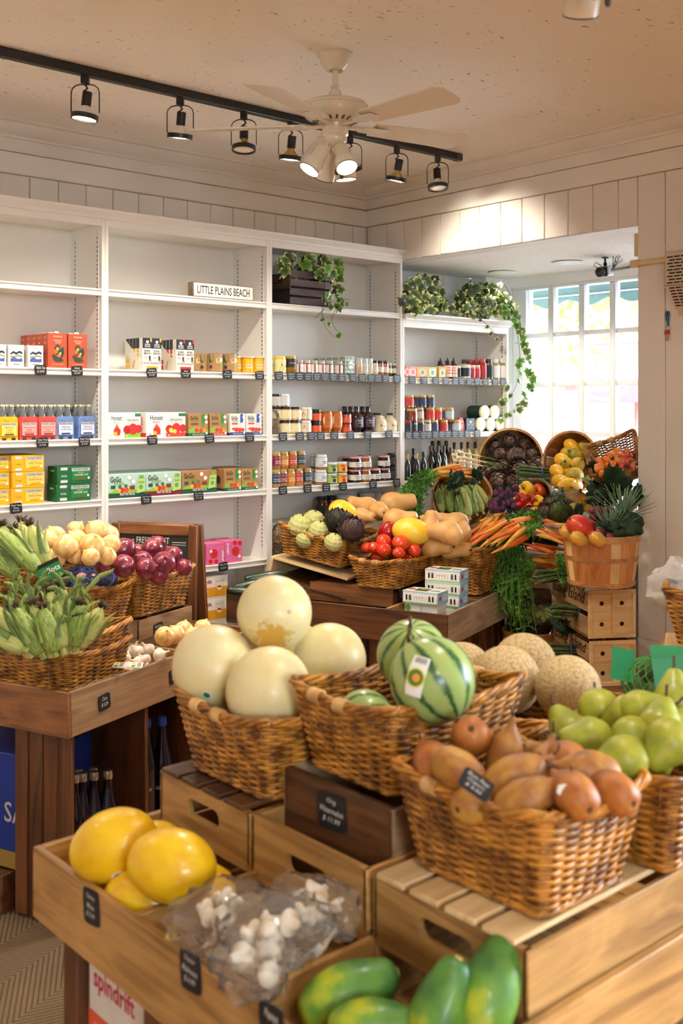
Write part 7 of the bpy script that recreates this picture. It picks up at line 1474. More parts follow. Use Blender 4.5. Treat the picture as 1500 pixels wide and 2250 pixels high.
def corn_proto(seed, hm, leaves=5):
 g = random.Random(seed); t = thing('corn_ear', 'x', 'corn')
 pr0 = smooth_prof([(0, -.1), (.012, -.1), (.022, -.085), (.029, -.04), (.029, .0), (.024, .05), (.015, .085), (.007, .105), (.003, .115)])
 put('husk', MB().mat(hm).lathe(pr0, 20, cap=False, fn=lambda r, z, a: (r * (1 + .07 * math.sin(5 * a + z * 9 + seed) + .03 * math.sin(11 * a)), z)).mesh('husk', 180), t)
 put('stalk', MB().mat(hm).cyl((0, 0, -.125), (0, 0, -.095), .009, 9).mesh('stalk'), t)
 for i in range(leaves):
  a = g.uniform(0, 6.28); r0 = .027; curl = g.uniform(.0, .026); L_ = g.uniform(.1, .17); pts = []; ws = []
  for k in range(7):
   f = k / 6; pts.append(((r0 + .004 + curl * f * f * 1.3) * math.cos(a + f * .3), (r0 + .004 + curl * f * f * 1.3) * math.sin(a + f * .3), -.04 + L_ * f * (1.15 - .15 * f))); ws.append(.0105 * (1 - f) ** .6 + .001)
  put('husk_leaf', MB().mat(hm if i % 3 else LEAF).ribbon(pts, ws, (-math.sin(a), math.cos(a), 0)).mesh('husk_leaf', 180), t)
 b = MB().mat(SILK)
 for i in range(40):
  a = g.uniform(0, 6.28); s_ = g.uniform(.006, .026); b.tube([(.004 * math.cos(a), .004 * math.sin(a), .092), (s_ * .6 * math.cos(a), s_ * .6 * math.sin(a), .118), (s_ * math.cos(a + .5), s_ * math.sin(a + .5), .112 + g.uniform(0, .028))], .0015, 4)
 tag(put('silk', b.mesh('silk', 180), t), kind='stuff'); return Stamp(t)
CORN = [corn_proto(1, HUSK), corn_proto(2, HUSK2), corn_proto(3, HUSK, 7)]
def ear(k, b0, t0, t, label, group, dt=0, s_=None):
 """ear from butt pixel b0 to tip pixel t0 at depth t"""
 p0, p1 = at(b0[0], b0[1], t), at(t0[0], t0[1], t + dt); d = p1 - p0; L_ = d.length / .235; q = d.to_track_quat('Z', 'Y') @ Quaternion((0, 0, 1), k * 1.9)
 return CORN[k % 3]((p0 + p1) / 2, q.to_euler(), label, group, (min(1.15, max(.8, s_ or 1)), min(1.15, max(.8, s_ or 1)), L_))
EF = [((70, 1440), (-20, 1325), 3.02), ((95, 1445), (30, 1330), 3.0), ((60, 1430), (-45, 1375), 2.98), ((110, 1440), (72, 1322), 3.06), ((122, 1440), (92, 1330), 2.98), ((140, 1435), (108, 1292), 3.08), ((150, 1430), (135, 1282), 3.14), ((162, 1428), (176, 1322), 3.1), ((168, 1430), (226, 1330), 3.12), ((40, 1430), (10, 1345), 3.15), ((85, 1430), (55, 1300), 3.2), ((130, 1430), (150, 1310), 3.22)]
for k, (a_, b_, t_) in enumerate(EF): ear(k, a_, b_, t_, 'ear of corn in the front left basket, %s in order' % ORD[k], 'corn ears in the front basket', .03 * ((k % 3) - 1))
EB = [((92, 1262), (-10, 1158), 3.42), ((105, 1255), (64, 1148), 3.5), ((70, 1262), (30, 1158), 3.55), ((45, 1272), (-45, 1190), 3.45), ((20, 1255), (5, 1150), 3.62), ((60, 1250), (45, 1140), 3.65)]
for k, (a_, b_, t_) in enumerate(EB): ear(k + 1, a_, b_, t_, 'ear of corn in the rear left basket, %s in order' % ORD[k], 'corn ears in the rear basket', .02)
lv = thing('corn_leaves', 'loose dry corn leaves over the front corn basket', 'leaves', LF.w(-.2, .2, .92), 0)
for k in range(58):
 x0, y0 = g3.uniform(-10, 200), g3.uniform(1285, 1375); L_ = g3.uniform(40, 110); an = g3.uniform(-2.4, -.7); t_ = 3.12 + g3.uniform(-.08, .16); pts = []; ws = []
 for q in range(6): f = q / 5; pts.append(at(x0 + L_ * f * math.cos(an) + 14 * f * f * g3.uniform(-1, 1), y0 + L_ * f * math.sin(an) + 30 * f * f, t_) - lv.location); ws.append(.006 * math.sin(math.pi * (.15 + .8 * f)) + .001)
 put('leaf_blade', MB().mat(LEAF if k % 3 else HUSK2).ribbon(pts, ws, (CS, SN, g3.uniform(-.5, .5))).mesh('leaf_blade', 180), lv)
def artichoke_mesh(c1, c2, r=.05, tight=1.0, seed=0, n=64):
 m = pm('artichoke_%d_%d_%d' % tuple(c1), c1, .55, col2=c2, vs=30); b = MB().mat(m); g = random.Random(seed); b.ell((0, 0, 0), r * .78, r * .78, r * .8, 14, 8)
 for i in range(n):
  f = (i + .5) / n; th = math.acos(1 - 1.82 * f) ; ph = i * 2.39996 + .2; sz = r * (.36 + .34 * math.sin(th) ** .7) * g.uniform(.9, 1.1)
  d = Vector((math.sin(th) * math.cos(ph), math.sin(th) * math.sin(ph), math.cos(th))); up = Vector((0, 0, 1)) - d * d.z
  if up.length < .1: up = d.orthogonal()
  up.normalize(); sd_ = d.cross(up); c = d * r * .86; lift = .24 + .08 * math.sin(th)
  P_ = [c - up * sz * .6 - d * r * .02, c - up * sz * .1 + sd_ * sz * .62 - d * r * .04, c + up * sz * .45 + sd_ * sz * .45 + d * r * lift * .3, c + up * sz * .95 + d * r * lift, c + up * sz * .45 - sd_ * sz * .45 + d * r * lift * .3, c - up * sz * .1 - sd_ * sz * .62 - d * r * .04, c + up * sz * .2 + d * r * (.13)]
  b.add(P_, [(0, 1, 6), (1, 2, 6), (2, 3, 6), (3, 4, 6), (4, 5, 6), (5, 0, 6)])
 return b.mesh('bracts', 30)
def art_proto(c1, c2, r, seed): return proto('artichoke', 'artichoke', artichoke_mesh(c1, c2, r, 1, seed), 'bracts', [('stem', MB().mat(STEMG).cyl((0, 0, -r * 1.25), (0, 0, -r * .7), r * .2, 9).mesh('stem'))])
artD = art_proto((74, 72, 58), (50, 44, 48), .05, 1); artP = art_proto((112, 84, 84), (86, 74, 66), .05, 2); artB = art_proto((140, 114, 98), (80, 62, 54), .05, 3); artG = art_proto((104, 116, 66), (66, 80, 46), .05, 4)
place(artD, 741, 1148, 4.80, 'dark green artichoke standing in the tipped basket', None, (0, .2, 1), 1.12); place(artP, 771, 1166, 4.70, 'purple-brown artichoke at the basket front', None, (.3, .4, .7), 1.1); place(artD, 758, 1150, 4.8, 'dark artichoke peeping behind the purple one', None, (.3, -.2, .8), .9)
CHM = pm('pale_knobbly_green', (176, 182, 110), .6, col2=(206, 196, 130), vs=18, bump=.3, bs=80)
chp = proto('custard_apple', 'fruit', MB().mat(CHM).ell((0, 0, 0), .05, .05, .048, 36, 24, fn=lambda d: 1 + .15 * abs(math.sin(5 * math.atan2(d.y, d.x))) * abs(math.sin(7 * math.acos(max(-1, min(1, d.z))))) ).mesh('flesh', 180), extra=[('stem', stemm(.004, .047, .06, STEMB))])
for k, (px, py, t_, s_, lab) in enumerate(((660, 1157, 4.84, 1.1, 'at the left end of basket'), (689, 1144, 4.95, .95, 'at the back left'), (700, 1166, 4.78, .85, 'in front below the dark artichoke'), (733, 1192, 4.68, .8, 'low at the right rim'), (670, 1185, 4.8, .8, 'sunk behind the front rim'))): place(chp, px, py, t_, 'pale green knobbly fruit %s' % lab, 'pale green knobbly fruit', (.2, .3, .9), s_)
spg = proto('yellow_melon', 'melon', MB().mat(SPAG).ell((0, 0, 0), .066, .066, .092, 30, 20, fn=rough_fn(.015, 1.5, 6)).mesh('flesh', 180), extra=[('stem_scar', MB().mat(pm('orange_scar', (222, 130, 50), .5)).lathe([(.022, .0868), (.012, .0915), (0, .0925)], 14, cap=False).mesh('stem_scar'))])
place(spg, 757, 1136, 4.92, 'yellow melon behind the artichokes with orange scar', None, (-.55, .1, .65), 1.0); place(spg, 903, 1168, 4.72, 'yellow melon behind the tomatoes', None, (.9, .2, -.1), .95)
bnm = lath(smooth_prof([(0, -.085), (.025, -.084), (.05, -.066), (.059, -.035), (.054, -.004), (.042, .022), (.037, .05), (.034, .072), (.022, .084), (0, .086)]), BUT, 24, lump(.04, 1.3, 8)); bns = proto('butternut_squash', 'squash', bnm, extra=[('stem', MB().mat(STEMB).lathe([(.008, .082), (.0065, .096), (0, .097)], 9, cap=False).mesh('stem'))])
BQ = [(795, 1113, 5.05, (-.8, .3, .3), .95, 'at left end with stem toward the viewer'), (835, 1124, 4.95, (.2, .8, 0), .8, 'round end facing front in the middle'), (875, 1106, 5.15, (.9, -.1, .15), 1.05, 'lying across the back'), (880, 1142, 4.86, (.8, .2, .1), .95, 'under the second handle'), (915, 1150, 5.0, (.5, -.2, .2), .7, 'small between the baskets'), (800, 1135, 4.9, (.6, .5, 0), .7, 'low behind the left handle')]
for (px, py, t_, d, s_, lab) in BQ: place(bns, px, py, t_, 'butternut squash %s' % lab, 'butternut squash in the back basket', d, s_)
BQ = [(946, 1156, 4.80, (.1, -.2, .95), .85, 'standing at left, cut end up'), (992, 1148, 5.0, (-.9, -.2, .2), .95, 'lying at the back'), (972, 1168, 4.7, (-.95, .1, .1), .92, 'in front with oval sticker'), (998, 1174, 4.68, (.1, -.9, .2), .72, 'with round end facing the viewer'), (1016, 1166, 4.82, (.2, -.8, .3), .74, 'at the right end'), (960, 1200, 4.75, (.6, .3, 0), .9, 'low in the basket'), (1000, 1205, 4.75, (.5, .4, 0), .9, 'low at the right of the basket')]
for k, (px, py, t_, d, s_, lab) in enumerate(BQ):
 o = place(bns, px, py, t_, 'butternut squash %s' % lab, 'butternut squash in the right basket', d, s_)
tmp_ = proto('tomato', 'tomato', sph(.036, TOM, .88, .02, 1.2, 3, 24, 16)); tmd = proto('tomato', 'tomato', MB().mat(TOMD).ell((0, 0, 0), .036, .036, .044, 24, 16, fn=rough_fn(.04, 1.4, 9)).mesh('flesh', 180))
for k, (px, py, t_, s_, w_, lab) in enumerate(((851, 1170, 4.80, 1.1, 1, 'dark red at the back left'), (843, 1189, 4.68, .88, 0, 'orange-red below the dark one'), (880, 1193, 4.66, 1.0, 0, 'orange-red at front centre'), (911, 1187, 4.76, 1.2, 2, 'dark red and oblong at right'), (843, 1208, 4.62, .88, 0, 'at the front rim centre left'), (821, 1203, 4.66, .72, 0, 'small with sticker at left'), (806, 1203, 4.68, .66, 0, 'small at the far left rim'), (876, 1215, 4.58, .7, 0, 'low at the front rim'), (909, 1209, 4.68, .8, 0, 'low at the right rim'), (830, 1222, 4.7, .8, 0, 'sunk at left'), (900, 1222, 4.72, .9, 0, 'sunk at right'))): place(tmp_ if w_ == 0 else tmd, px, py, t_, 'tomato %s' % lab, 'tomatoes in the wicker basket', (1, .2, 0) if w_ == 2 else (.2, .2, .9), s_ * 1.12)
zuc = proto('zucchini', 'zucchini', MB().mat(pm('zucchini_skin', (34, 58, 26), .3, coat=.3, col2=(24, 40, 20), vs=24)).lathe(smooth_prof([(0, -.1), (.016, -.098), (.021, -.06), (.022, 0), (.02, .06), (.014, .09), (.008, .095), (0, .095)]), 16, cap=False).mesh('flesh', 180), extra=[('blossom_end', MB().mat(pm('pale_end', (196, 190, 150), .6)).lathe([(.007, -.0995), (.004, -.102), (0, -.102)], 10, cap=False).mesh('blossom_end'))])
place(zuc, 585, 1266, 4.7, 'green zucchini lying higher on the tray edge', 'zucchini', (.9, -.2, .12), 1.0); place(zuc, 548, 1302, 4.62, 'dark zucchini lying in the tray behind honeydew', 'zucchini', (.9, -.1, -.1), 1.0); place(zuc, 555, 1283, 4.66, 'zucchini tucked below the upper one', 'zucchini', (.9, -.3, .15), .9); place(zuc, 585, 1300, 4.74, 'zucchini at the bottom of the heap', 'zucchini', (.9, -.3, 0), .9)
def f(p):
 p.rect(0, 0, 1, .12, (150, 180, 90)); p.rect(0, .9, 1, 1, (170, 206, 222))
 for i in range(12): u = .03 + i * .08; p.poly([(u, .12), (u + .06, .12), (u + .06, .74), (u + .03, .86), (u, .74)], (238, 236, 226)); p.rect(u + .062, .3, u + .078, .6, (176, 206, 220))
 for u in (.1, .2, .76, .86): p.rect(u, .28, u + .045, .72, (60, 24, 24))
 p.text('LOOK FOR THE PICKET FENCE', .34, .5, .62, .6, (196, 80, 60))
def sd(p): p.rect(0, 0, 1, 1, (150, 196, 222)); p.disc(.25, .5, .2, (206, 46, 34)); p.rect(.5, .3, .9, .75, (226, 236, 240)); p.text('TOMATO', .52, .5, .88, .62, (60, 130, 70))
cw, chh, cdp_ = .165, .052, .1
CTN = MB().mat(card((232, 232, 226))).box(0, 0, 0, cw, cdp_, chh, .001).mesh('carton')
pf = Print(cw, chh); f(pf); pfm = pf.mesh('printed_front'); ps = Print(cdp_, chh); sd(ps); psm = ps.mesh('printed_side')
pt = Print(cw, cdp_); pt.rect(0, 0, 1, 1, (226, 230, 222)); pt.rect(.25, .2, .62, .8, (70, 66, 58)); pt.disc(.42, .7, .2, (120, 160, 60)); pt.disc(.12, .5, .16, (206, 60, 40)); [pt.rect(.7 + .09 * i, .3, .75 + .09 * i, .6, (90, 90, 80)) for i in range(3)]; ptm = pt.mesh('printed_top')
def tcarton(a, b_, z, lab, rz=20, tip=None):
 t = thing('tomato_carton', lab, 'carton', MF.w(a, b_, z), R(rz), 'picket fence tomato cartons'); put('carton', CTN, t); put('printed_front', pfm, t).matrix_local = faceM((0, 0, 0), (1, 0, 0), (0, 0, 1)); put('printed_side', psm, t).matrix_local = faceM((cw, 0, 0), (0, 1, 0), (0, 0, 1)); put('printed_top', ptm, t).matrix_local = faceM((0, 0, chh), (1, 0, 0), (0, 1, 0)); return t
for i in range(4): tcarton(-.205 + .004 * (i % 2), .23, .621 + i * .0525, 'tomato carton in the rear stack, %s from the bottom' % ORD[i], 20 + (i % 2))
tcarton(-.205, .24, .621 + 4 * .0525, 'topmost tomato carton with red lettering', 20)
tcarton(-.235, .075, .76, 'tomato carton on top of the upended one in front', 17)
up = thing('tomato_carton', 'upended tomato carton reading always fresh always local', 'carton', MF.w(-.23, .085, .621), R(17), 'picket fence tomato cartons'); MB().box(0, 0, 0, .155, .085, .138, .001).build('carton', card((226, 224, 214)), up)
p = Print(.155, .138); p.text('ALWAYS', .14, .1, .2, .62, (110, 140, 60), .01, rot=90); p.text('FRESH', .22, .1, .28, .55, (110, 140, 60), .01, rot=90); p.text('ALWAYS', .3, .1, .36, .62, (110, 140, 60), .01, rot=90); p.text('LOCAL', .38, .1, .44, .52, (110, 140, 60), .01, rot=90); p.disc(.1, .85, .1, (90, 150, 60)); [p.rect(.5 + .06 * i, .2, .508 + .06 * i, .85, (170, 168, 160)) for i in range(6)]; p.rect(.84, .08, .97, .34, (150, 140, 126)); p.rect(.5, .0, .512, 1, (70, 90, 150)); p.on(up, faceM((0, 0, 0), (1, 0, 0), (0, 0, 1)), 'printed_front')
for k, (a, b_, z, rz) in enumerate(((-.16, .50, .63, 10), (-.11, .62, .64, 30), (-.17, .70, .64, -10), (-.08, .74, .64, 15), (-.2, .04, .64, 20), (-.1, .05, .64, 10))):
 t = thing('herb_clamshell', 'clear clamshell of %s in the middle tray, %s from front' % ('herbs' if k < 4 else 'berries', ORD[k if k < 4 else k - 4]), 'clamshell', MF.w(a, b_, z), R(20 + rz), 'clear clamshells in the middle tray'); hh_ = .1 if 0 < k < 4 else .05
 MB().box(-.05, -.03, 0, .05, .03, hh_, .012).build('clear_shell', CLP, t); MB().box(-.042, -.022, .004, .042, .022, hh_ * .8, .01).build('contents', pm('herb_fill', (70, 96, 44), .7, col2=(40, 60, 30), vs=50) if 0 < k < 4 else pm('berry_fill', (150, 30, 30), .5, col2=(90, 18, 24), vs=60), t); MB().box(-.03, -.0305, hh_ * .4, .03, -.0302, hh_ * .8).build('paper_label', card((60, 130, 150) if k == 0 else (220, 220, 214)), t)
ab = thing('avocado_bag', 'green net bag of avocados with green card labels', 'net bag', at(1452, 1510, 2.6), R(20))
avm = MB().mat(pm('avocado_skin', (66, 84, 34), .6, bump=.5, bs=120)).ell((0, 0, 0), .034, .034, .045, 16, 12).mesh('avocado', 180)
for q, (x, y, z) in enumerate(((-.05, 0, -.01), (0, .03, 0), (.05, -.02, 0), (.0, -.04, -.01), (-.02, 0, .035))): put('avocado', avm, ab, (x, y, z), (1.2, q * .7, .4))
b = MB().mat(pm('green_net', (70, 150, 60), .5))
for q in range(24):
 a0 = q / 24 * 2 * math.pi
 for s_ in (-1, 1): b.tube([(.1 * math.cos(v) * math.cos(a0 + s_ * v * .5), .085 * math.cos(v) * math.sin(a0 + s_ * v * .5), .065 * math.sin(v) + .012) for v in [R(-60 + i * 22) for i in range(7)]], .0013, 3)
tag(b.build('net', None, ab), kind='stuff')
for k, (x, y, z, rr, w_, h_) in enumerate(((-.085, -.04, .055, (R(70), R(12), R(35)), .06, .08), (.05, -.07, .06, (R(75), R(-5), R(28)), .11, .07), (.02, .0, .085, (R(40), 0, R(20)), .09, .05))): MB().box(-w_ / 2, -h_ / 2, 0, w_ / 2, h_ / 2, .001).build('card_label', card((30, 136, 84)), ab, (x, y, z), rr)
pbg = thing('plastic_bags', 'crumpled clear plastic bags in the right edge basket', 'plastic bag', at(1494, 1290, 3.27) , 0); put('bag', lumpy_bag(.09, .08, .075, 9, film('milky_film', (250, 250, 250), .45), .35), pbg)
# ==== WINDOW BAY DISPLAY
bn = thing('bay_bench', 'white painted window bench carrying the bushel baskets', 'bench', (-4.1, 4.42, 0))
MB().box(0, 0, 1.075, 1.42, .72, 1.1, .003).build('bench_top', BAYP, bn); MB().box(0, .02, 1.03, 1.42, .04, 1.075).build('apron', BAYP, bn)
for x in (.02, .7, 1.36): MB().box(x, .03, 0, x + .04, .07, 1.075).build('leg', BAYP, bn); MB().box(x, .66, 0, x + .04, .70, 1.075).build('leg', BAYP, bn)
lt2 = thing('produce_table', 'low trestle table with white cloth full of carrots', 'table', (-4.05, 4.02, 0))
MB().box(0, 0, .86, 1.3, .39, .88, .003).build('table_top', PALEX, lt2)
for x in (.03, 1.23):
 for y in (.03, .33): MB().box(x, y, 0, x + .04, y + .04, .86).build('leg', PALEX, lt2)
n = 60; vs = []; fs = []
for i in range(n + 1):
 x = 1.3 * i / n; s_ = .72 + .05 * math.sin(x * 4.1) + .03 * math.sin(x * 9)
 for k, (y, z) in enumerate(((.38, .883), (-.006, .883), (-.012 + .012 * math.sin(x * 40), .86 - (.86 - s_) * .5), (-.015 + .02 * math.sin(x * 40 + 1), s_))): vs.append((x, y, z))
m = 4
for i in range(n):
 for k in range(m - 1): fs.append((i * m + k, (i + 1) * m + k, (i + 1) * m + k + 1, i * m + k + 1))
cl = MB().add(vs, fs).build('table_cloth', pm('white_linen', (226, 224, 226), .8, var=.04, vs=10), None, (-4.05, 4.02, 0), smooth=180); tag(cl, 'white cloth draped over the carrot table front', 'cloth')
sm = cl.modifiers.new('thick', 'SOLIDIFY'); sm.thickness = .002
# --- bushel baskets
STV = [wood('stave_amber', (158, 94, 40), (204, 140, 76), 2, .5), wood('stave_light', (206, 160, 96), (232, 196, 136), 2, .5), wood('stave_red', (146, 78, 34), (190, 120, 62), 2, .5)]
HOOP = wood('hoop_wood', (150, 96, 48), (196, 142, 84), 0, .5)
SM = {}
def bushel(label, loc, rot, r1, r0, h, n=20, name='bushel_basket', seed=0):
 o = thing(name, label, 'bushel basket', loc, 0, None, rot); key = (r1, r0, h, n)
 if key not in SM:
  SM[key] = []
  for m in STV:
   b = MB().mat(m); a = math.pi / n * .985; vs = []
   for z, r in ((0, r0), (h * .5, (r0 + r1) * .51), (h, r1)):
    for th_ in (0, -.0035):
     for q in (-a, 0, a): vs.append(((r + th_) * math.cos(q), (r + th_) * math.sin(q), z))
   fs = []
   for j in (0, 6):
    for q in (0, 1): fs += [(j + q, j + q + 1, j + 7 + q, j + 6 + q), (j + 3 + q, j + 9 + q, j + 10 + q, j + 4 + q)]
    fs += [(j, j + 6, j + 9, j + 3), (j + 2, j + 5, j + 11, j + 8)]
   fs += [(0, 3, 4, 1), (1, 4, 5, 2), (12, 13, 16, 15), (13, 14, 17, 16)]
   SM[key].append(b.add(vs, fs).mesh('stave', 30))
 g = random.Random(seed)
 for i in range(n): put('stave', SM[key][g.choice((0, 1, 2, 1, 0, 0))], o, (0, 0, 0), (0, 0, 2 * math.pi * i / n))
 for z0, z1, w_ in ((h * .02, h * .1, 0), (h * .5, h * .585, 0), (h * .88, h * 1.0, 0)):
  ra, rb = r0 + (r1 - r0) * z0 / h, r0 + (r1 - r0) * z1 / h; MB().lathe([(ra + .001, z0), (ra + .005, z0), (rb + .005, z1), (rb + .001, z1), (ra + .001, z0)], 40, cap=False).build('hoop', HOOP, o)
 MB().lathe([(r1 - .008, h * .9), (r1 - .004, h * .9), (r1 - .003, h * 1.005), (r1 - .007, h * 1.005), (r1 - .008, h * .9)], 40, cap=False).build('inner_hoop', HOOP, o)
 MB().lathe([(0, .004), (r0 - .004, .004), (r0 - .004, .01), (0, .01)], 28, cap=False).build('base', STV[0], o)
 for s_ in (0, math.pi): MB().tube([(r1 * math.cos(s_ + q), r1 * math.sin(s_ + q), h * .95 + .05 * math.cos(q * 5.2) - .015) for q in [-.3 + .1 * i for i in range(7)]], .0015, 5).build('wire_handle', pm('steel', (170, 170, 172), .25, metal=1), o)
 return o
def vdir(r, t, u): return Vector((CS, SN, 0)) * r + Vector((SN, -CS, 0)) * t + Vector((0, 0, u))
def lying(label, px, py, t, ax, r1, r0, h, seed):
 """bushel whose mouth centre is seen at px,py; ax points out of the mouth"""
 d = vdir(*ax).normalized(); p = at(px, py, t) - d * h; return bushel(label, p, d.to_track_quat('Z', 'Y').to_euler(), r1, r0, h, 20, seed=seed)
lying('tipped bushel basket of dark artichokes under the window', 1121, 1012, 5.92, (-.30, .9, .12), .182, .145, .26, 1)
lying('tipped bushel basket of yellow squash under the window', 1252, 1014, 5.45, (-.6, .75, .12), .158, .125, .25, 2)
lying('tipped bushel basket of corn below the carrots', 1016, 1092, 5.45, (.05, .85, .30), .160, .13, .24, 3)
bushel('upright bushel basket of mangoes on the crates', (at(1320, 1288, 4.45).x, at(1320, 1288, 4.45).y, at(1320, 1287, 4.4).z), (0, 0, .3), .160, .135, .215, 22, seed=4)
gb_ = at(1165, 1440, 4.95); bushel('bushel basket holding green grapes beside the middle table', (gb_.x, gb_.y, at(1165, 1475, 4.95).z), (0, 0, 0), .135, .11, .2, 20, seed=5)
o = MB().box(-.17, -.17, 0, .17, .17, at(1165, 1475, 4.95).z, .004).build('wooden_box', DKW, None, (gb_.x, gb_.y, 0), (0, 0, R(20))); tag(o, 'dark box hidden under the grape bushel', 'box')
# --- produce in the bay
def pile(s_, pts, lab, grp, sc_=1, jit=.5, seed=0):
 g = random.Random(seed)
 for k, it in enumerate(pts):
  px, py, t = it[:3]; place(s_, px, py, t, '%s, %s counted from left' % (lab, ORD[sorted(range(len(pts)), key=lambda q: pts[q][0]).index(k)]), grp, (g.uniform(-jit, jit), g.uniform(.3, 1), g.uniform(-jit, jit)), (it[3] if len(it) > 3 else sc_) * g.uniform(.95, 1.06), g.uniform(0, 6))
pile(artB, [(1118, 972, 5.96), (1152, 978, 5.98), (1098, 1000, 5.92), (1132, 1005, 5.90, 1.2), (1168, 1000, 5.92), (1080, 1032, 5.80, 1.25), (1104, 1025, 5.82), (1140, 1032, 5.78, 1.2), (1165, 1032, 5.82), (1092, 1056, 5.72, 1.15), (1122, 1058, 5.72), (1148, 1054, 5.74, 1.15), (1090, 985, 6.0), (1160, 1050, 5.80), (1178, 1018, 5.9), (1125, 1035, 5.95), (1110, 1050, 5.9)], 'dark artichoke in the tipped bushel', 'dark artichokes in the bushel', .95, .5, 1)
GRD = pm('warty_gourd', (206, 160, 30), .45, col2=(110, 120, 40), vs=18, bump=.8, bs=90); YSQ = pm('yellow_summer_squash', (226, 172, 30), .35, coat=.2, col2=(210, 150, 30), vs=16)
ysq = proto('yellow_squash', 'squash', lath(smooth_prof([(0, -.05), (.02, -.048), (.034, -.025), (.035, .005), (.026, .032), (.014, .05), (.008, .058), (0, .06)]), YSQ, 18), extra=[('stem', stemm(.005, .056, .075, STEMG))]); grd = proto('warty_gourd', 'gourd', MB().mat(GRD).ell((0, 0, 0), .036, .036, .042, 26, 18, fn=lambda d: 1 + .08 * abs(nz(d, 6, 2)) + .05 * nz(d, 2, 1)).mesh('flesh', 180), extra=[('stem', stemm(.005, .04, .055, STEMG))])
pile(ysq, [(1256, 980, 5.5), (1236, 1012, 5.42), (1224, 1036, 5.36), (1232, 1058, 5.3, 1.05), (1246, 1066, 5.26, 1.1), (1250, 1044, 5.36), (1262, 1068, 5.28)], 'smooth yellow squash in the bushel', 'yellow squash in the bushel', 1.0, .6, 2); pile(grd, [(1246, 998, 5.48), (1264, 1002, 5.44), (1282, 984, 5.5, 1.1), (1246, 1022, 5.4), (1266, 1022, 5.38), (1262, 1046, 5.32, 1.2), (1280, 1002, 5.5)], 'warty yellow-green gourd in the bushel', 'warty gourds in the bushel', 1.05, .6, 3)
for k, (b0, t0, t_) in enumerate((((972, 1128), (962, 1070), 5.42), ((992, 1130), (980, 1062), 5.40), ((1008, 1132), (998, 1058), 5.42), ((1032, 1140), (1012, 1066), 5.34), ((1048, 1132), (1018, 1062), 5.38), ((1062, 1128), (1028, 1060), 5.42), ((1072, 1112), (1042, 1062), 5.46), ((1018, 1142), (1004, 1085), 5.34), ((980, 1105), (972, 1060), 5.5), ((1000, 1110), (1030, 1065), 5.5))): ear(k, b0, t0, t_, 'ear of corn in the tipped bay bushel, %s in order' % ORD[k], 'corn ears in the bay bushel', .05, .85)
SG = pm('seagrass_rope', (136, 104, 66), .8, col2=(96, 70, 42), vs=60, bump=.6, bs=180)
d = vdir(-.75, .6, .15).normalized(); c = at(1180, 1096, 5.12)
sg_ = thing('seagrass_basket', 'small round seagrass basket spilling bell peppers', 'basket', c - d * .1, 0, None, d.to_track_quat('Z', 'Y').to_euler())
for i in range(12): MB().tube([((.058 + i * .0035) * math.cos(q), (.058 + i * .0035) * math.sin(q), .006 + i * .0095) for q in [2 * math.pi * j / 26 for j in range(26)]], .0055, 6, True).build('rope_coil', SG, sg_)
MB().lathe([(0, 0), (.06, 0), (.06, .005), (0, .005)], 20, cap=False).build('base', SG, sg_)
def pepper(col, c2):
 me = MB().mat(pm('pepper_%d_%d_%d' % col, col, .15, coat=.6, col2=c2, vs=6)).lathe(smooth_prof([(0, -.034), (.018, -.036), (.03, -.026), (.036, 0), (.036, .02), (.026, .034), (.01, .03), (0, .026)]), 28, cap=False, fn=lambda r, z, a: (r * (1 + .1 * abs(math.cos(2 * a)) - .05), z + .003 * math.cos(4 * a))).mesh('flesh', 180)
 return proto('bell_pepper', 'pepper', me, extra=[('stem', stemm(.005, .026, .05, STEMG, .5))])
pR, pY, pO = pepper((186, 24, 18), (160, 14, 14)), pepper((236, 176, 16), (226, 160, 20)), pepper((226, 96, 24), (214, 80, 20))
for s_, px, py, t_, sc_, lab in ((pY, 1158, 1076, 5.10, 1.05, 'large yellow bell pepper on top'), (pO, 1184, 1080, 5.12, .95, 'orange bell pepper at the basket mouth'), (pR, 1146, 1100, 5.04, 1.0, 'red bell pepper at left'), (pR, 1168, 1099, 5.04, .8, 'small red bell pepper in the middle'), (pY, 1184, 1102, 5.02, .8, 'small yellow bell pepper at right'), (pO, 1164, 1120, 4.98, .75, 'orange bell pepper at the bottom')): place(s_, px, py, t_, lab, 'bell peppers', (-.6, .6, .2), sc_)
CAU = pm('purple_cauliflower', (92, 40, 72), .7, col2=(66, 26, 56), vs=50, bump=.9, bs=140); KAL = pm('kale_leaf', (44, 72, 44), .6, col2=(28, 50, 32), vs=30, bump=.8, bs=120); BRO = pm('broccoli_green', (38, 62, 36), .8, col2=(26, 44, 26), vs=60, bump=1, bs=160)
def floret(m, seed, r=.05):
 b = MB().mat(m); g = random.Random(seed)
 for i in range(22): d = Vector((g.gauss(0, 1), g.gauss(0, 1), abs(g.gauss(0, 1)))).normalized(); b.ell(tuple(d * r * .68), r * .4, r * .4, r * .38, 10, 7, fn=lambda q, i=i: 1 + .16 * nz(q, 5, i))
 return b.mesh('florets', 180)
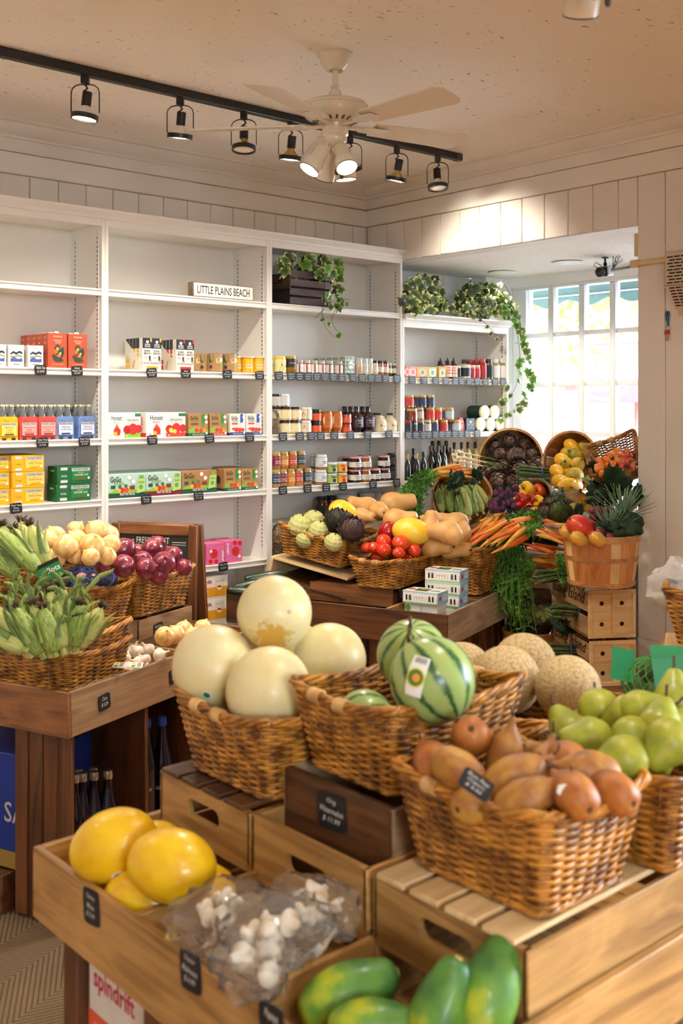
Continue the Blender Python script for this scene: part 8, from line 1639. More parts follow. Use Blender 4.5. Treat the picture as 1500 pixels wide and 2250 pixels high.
def kleaf(L_=.13, w_=.035, seed=0, m=KAL, curl=.4):
 """crinkled leaf along +z with midrib"""
 g = random.Random(seed); n, k = 14, 7; vs = []; fs = []
 for i in range(n + 1):
  f = i / n; ww = w_ * math.sin(math.pi * (.08 + .86 * f)) ** .7
  for j in range(k):
   q = (j / (k - 1)) * 2 - 1; x = ww * q * (1 + .12 * math.sin(f * 40 + j)); y = .012 * q * q + .006 * math.sin(f * 34 + 3 * q + seed) * abs(q) + curl * L_ * f * f * .5; vs.append((x, y, L_ * f + .004 * math.sin(9 * q + f * 20)))
 o = len(vs); vs += [(x, y - .0012, z) for x, y, z in vs[:o]]
 for i in range(n):
  for j in range(k - 1): a = i * k + j; fs += [(a, a + 1, a + k + 1, a + k), (o + a, o + a + k, o + a + k + 1, o + a + 1)]
 for i in range(n): fs += [(i * k, (i + 1) * k, o + (i + 1) * k, o + i * k), (i * k + k - 1, o + i * k + k - 1, o + (i + 1) * k + k - 1, (i + 1) * k + k - 1)]
 return MB().mat(m).add(vs, fs).mesh('leaf', 180)
LVS = [kleaf(.13, .036, i, KAL, .3 + .25 * i) for i in range(3)]; RIBM = MB().mat(pm('pale_midrib', (130, 150, 80), .6)).tube([(0, -.002, -.04), (0, .0, .03), (0, .008, .1)], [.005, .0035, .0012], 6).mesh('midrib', 180)
def head(name, cat, label, px, py, t, me, nl=5, s_=1.0, d=(0, .5, .8), grp=None):
 o = thing(name, label, cat, at(px, py, t), 0, grp, vdir(*d).to_track_quat('Z', 'Y').to_euler()); o.scale = (s_,) * 3; put('florets', me, o)
 for i in range(nl): a = 2 * math.pi * i / nl; put('leaf', LVS[i % 3], o, (.035 * math.cos(a), .035 * math.sin(a), -.04), (R(28), 0, a - math.pi / 2), .7)
cf = [floret(CAU, i) for i in range(3)]; bf = [floret(BRO, 10 + i) for i in range(3)]
for k, (px, py, lab) in enumerate(((1103, 1088, 'purple cauliflower at left behind the carrots'), (1130, 1083, 'purple cauliflower at back beside the peppers'), (1092, 1112, 'purple cauliflower at front left'), (1130, 1110, 'purple cauliflower under the red pepper'))): head('purple_cauliflower', 'cauliflower', lab, px, py, 5.12 - .06 * (k > 1), cf[k % 3], 5, .9)
for k, (px, py, t_, s_, lab) in enumerate(((1385, 1150, 4.45, 1.05, 'dark green broccoli head at the right of the mango bushel'), (1360, 1165, 4.38, .9, 'dark green broccoli head beside the pineapple'), (1325, 1160, 4.4, .7, 'small broccoli head in the mango bushel'), (1390, 1168, 4.36, .8, 'broccoli head at the right bushel rim'), (1200, 1195, 4.95, 1.1, 'dark broccoli head under the carrots'), (1168, 1190, 5.0, .9, 'broccoli head hanging at the cloth edge'))): head('broccoli', 'broccoli', lab, px, py, t_, bf[k % 3], 0, s_)
def kale_bunch(label, px, py, t, n, spread, d, s_=1.0, seed=0):
 g = random.Random(seed); o = thing('kale_bunch', label, 'kale', at(px, py, t), 0, None, vdir(*d).to_track_quat('Z', 'Y').to_euler()); o.scale = (s_,) * 3
 for i in range(n):
  a = g.uniform(0, 6.28); tl = g.uniform(.15, spread); l = put('leaf', LVS[i % 3], o, (.012 * math.cos(a), .012 * math.sin(a), 0), (tl * math.sin(a), tl * math.cos(a), a), g.uniform(.85, 1.3)); put('midrib', RIBM, l)
kale_bunch('dark kale draped over the rim of the corn bushel', 985, 1075, 5.28, 5, .9, (-.1, .2, .9), .75, 1); kale_bunch('dark kale leaves between corn and artichoke bushels', 1050, 1055, 5.35, 4, .8, (-.6, .4, .3), .7, 2)
kale_bunch('kale bunch spilling from the squash bushel', 1298, 1062, 5.0, 8, 1.0, (-.2, .6, -.6), .95, 3); kale_bunch('kale bunch under the orange pepper basket', 1330, 1040, 4.95, 7, .9, (-.7, .5, .1), .95, 4); kale_bunch('large collard leaves at the right of the bay', 1345, 1085, 4.75, 5, .8, (-.6, .6, .3), 1.15, 5); kale_bunch('collard leaves below the squash bushel', 1290, 1098, 4.9, 5, .9, (.3, .7, .1), .9, 6); kale_bunch('collard leaf behind the mangoes', 1262, 1142, 4.62, 4, .7, (-.3, .6, .5), .7, 7); kale_bunch('dark kale behind the pineapples', 1380, 1118, 4.7, 6, .9, (.0, .4, .5), .75, 8); kale_bunch('dark kale spread under the carrots', 1195, 1165, 4.98, 7, 1.2, (.1, .7, .2), .9, 9); kale_bunch('leafy kale by the grape bushel', 1215, 1350, 4.75, 6, 1.1, (0, .7, -.2), .9, 10)
grn = pm('dark_green_squash', (38, 60, 34), .4, coat=.2, col2=(24, 40, 24), vs=26); place(proto('round_squash', 'squash', MB().mat(grn).ell((0, 0, 0), .066, .066, .052, 30, 18, fn=lambda d: 1 + .03 * math.cos(10 * math.atan2(d.y, d.x))).mesh('flesh', 180), extra=[('stem', stemm(.007, .05, .07, STEMB))]), 1232, 1102, 5.0, 'round dark green squash behind the artichokes', None, (.1, .2, .9)); place(proto('bicolor_squash', 'squash', MB().mat(pm('bicolor', (214, 130, 30), .4, col2=(34, 56, 32), vs=9, detail=1)).ell((0, 0, 0), .06, .06, .055, 26, 16).mesh('flesh', 180), extra=[('stem', stemm(.007, .052, .07, STEMB))]), 1266, 1103, 4.95, 'orange and green squash beside the round one', None, (.2, .4, .8)); place(grd, 1258, 1122, 4.86, 'warty yellow gourd in front of the two squashes', None, (.2, .5, .5), .9); place(grd, 1293, 1116, 4.9, 'warty yellow gourd near the collards', None, (.2, .5, .5), .6)
place(artB, 1198, 1128, 4.9, 'purple artichoke beside the seagrass basket', None, (.1, .6, .6), .85); place(artG, 1231, 1127, 4.85, 'green artichoke right of the purple one', None, (-.5, .3, .7), 1.05); place(artB, 1212, 1112, 4.98, 'purple artichoke at the back by the squash', None, (.1, .4, .8), .85); place(artB, 1163, 1125, 4.95, 'small artichoke below the peppers', None, (.1, .6, .6), .55)
artP.o['label'] = artP.o['label']
CAR = [pm('carrot_orange', (222, 112, 34), .45, col2=(206, 90, 24), vs=40), pm('carrot_yellow', (222, 172, 76), .45, col2=(206, 146, 56), vs=40), pm('carrot_purple', (120, 76, 82), .5, col2=(150, 106, 96), vs=40)]
CARM = [MB().mat(m).tube([(0, 0, 0), (.002, 0, .03), (.004, .001, .07), (.001, .003, .11), (-.003, .004, .14)], [.007, .0095, .008, .0055, .0015], 9).mesh('carrot', 180) for m in CAR]
GRE = pm('carrot_top_green', (104, 156, 54), .6, col2=(62, 108, 36), vs=12)
def greens(g, n, L_, droop, spread, dirv):
 b = MB().mat(GRE); dirv = Vector(dirv).normalized()
 for i in range(n):
  a = g.uniform(0, 6.28); s0 = (dirv + Vector((g.gauss(0, spread), g.gauss(0, spread), g.gauss(0, spread * .6)))).normalized(); l = L_ * g.uniform(.6, 1.1); pts = []
  for k in range(7): f = k / 6; pts.append(s0 * l * f + Vector((0, 0, -droop * l * f * f)))
  b.tube(pts, [.0018] * 7, 4)
  for k in range(34):
   f = .3 + .7 * g.random(); q = f * 6; i0 = min(5, int(q)); p_ = pts[i0].lerp(pts[i0 + 1], q - i0); dd = Vector((g.gauss(0, 1), g.gauss(0, 1), g.gauss(0, 1))).normalized(); c = p_ + dd * g.uniform(.004, .022); e = dd.orthogonal().normalized(); s_ = g.uniform(.007, .015)
   b.add([c - dd * s_, c + e * s_ * .4, c + dd * s_ * 1.2, c - e * s_ * .4, c + dd.cross(e) * s_ * .35], [(0, 1, 4), (1, 2, 4), (2, 3, 4), (3, 0, 4)])
 return b
def carrot_bunch(label, px, py, t, rootd, greend, cols, n=7, gn=16, gl=.2, droop=.6, seed=0, spread=.22, s_=1.12):
 g = random.Random(seed); o = thing('carrot_bunch', label, 'carrots', at(px, py, t), 0, 'carrot bunches'); d = vdir(*rootd).normalized(); o.scale = (s_,) * 3
 for i in range(n): dd = (d + Vector((g.gauss(0, .13), g.gauss(0, .13), g.gauss(0, .1)))).normalized(); put('carrot', CARM[cols[i % len(cols)]], o, Vector((g.gauss(0, .016), g.gauss(0, .016), g.gauss(0, .012))), (dd.to_track_quat('Z', 'Y') @ Quaternion((0, 0, 1), g.uniform(0, 6))).to_euler(), g.uniform(.9, 1.25))
 tag(greens(g, gn, gl, droop, spread, vdir(*greend)).build('greens', None, o, smooth=0), kind='stuff')
carrot_bunch('yellow carrot bunch at the left end of table', 1108, 1130, 5.05, (-.8, .5, -.35), (.3, .2, -.2), [1, 1, 0], 8, 10, .1, .8, 1); carrot_bunch('yellow and orange carrots with long hanging greens', 1092, 1138, 5.0, (-.7, .6, -.4), (.1, .45, -.5), [1, 0, 1], 7, 26, .27, .9, 2, .26); carrot_bunch('orange carrot bunch in the middle with draped greens', 1128, 1142, 4.95, (.85, .3, -.1), (-.1, .5, -.5), [0, 1, 0], 7, 26, .27, .9, 3, .25)
carrot_bunch('pale and purple carrots near the artichokes', 1175, 1140, 4.9, (.75, .5, -.3), (-.5, .2, .2), [1, 0, 2], 8, 9, .1, .6, 4); carrot_bunch('rainbow carrot bunch above the mango bushel', 1195, 1158, 4.82, (.8, .4, -.15), (-.6, .2, .2), [0, 1, 2, 1], 8, 9, .1, .6, 5); carrot_bunch('yellow carrot bunch lying at the upper right', 1165, 1128, 4.96, (.9, .2, .05), (-.6, .3, .1), [1, 1, 0], 6, 8, .09, .6, 6)
carrot_bunch('carrot greens hanging at the far left of table', 1062, 1150, 5.1, (.6, -.3, .1), (-.35, .4, -.6), [1], 3, 30, .27, .8, 7, .24); carrot_bunch('carrot bunch atop the corn bushel with bushy greens', 958, 1045, 5.36, (.95, -.05, .1), (-.8, .2, .15), [1, 0, 1], 8, 44, .17, .7, 8, .30); carrot_bunch('carrot tops falling beside the shelf unit', 925, 1060, 5.34, (.7, -.2, .2), (-.4, .35, -.5), [1], 2, 36, .18, .7, 9, .32); carrot_bunch('orange carrots stacked under the table', 1178, 1228, 4.85, (.9, .1, -.05), (-.5, .1, -.3), [0, 1], 8, 8, .1, .5, 10); carrot_bunch('carrot greens over the lower crates', 1228, 1215, 4.72, (-.6, -.3, .1), (.2, .4, -.4), [0], 3, 18, .12, .6, 11, .3)
carrot_bunch('thick yellow carrots fanned at table left front', 1110, 1150, 4.82, (-.85, .3, -.4), (.6, -.2, .1), [1, 0, 1], 8, 4, .07, .5, 12, .2, 1.3); carrot_bunch('orange and yellow carrots in the centre front', 1150, 1158, 4.78, (-.7, .4, -.35), (.6, -.2, .1), [1, 1, 0], 7, 4, .07, .5, 13, .2, 1.3); carrot_bunch('thick orange carrots pointing at the mango bushel', 1185, 1165, 4.72, (.85, .3, -.2), (-.5, -.2, .2), [0, 1, 2], 8, 4, .07, .5, 14, .2, 1.3); carrot_bunch('long yellow carrots behind the centre front', 1160, 1138, 4.86, (-.9, .2, -.15), (.5, -.2, .2), [1, 0], 7, 4, .07, .5, 15, .2, 1.3)
sgp = proto('spring_onion', 'spring onion', lath(smooth_prof([(0, -.015), (.01, -.012), (.013, 0), (.009, .012), (.005, .03), (.0045, .09), (.004, .14), (0, .14)]), pm('spring_onion_skin', (232, 220, 190), .4, col2=(214, 190, 150), vs=30), 14), 'bulb', [('green_leaf', MB().mat(STEMG).tube([(0, 0, .13), (.004, 0, .2), (.01, 0, .25)], [.004, .004, .002], 6).mesh('green_leaf'))])
for k, (px, py) in enumerate(((996, 1000), (1008, 993), (1006, 1006), (1020, 1006), (1012, 1014), (1000, 1012))): place(sgp, px, py, 5.55, 'spring onion bulb on the corn bushel, %s of the bunch' % ORD[k], 'spring onions', (.95, -.1, -.2), .85)
ASP = pm('asparagus', (96, 116, 62), .5, col2=(60, 72, 44), vs=40); aspm = MB().mat(ASP).tube([(0, 0, 0), (0, 0, .1), (0, 0, .15), (0, 0, .17), (0, 0, .185)], [.005, .005, .006, .0055, .001], 7).mesh('spear', 180)
def asparagus(label, px, py, t, d, n, seed, s_=1):
 g = random.Random(seed); o = thing('asparagus_bundle', label, 'asparagus', at(px, py, t), 0, 'asparagus bundles', vdir(*d).to_track_quat('Z', 'Y').to_euler()); o.scale = (s_,) * 3
 for i in range(n): a, r = i * 2.4, .0065 * math.sqrt(i); put('spear', aspm, o, (r * math.cos(a), r * math.sin(a), g.uniform(-.01, .01)), (g.gauss(0, .04), g.gauss(0, .04), 0))
 MB().lathe([(.0065 * math.sqrt(n) + .004, .05), (.0065 * math.sqrt(n) + .005, .055), (.0065 * math.sqrt(n) + .004, .06)], 16, cap=False).build('blue_band', pm('blue_band', (50, 80, 130), .5), o)
asparagus('asparagus bundle between the two tipped bushels', 1205, 1040, 5.4, (-.85, .3, .1), 16, 1); asparagus('second asparagus bundle below the first', 1208, 1062, 5.36, (-.85, .3, .0), 14, 2, .95); asparagus('dark asparagus bundle under the carrot table', 1250, 1262, 4.7, (-.9, .3, -.05), 18, 3, .95); asparagus('asparagus bundle lying on the lower crate', 1290, 1345, 4.55, (-.9, .2, .1), 18, 4, .9); asparagus('asparagus bundle beside the grape bushel', 1270, 1430, 4.6, (-.9, .3, .1), 16, 5, .9); asparagus('third asparagus bundle by the squash bushel', 1212, 1075, 5.25, (-.8, .4, -.2), 12, 6, .9)
d = vdir(-.45, .55, .75).normalized(); c = at(1352, 1010, 4.9)
wb3 = basket('open wicker basket of small orange peppers at right', c - d * .08, 0, .24, .22, .13, rot=(d.to_track_quat('Z', 'Y') @ Quaternion((0, 0, 1), .5)).to_euler())
hab = proto('orange_pepper', 'pepper', MB().mat(pm('habanero', (226, 110, 20), .2, coat=.5, col2=(232, 140, 40), vs=20)).lathe(smooth_prof([(0, -.02), (.008, -.016), (.015, -.004), (.016, .008), (.009, .016), (0, .015)]), 14, cap=False, fn=lambda r, z, a: (r * (1 + .12 * math.sin(3 * a)), z)).mesh('flesh', 180), extra=[('stem', stemm(.0015, .014, .024, STEMG))]); chy = proto('red_cherry', 'cherry', sph(.0115, pm('rainier_cherry', (176, 26, 30), .2, coat=.5, col2=(214, 110, 60), vs=30), 1, .02, 1, 1, 12, 8))
g4 = random.Random(21)
for k in range(38):
 px, py = g4.uniform(1316, 1375), 1020 + g4.uniform(-30, 22); px += (1000 - py) * .25; place(hab, px, py, 4.82 + (1010 - py) * .004 + g4.uniform(-.02, .02), 'small orange pepper in the open wicker basket', 'orange peppers', (g4.uniform(-1, 1), g4.uniform(-1, 1), g4.uniform(-1, 1)), g4.uniform(.85, 1.15))
for k in range(26):
 px, py = g4.uniform(1362, 1396), g4.uniform(992, 1030); place(chy, px, py, 4.80 + (1010 - py) * .004, 'small red cherry at the right of the orange peppers', 'red cherries', (g4.uniform(-1, 1), 0, 1), g4.uniform(.9, 1.15))
MG1 = surf('mango_red', (190, 50, 40), lambda nt, N, L, co: ramp(N, L, noise(N, L, co, 12, 2), [(.35, (186, 24, 34)), (.6, (214, 80, 40)), (.75, (226, 150, 60))]), .3, .3); MG2 = surf('mango_yellow', (206, 150, 50), lambda nt, N, L, co: ramp(N, L, noise(N, L, co, 12, 2), [(.3, (170, 150, 50)), (.6, (222, 160, 60)), (.75, (206, 90, 50))]), .3, .3)
mgA = proto('mango', 'mango', MB().mat(MG1).ell((0, 0, 0), .042, .038, .05, 22, 16, fn=rough_fn(.05, 1.2, 3)).mesh('flesh', 180), extra=[('stem', stemm(.003, .048, .055, STEMB))]); mgB = proto('mango', 'mango', MB().mat(MG2).ell((0, 0, 0), .04, .035, .048, 22, 16, fn=rough_fn(.05, 1.2, 4)).mesh('flesh', 180), extra=[('stem', stemm(.003, .046, .053, STEMB))])
for s_, px, py, t_, sc_, lab in ((mgA, 1274, 1158, 4.36, 1.25, 'large red mango on top'), (mgB, 1248, 1172, 4.4, .9, 'yellow-green mango at left'), (mgA, 1296, 1160, 4.46, .85, 'red mango behind the large one'), (mgB, 1270, 1184, 4.3, .85, 'yellow mango at the front rim'), (mgB, 1312, 1185, 4.3, .85, 'peach coloured mango at the front'), (mgA, 1298, 1178, 4.34, .7, 'small red mango in the middle')): place(s_, px, py, t_, lab, 'mangoes', (-.7, .3, .5), sc_)
plm = proto('plum', 'plum', sph(.024, pm('plum_skin', (96, 26, 44), .3, coat=.2, col2=(130, 40, 40), vs=14), 1, .03, 1, 1, 16, 12))
for k, (px, py) in enumerate(((1316, 1170), (1338, 1182), (1330, 1190))): place(plm, px, py, 4.34, 'dark plum beside the mangoes, %s from left' % ORD[k], 'plums', (0, 0, 1), 1)
RAD = pm('radish_skin', (140, 50, 60), .4, col2=(110, 40, 46), vs=20); rdp = proto('radish', 'radish', sph(.018, RAD, 1.1, .04, 1, 2, 14, 10))
for k in range(12): place(rdp, 1300 + (k % 4) * 14 + (k // 4) * 3, 1122 + (k // 4) * 15, 4.6, 'red radish in the heap behind mangoes', 'radishes', (g4.uniform(-1, 1), 0, 1), g4.uniform(.9, 1.2))
def pineapple(label, px, py, t, s_, seed):
 g = random.Random(seed); o = thing('pineapple', label, 'pineapple', at(px, py, t), 0, None, (g.uniform(-.1, .1), g.uniform(-.1, .1), 0)); o.scale = (s_,) * 3
 MB().ell((0, 0, -.07), .05, .05, .075, 24, 18, fn=lambda d: 1 + .05 * abs(math.sin(8 * math.atan2(d.y, d.x) + d.z * 6))).build('fruit', pm('pineapple_skin', (120, 100, 50), .6, col2=(80, 84, 44), vs=40), o); PLF = pm('pineapple_leaf', (140, 164, 132), .5, col2=(92, 124, 94), vs=10, stretch=(30, 30, 3))
 for i in range(34):
  f = i / 34; a = i * 2.4; tilt = .15 + 1.0 * (1 - f); L_ = .06 + .1 * math.sin(math.pi * (.25 + .6 * f)); pts = []; ws = []
  for k in range(5): q = k / 4; r_ = .008 + math.sin(tilt) * L_ * q + .02 * q * q * (1 - f); pts.append((r_ * math.cos(a), r_ * math.sin(a), -.01 + f * .03 + math.cos(tilt) * L_ * q)); ws.append(.009 * (1 - q) ** .7 + .0008)
  MB().ribbon(pts, ws, (-math.sin(a), math.cos(a), 0), .0015).build('crown_leaf', PLF, o, smooth=180)
pineapple('pineapple with tall spiky crown at the right wall', 1368, 1135, 4.5, .95, 1); pineapple('pineapple with short crown behind the mangoes', 1340, 1168, 4.45, .85, 2)
gpb = thing('grape_bag', 'clear bag of green grapes in the lower bushel', 'grapes', at(1178, 1345, 4.92), 0); GRA = pm('green_grape', (140, 160, 50), .2, coat=.4, col2=(164, 176, 70), vs=20); grm = MB().mat(GRA).ell((0, 0, 0), .0125, .0125, .0145, 10, 8).mesh('grape', 180)
for k in range(60): put('grape', grm, gpb, (g4.gauss(0, .05), g4.gauss(0, .05), g4.gauss(0, .02)), (g4.uniform(-1, 1), g4.uniform(-1, 1), 0))
put('clear_bag', lumpy_bag(.11, .1, .06, 4), gpb)
# --- orchard crates with script
def orchard(label, px, py, t, w_, h_, l_, rz, script, holes=True, name='orchard_crate'):
 """thin poplar crate; end board (normal -y) with four holes faces the viewer, lettered long side on its left"""
 p_ = at(px, py, t); o = thing(name, label, 'crate', p_, R(rz)); P2 = PALEX; PG = wood('grey_poplar', (120, 92, 60), (176, 138, 92), 1, .6)
 for q in (0, 1):
  MB().box(0, q * (l_ - .01), 0, w_ * .5 - .0006, q * (l_ - .01) + .008, h_, .001).build('end_board', P2, o); MB().box(w_ * .5 + .0006, q * (l_ - .01), 0, w_, q * (l_ - .01) + .008, h_, .001).build('end_board', P2, o)
  yb = -.006 if q == 0 else l_
  for (x0, z0, x1, z1) in ((-.004, -.002, w_ + .004, .016), (-.004, h_ - .016, w_ + .004, h_ + .002), (-.004, .016, .012, h_ - .016), (w_ - .012, .016, w_ + .004, h_ - .016)): MB().box(x0, yb, z0, x1, yb + .006, z1, .001).build('frame_batten', P2, o)
 for i in range(2):
  for sx_, nm in ((-.005, 'side_board'), (w_, 'side_board')): MB().box(sx_, 0, .01 + i * h_ * .5, sx_ + .005, l_, h_ * .44 + i * h_ * .5, .001).build(nm, PG, o)
 MB().box(0, .009, 0, w_, l_ - .011, .005).build('bottom_board', PG, o)
 if holes:
  for x in (.28, .72):
   for z in (.28, .72): MB().lathe([(0, 0), (.0095, 0), (.0095, .0008), (0, .0008)], 14, cap=False).build('vent_hole', pm('hole_dark', (34, 26, 18), .9), o, (w_ * x, -.0003, h_ * z), (R(90), 0, 0))
 if script:
  p = Print(l_, h_ * .44); p.text(script, .06, .12, .94, .88, (40, 30, 24), .01, .35); p.on(o, faceM((-.0052, l_, .01 + (h_ * .5 if script == 'Long Island' else 0)), (0, -1, 0), (0, 0, 1)), 'lettering')
 return o
orchard('upper pale orchard crate with four holes under the mango bushel', 1293, 1402, 4.42, .205, .2, .42, 58, 'Long Island'); orchard('lower pale orchard crate with four holes on the stack', 1296, 1508, 4.44, .2, .19, .42, 58, 'Long Island')
b_ = at(1335, 1510, 4.5); o = MB().box(-.12, -.14, 0, .12, .14, at(1296, 1509, 4.44).z, .004).build('wooden_box', DKW, None, (b_.x, b_.y, 0), (0, 0, R(50))); tag(o, 'dark wooden box hidden under the orchard crates', 'box')
c = at(1150, 1292, 4.95)
for k, (px, w_) in enumerate(((1125, .2), (1178, .2))):
 q = at(px, 1292, 5.0); o = thing('orchard_crate', ('lettered orchard crate under carrot table, left', 'lettered orchard crate under carrot table, right')[k], 'crate', q, R(41)); MB().box(0, 0, 0, .24, .16, .1, .003).build('body_board', wood('grey_poplar_x', (120, 92, 60), (176, 138, 92), 0, .6), o)
 p = Print(.24, .1); p.text('Long Island', .1, .2, .9, .8, (40, 30, 24), .01, .35); p.on(o, faceM((0, 0, 0), (1, 0, 0), (0, 0, 1)), 'lettering')
o = MB().box(-.02, -.01, 0, .40, .17, at(1150, 1293, 5.0).z, .004).build('wooden_box', DKW, None, (at(1125, 1292, 5.0).x, at(1125, 1292, 5.0).y, 0), (0, 0, R(41))); tag(o, 'dark platform under the lettered orchard crates', 'platform')
# ==== IVY
def ivy_mat(name, g1, g2, cream):
 def f(nt, N, L, co):
  o = sep(N, L, co); r2 = mth(N, L, 'SQRT', mth(N, L, 'ADD', mth(N, L, 'POWER', o[0], 2), mth(N, L, 'POWER', mth(N, L, 'ADD', o[1], -.012), 2))); k = mth(N, L, 'ADD', mth(N, L, 'MULTIPLY', r2, 19), mth(N, L, 'MULTIPLY', noise(N, L, co, 70, 3), .6))
  return ramp(N, L, k, [(.5, g1), (.74, g2), (.84, cream)])
 return surf(name, g1, f, .35, .25)
IV = [ivy_mat('ivy_variegated', (44, 66, 40), (84, 104, 62), (226, 222, 160)), ivy_mat('ivy_cream_edge', (58, 84, 44), (110, 130, 70), (232, 226, 150)), ivy_mat('ivy_green', (60, 104, 34), (96, 146, 44), (150, 180, 70))]
OUT = [(0, -.004), (.010, -.016), (.026, -.012), (.024, .002), (.032, .018), (.018, .022), (.012, .032), (0, .052), (-.012, .032), (-.018, .022), (-.032, .018), (-.024, .002), (-.026, -.012), (-.010, -.016)]
IVM = []
for m in IV:
 for s_ in range(2):
  n = len(OUT); top = [(x, y, -.25 * abs(x) * (1 + s_) * .6 - 3.0 * (y - .01) ** 2) for x, y in OUT]
  vs = [(0, .006, .004)] + top + [(0, .006, .003)] + [(x, y, z - .0008) for x, y, z in top]; fs = []
  for i in range(n): j = (i + 1) % n; fs += [(0, 1 + i, 1 + j), (n + 1, n + 2 + j, n + 2 + i), (1 + i, n + 2 + i, n + 2 + j, 1 + j)]
  IVM.append(MB().mat(m).add(vs, fs).mesh('leaf', 60))
VINE = pm('vine_stem', (70, 52, 44), .7, var=.3, vs=30)
gi = random.Random(33)
def leaf(o, p, mi, s_):
 view = (Vector((0, 0, CAMZ)) - p).normalized(); nrm = (view + Vector((gi.gauss(0, .5), gi.gauss(0, .5), gi.gauss(.25, .45)))).normalized(); q = nrm.to_track_quat('Z', 'Y'); dn = q.inverted() @ Vector((gi.gauss(0, .5), gi.gauss(0, .5), -1)); a = math.atan2(dn.y, dn.x) - math.pi / 2
 l = put('leaf', IVM[mi * 2 + gi.randrange(2)], o, p - o.location, (q @ Quaternion((0, 0, 1), a)).to_euler(), s_)
def clump(o, cx, cy, rx, ry, n, X0, X1, s0, s1, ms):
 for i in range(n):
  a, r = gi.uniform(0, 6.28), math.sqrt(gi.random()); px, py = cx + rx * r * math.cos(a), cy + ry * r * math.sin(a); leaf(o, onX(px, py, gi.uniform(X0, X1)), gi.choice(ms), gi.uniform(s0, s1))
def vine(o, pts, X, every, ms, s_=(.6, 1.0), r=.0022):
 P_ = [onX(px, py, X + (dx[0] if dx else 0)) - o.location for px, py, *dx in pts]; out = []
 for i in range(len(P_) - 1):
  p0, p1, p2, p3 = P_[max(i - 1, 0)], P_[i], P_[i + 1], P_[min(i + 2, len(P_) - 1)]
  for k in range(4): t = k / 4; out.append(.5 * (2 * p1 + (p2 - p0) * t + (2 * p0 - 5 * p1 + 4 * p2 - p3) * t * t + (3 * p1 - p0 - 3 * p2 + p3) * t ** 3))
 out.append(P_[-1]); MB().tube(out, [r * (1 - .6 * i / len(out)) for i in range(len(out))], 5).build('vine', VINE, o)
 for i in range(1, len(out)):
  if every and i % every == 0: leaf(o, out[i] + o.location + Vector((gi.gauss(0, .012), gi.gauss(0, .015), gi.gauss(0, .01))), gi.choice(ms), gi.uniform(*s_))
x0 = XF - .012; ya, yb_ = yA(637, x0), yA(728, x0); zt_ = onX(640, 590, x0).z; hC = zt_ - SZ[0]
pc = thing('planter_crate', 'dark slatted wooden crate planter on the top shelf', 'crate', (x0, ya, SZ[0]))
ESP = wood('espresso_wood', (38, 24, 20), (78, 52, 42), 1, .5); ESX = wood('espresso_wood_x', (44, 26, 18), (86, 54, 34), 0, .5); lC = yb_ - ya
b = board_hole(.2, hC, .012, hC * .68, .04, .012, ESX); put('end_board', b.mesh('end_board', 25), pc, (-.106, 0, 0)); put('end_board', b.mesh('end_board', 25), pc, (-.106, lC - .012, 0))
for i in range(4):
 MB().box(-.006, 0, i * hC / 4 + .004, .0, lC, (i + 1) * hC / 4 - .006, .001).build('front_slat', ESP, pc); MB().box(-.212, 0, i * hC / 4 + .004, -.206, lC, (i + 1) * hC / 4 - .006, .001).build('back_slat', ESP, pc)
MB().box(-.2, .013, .0, -.008, lC - .013, .01).build('floor', ESP, pc); MB().box(-.19, .02, .01, -.012, lC - .02, hC * .7).build('soil', pm('potting_soil', (46, 34, 26), .95, var=.3, vs=60), pc)
iv1 = thing('ivy_plant', 'variegated ivy trailing from the crate on top shelf', 'plant', Vector((x0 - .1, (ya + yb_) / 2, SZ[0] + hC * .7)))
clump(iv1, 660, 578, 58, 22, 44, -4.36, -4.13, .8, 1.2, [0, 0, 1, 2]); clump(iv1, 722, 590, 26, 26, 18, -4.2, -4.1, .7, 1.1, [1, 2, 2]); clump(iv1, 735, 650, 16, 45, 12, -4.14, -4.1, .5, .95, [2, 1])
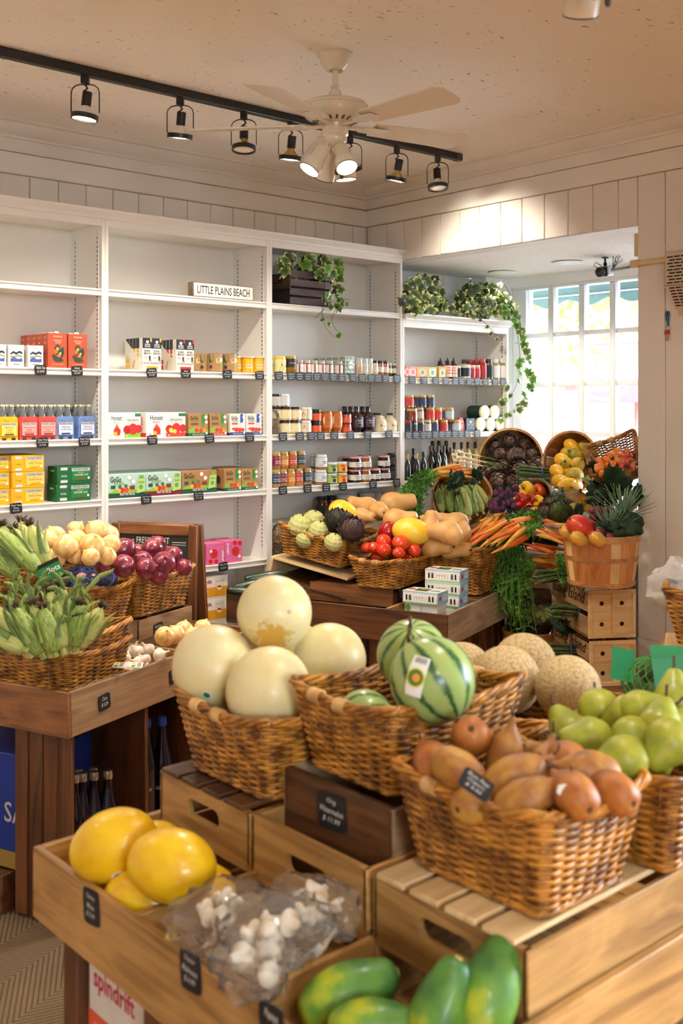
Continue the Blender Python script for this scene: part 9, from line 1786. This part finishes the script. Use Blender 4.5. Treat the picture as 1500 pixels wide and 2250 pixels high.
vine(iv1, [(700, 585), (725, 590), (735, 640), (742, 668), (728, 700), (735, 720), (748, 732)], -4.12, 6, [2, 1], (.5, .8)); vine(iv1, [(690, 590), (712, 610), (710, 665), (708, 690), (716, 720), (735, 742)], -4.12, 7, [1, 2], (.5, .8)); vine(iv1, [(740, 655), (755, 657), (768, 659)], -4.11, 4, [2], (.4, .6)); vine(iv1, [(712, 680), (700, 690), (694, 700)], -4.11, 0, [2])
for k, (cx, cy, rx, ry, n, lab) in enumerate(((927, 648, 46, 42, 78, 'bushy variegated ivy plant on bay cornice at left'), (1054, 655, 52, 38, 84, 'bushy variegated ivy plant on bay cornice with trailing vines'))):
 base = onX(cx, 688, -4.27); iv = thing('ivy_plant', lab, 'plant', Vector((-4.27, base.y, 2.116)))
 MB().lathe([(0, 0), (.055, 0), (.075, .09), (.07, .092), (.066, .085), (0, .085)], 20, cap=False).build('pot', pm('dark_pot', (60, 46, 38), .7), iv); clump(iv, cx, cy, rx, ry, n, -4.36 + .05 * k, -4.13, .9, 1.45, [0, 0, 0, 1]); clump(iv, cx + 4, cy + 20, rx * .8, ry * .5, n // 3, -4.2, -4.1, .8, 1.2, [0, 1, 1])
 if k == 0: vine(iv, [(965, 655), (985, 662), (1000, 678), (1020, 690), (1040, 694)], -4.14, 3, [0, 1], (.6, .9))
 else:
  clump(iv, 1110, 675, 16, 24, 14, -4.16, -4.06, .7, 1.1, [0, 1])
  for pts in ([(1100, 640), (1125, 672), (1140, 700), (1148, 735), (1160, 775), (1168, 815), (1162, 850), (1150, 880), (1120, 912)], [(1105, 660), (1130, 690), (1143, 740), (1160, 790), (1166, 830), (1155, 870), (1125, 902), (1112, 918)], [(1100, 670), (1128, 700), (1140, 760), (1142, 800), (1136, 840), (1122, 868), (1104, 885)]): vine(iv, pts, -4.07, 2, [2, 2, 1], (.55, 1.0))
  vine(iv, [(1035, 690), (1060, 705), (1080, 725), (1092, 738)], -4.1, 3, [0, 1], (.5, .8)); vine(iv, [(1090, 650), (1100, 622), (1118, 640), (1122, 660)], -4.12, 5, [0], (.6, .8), .003)
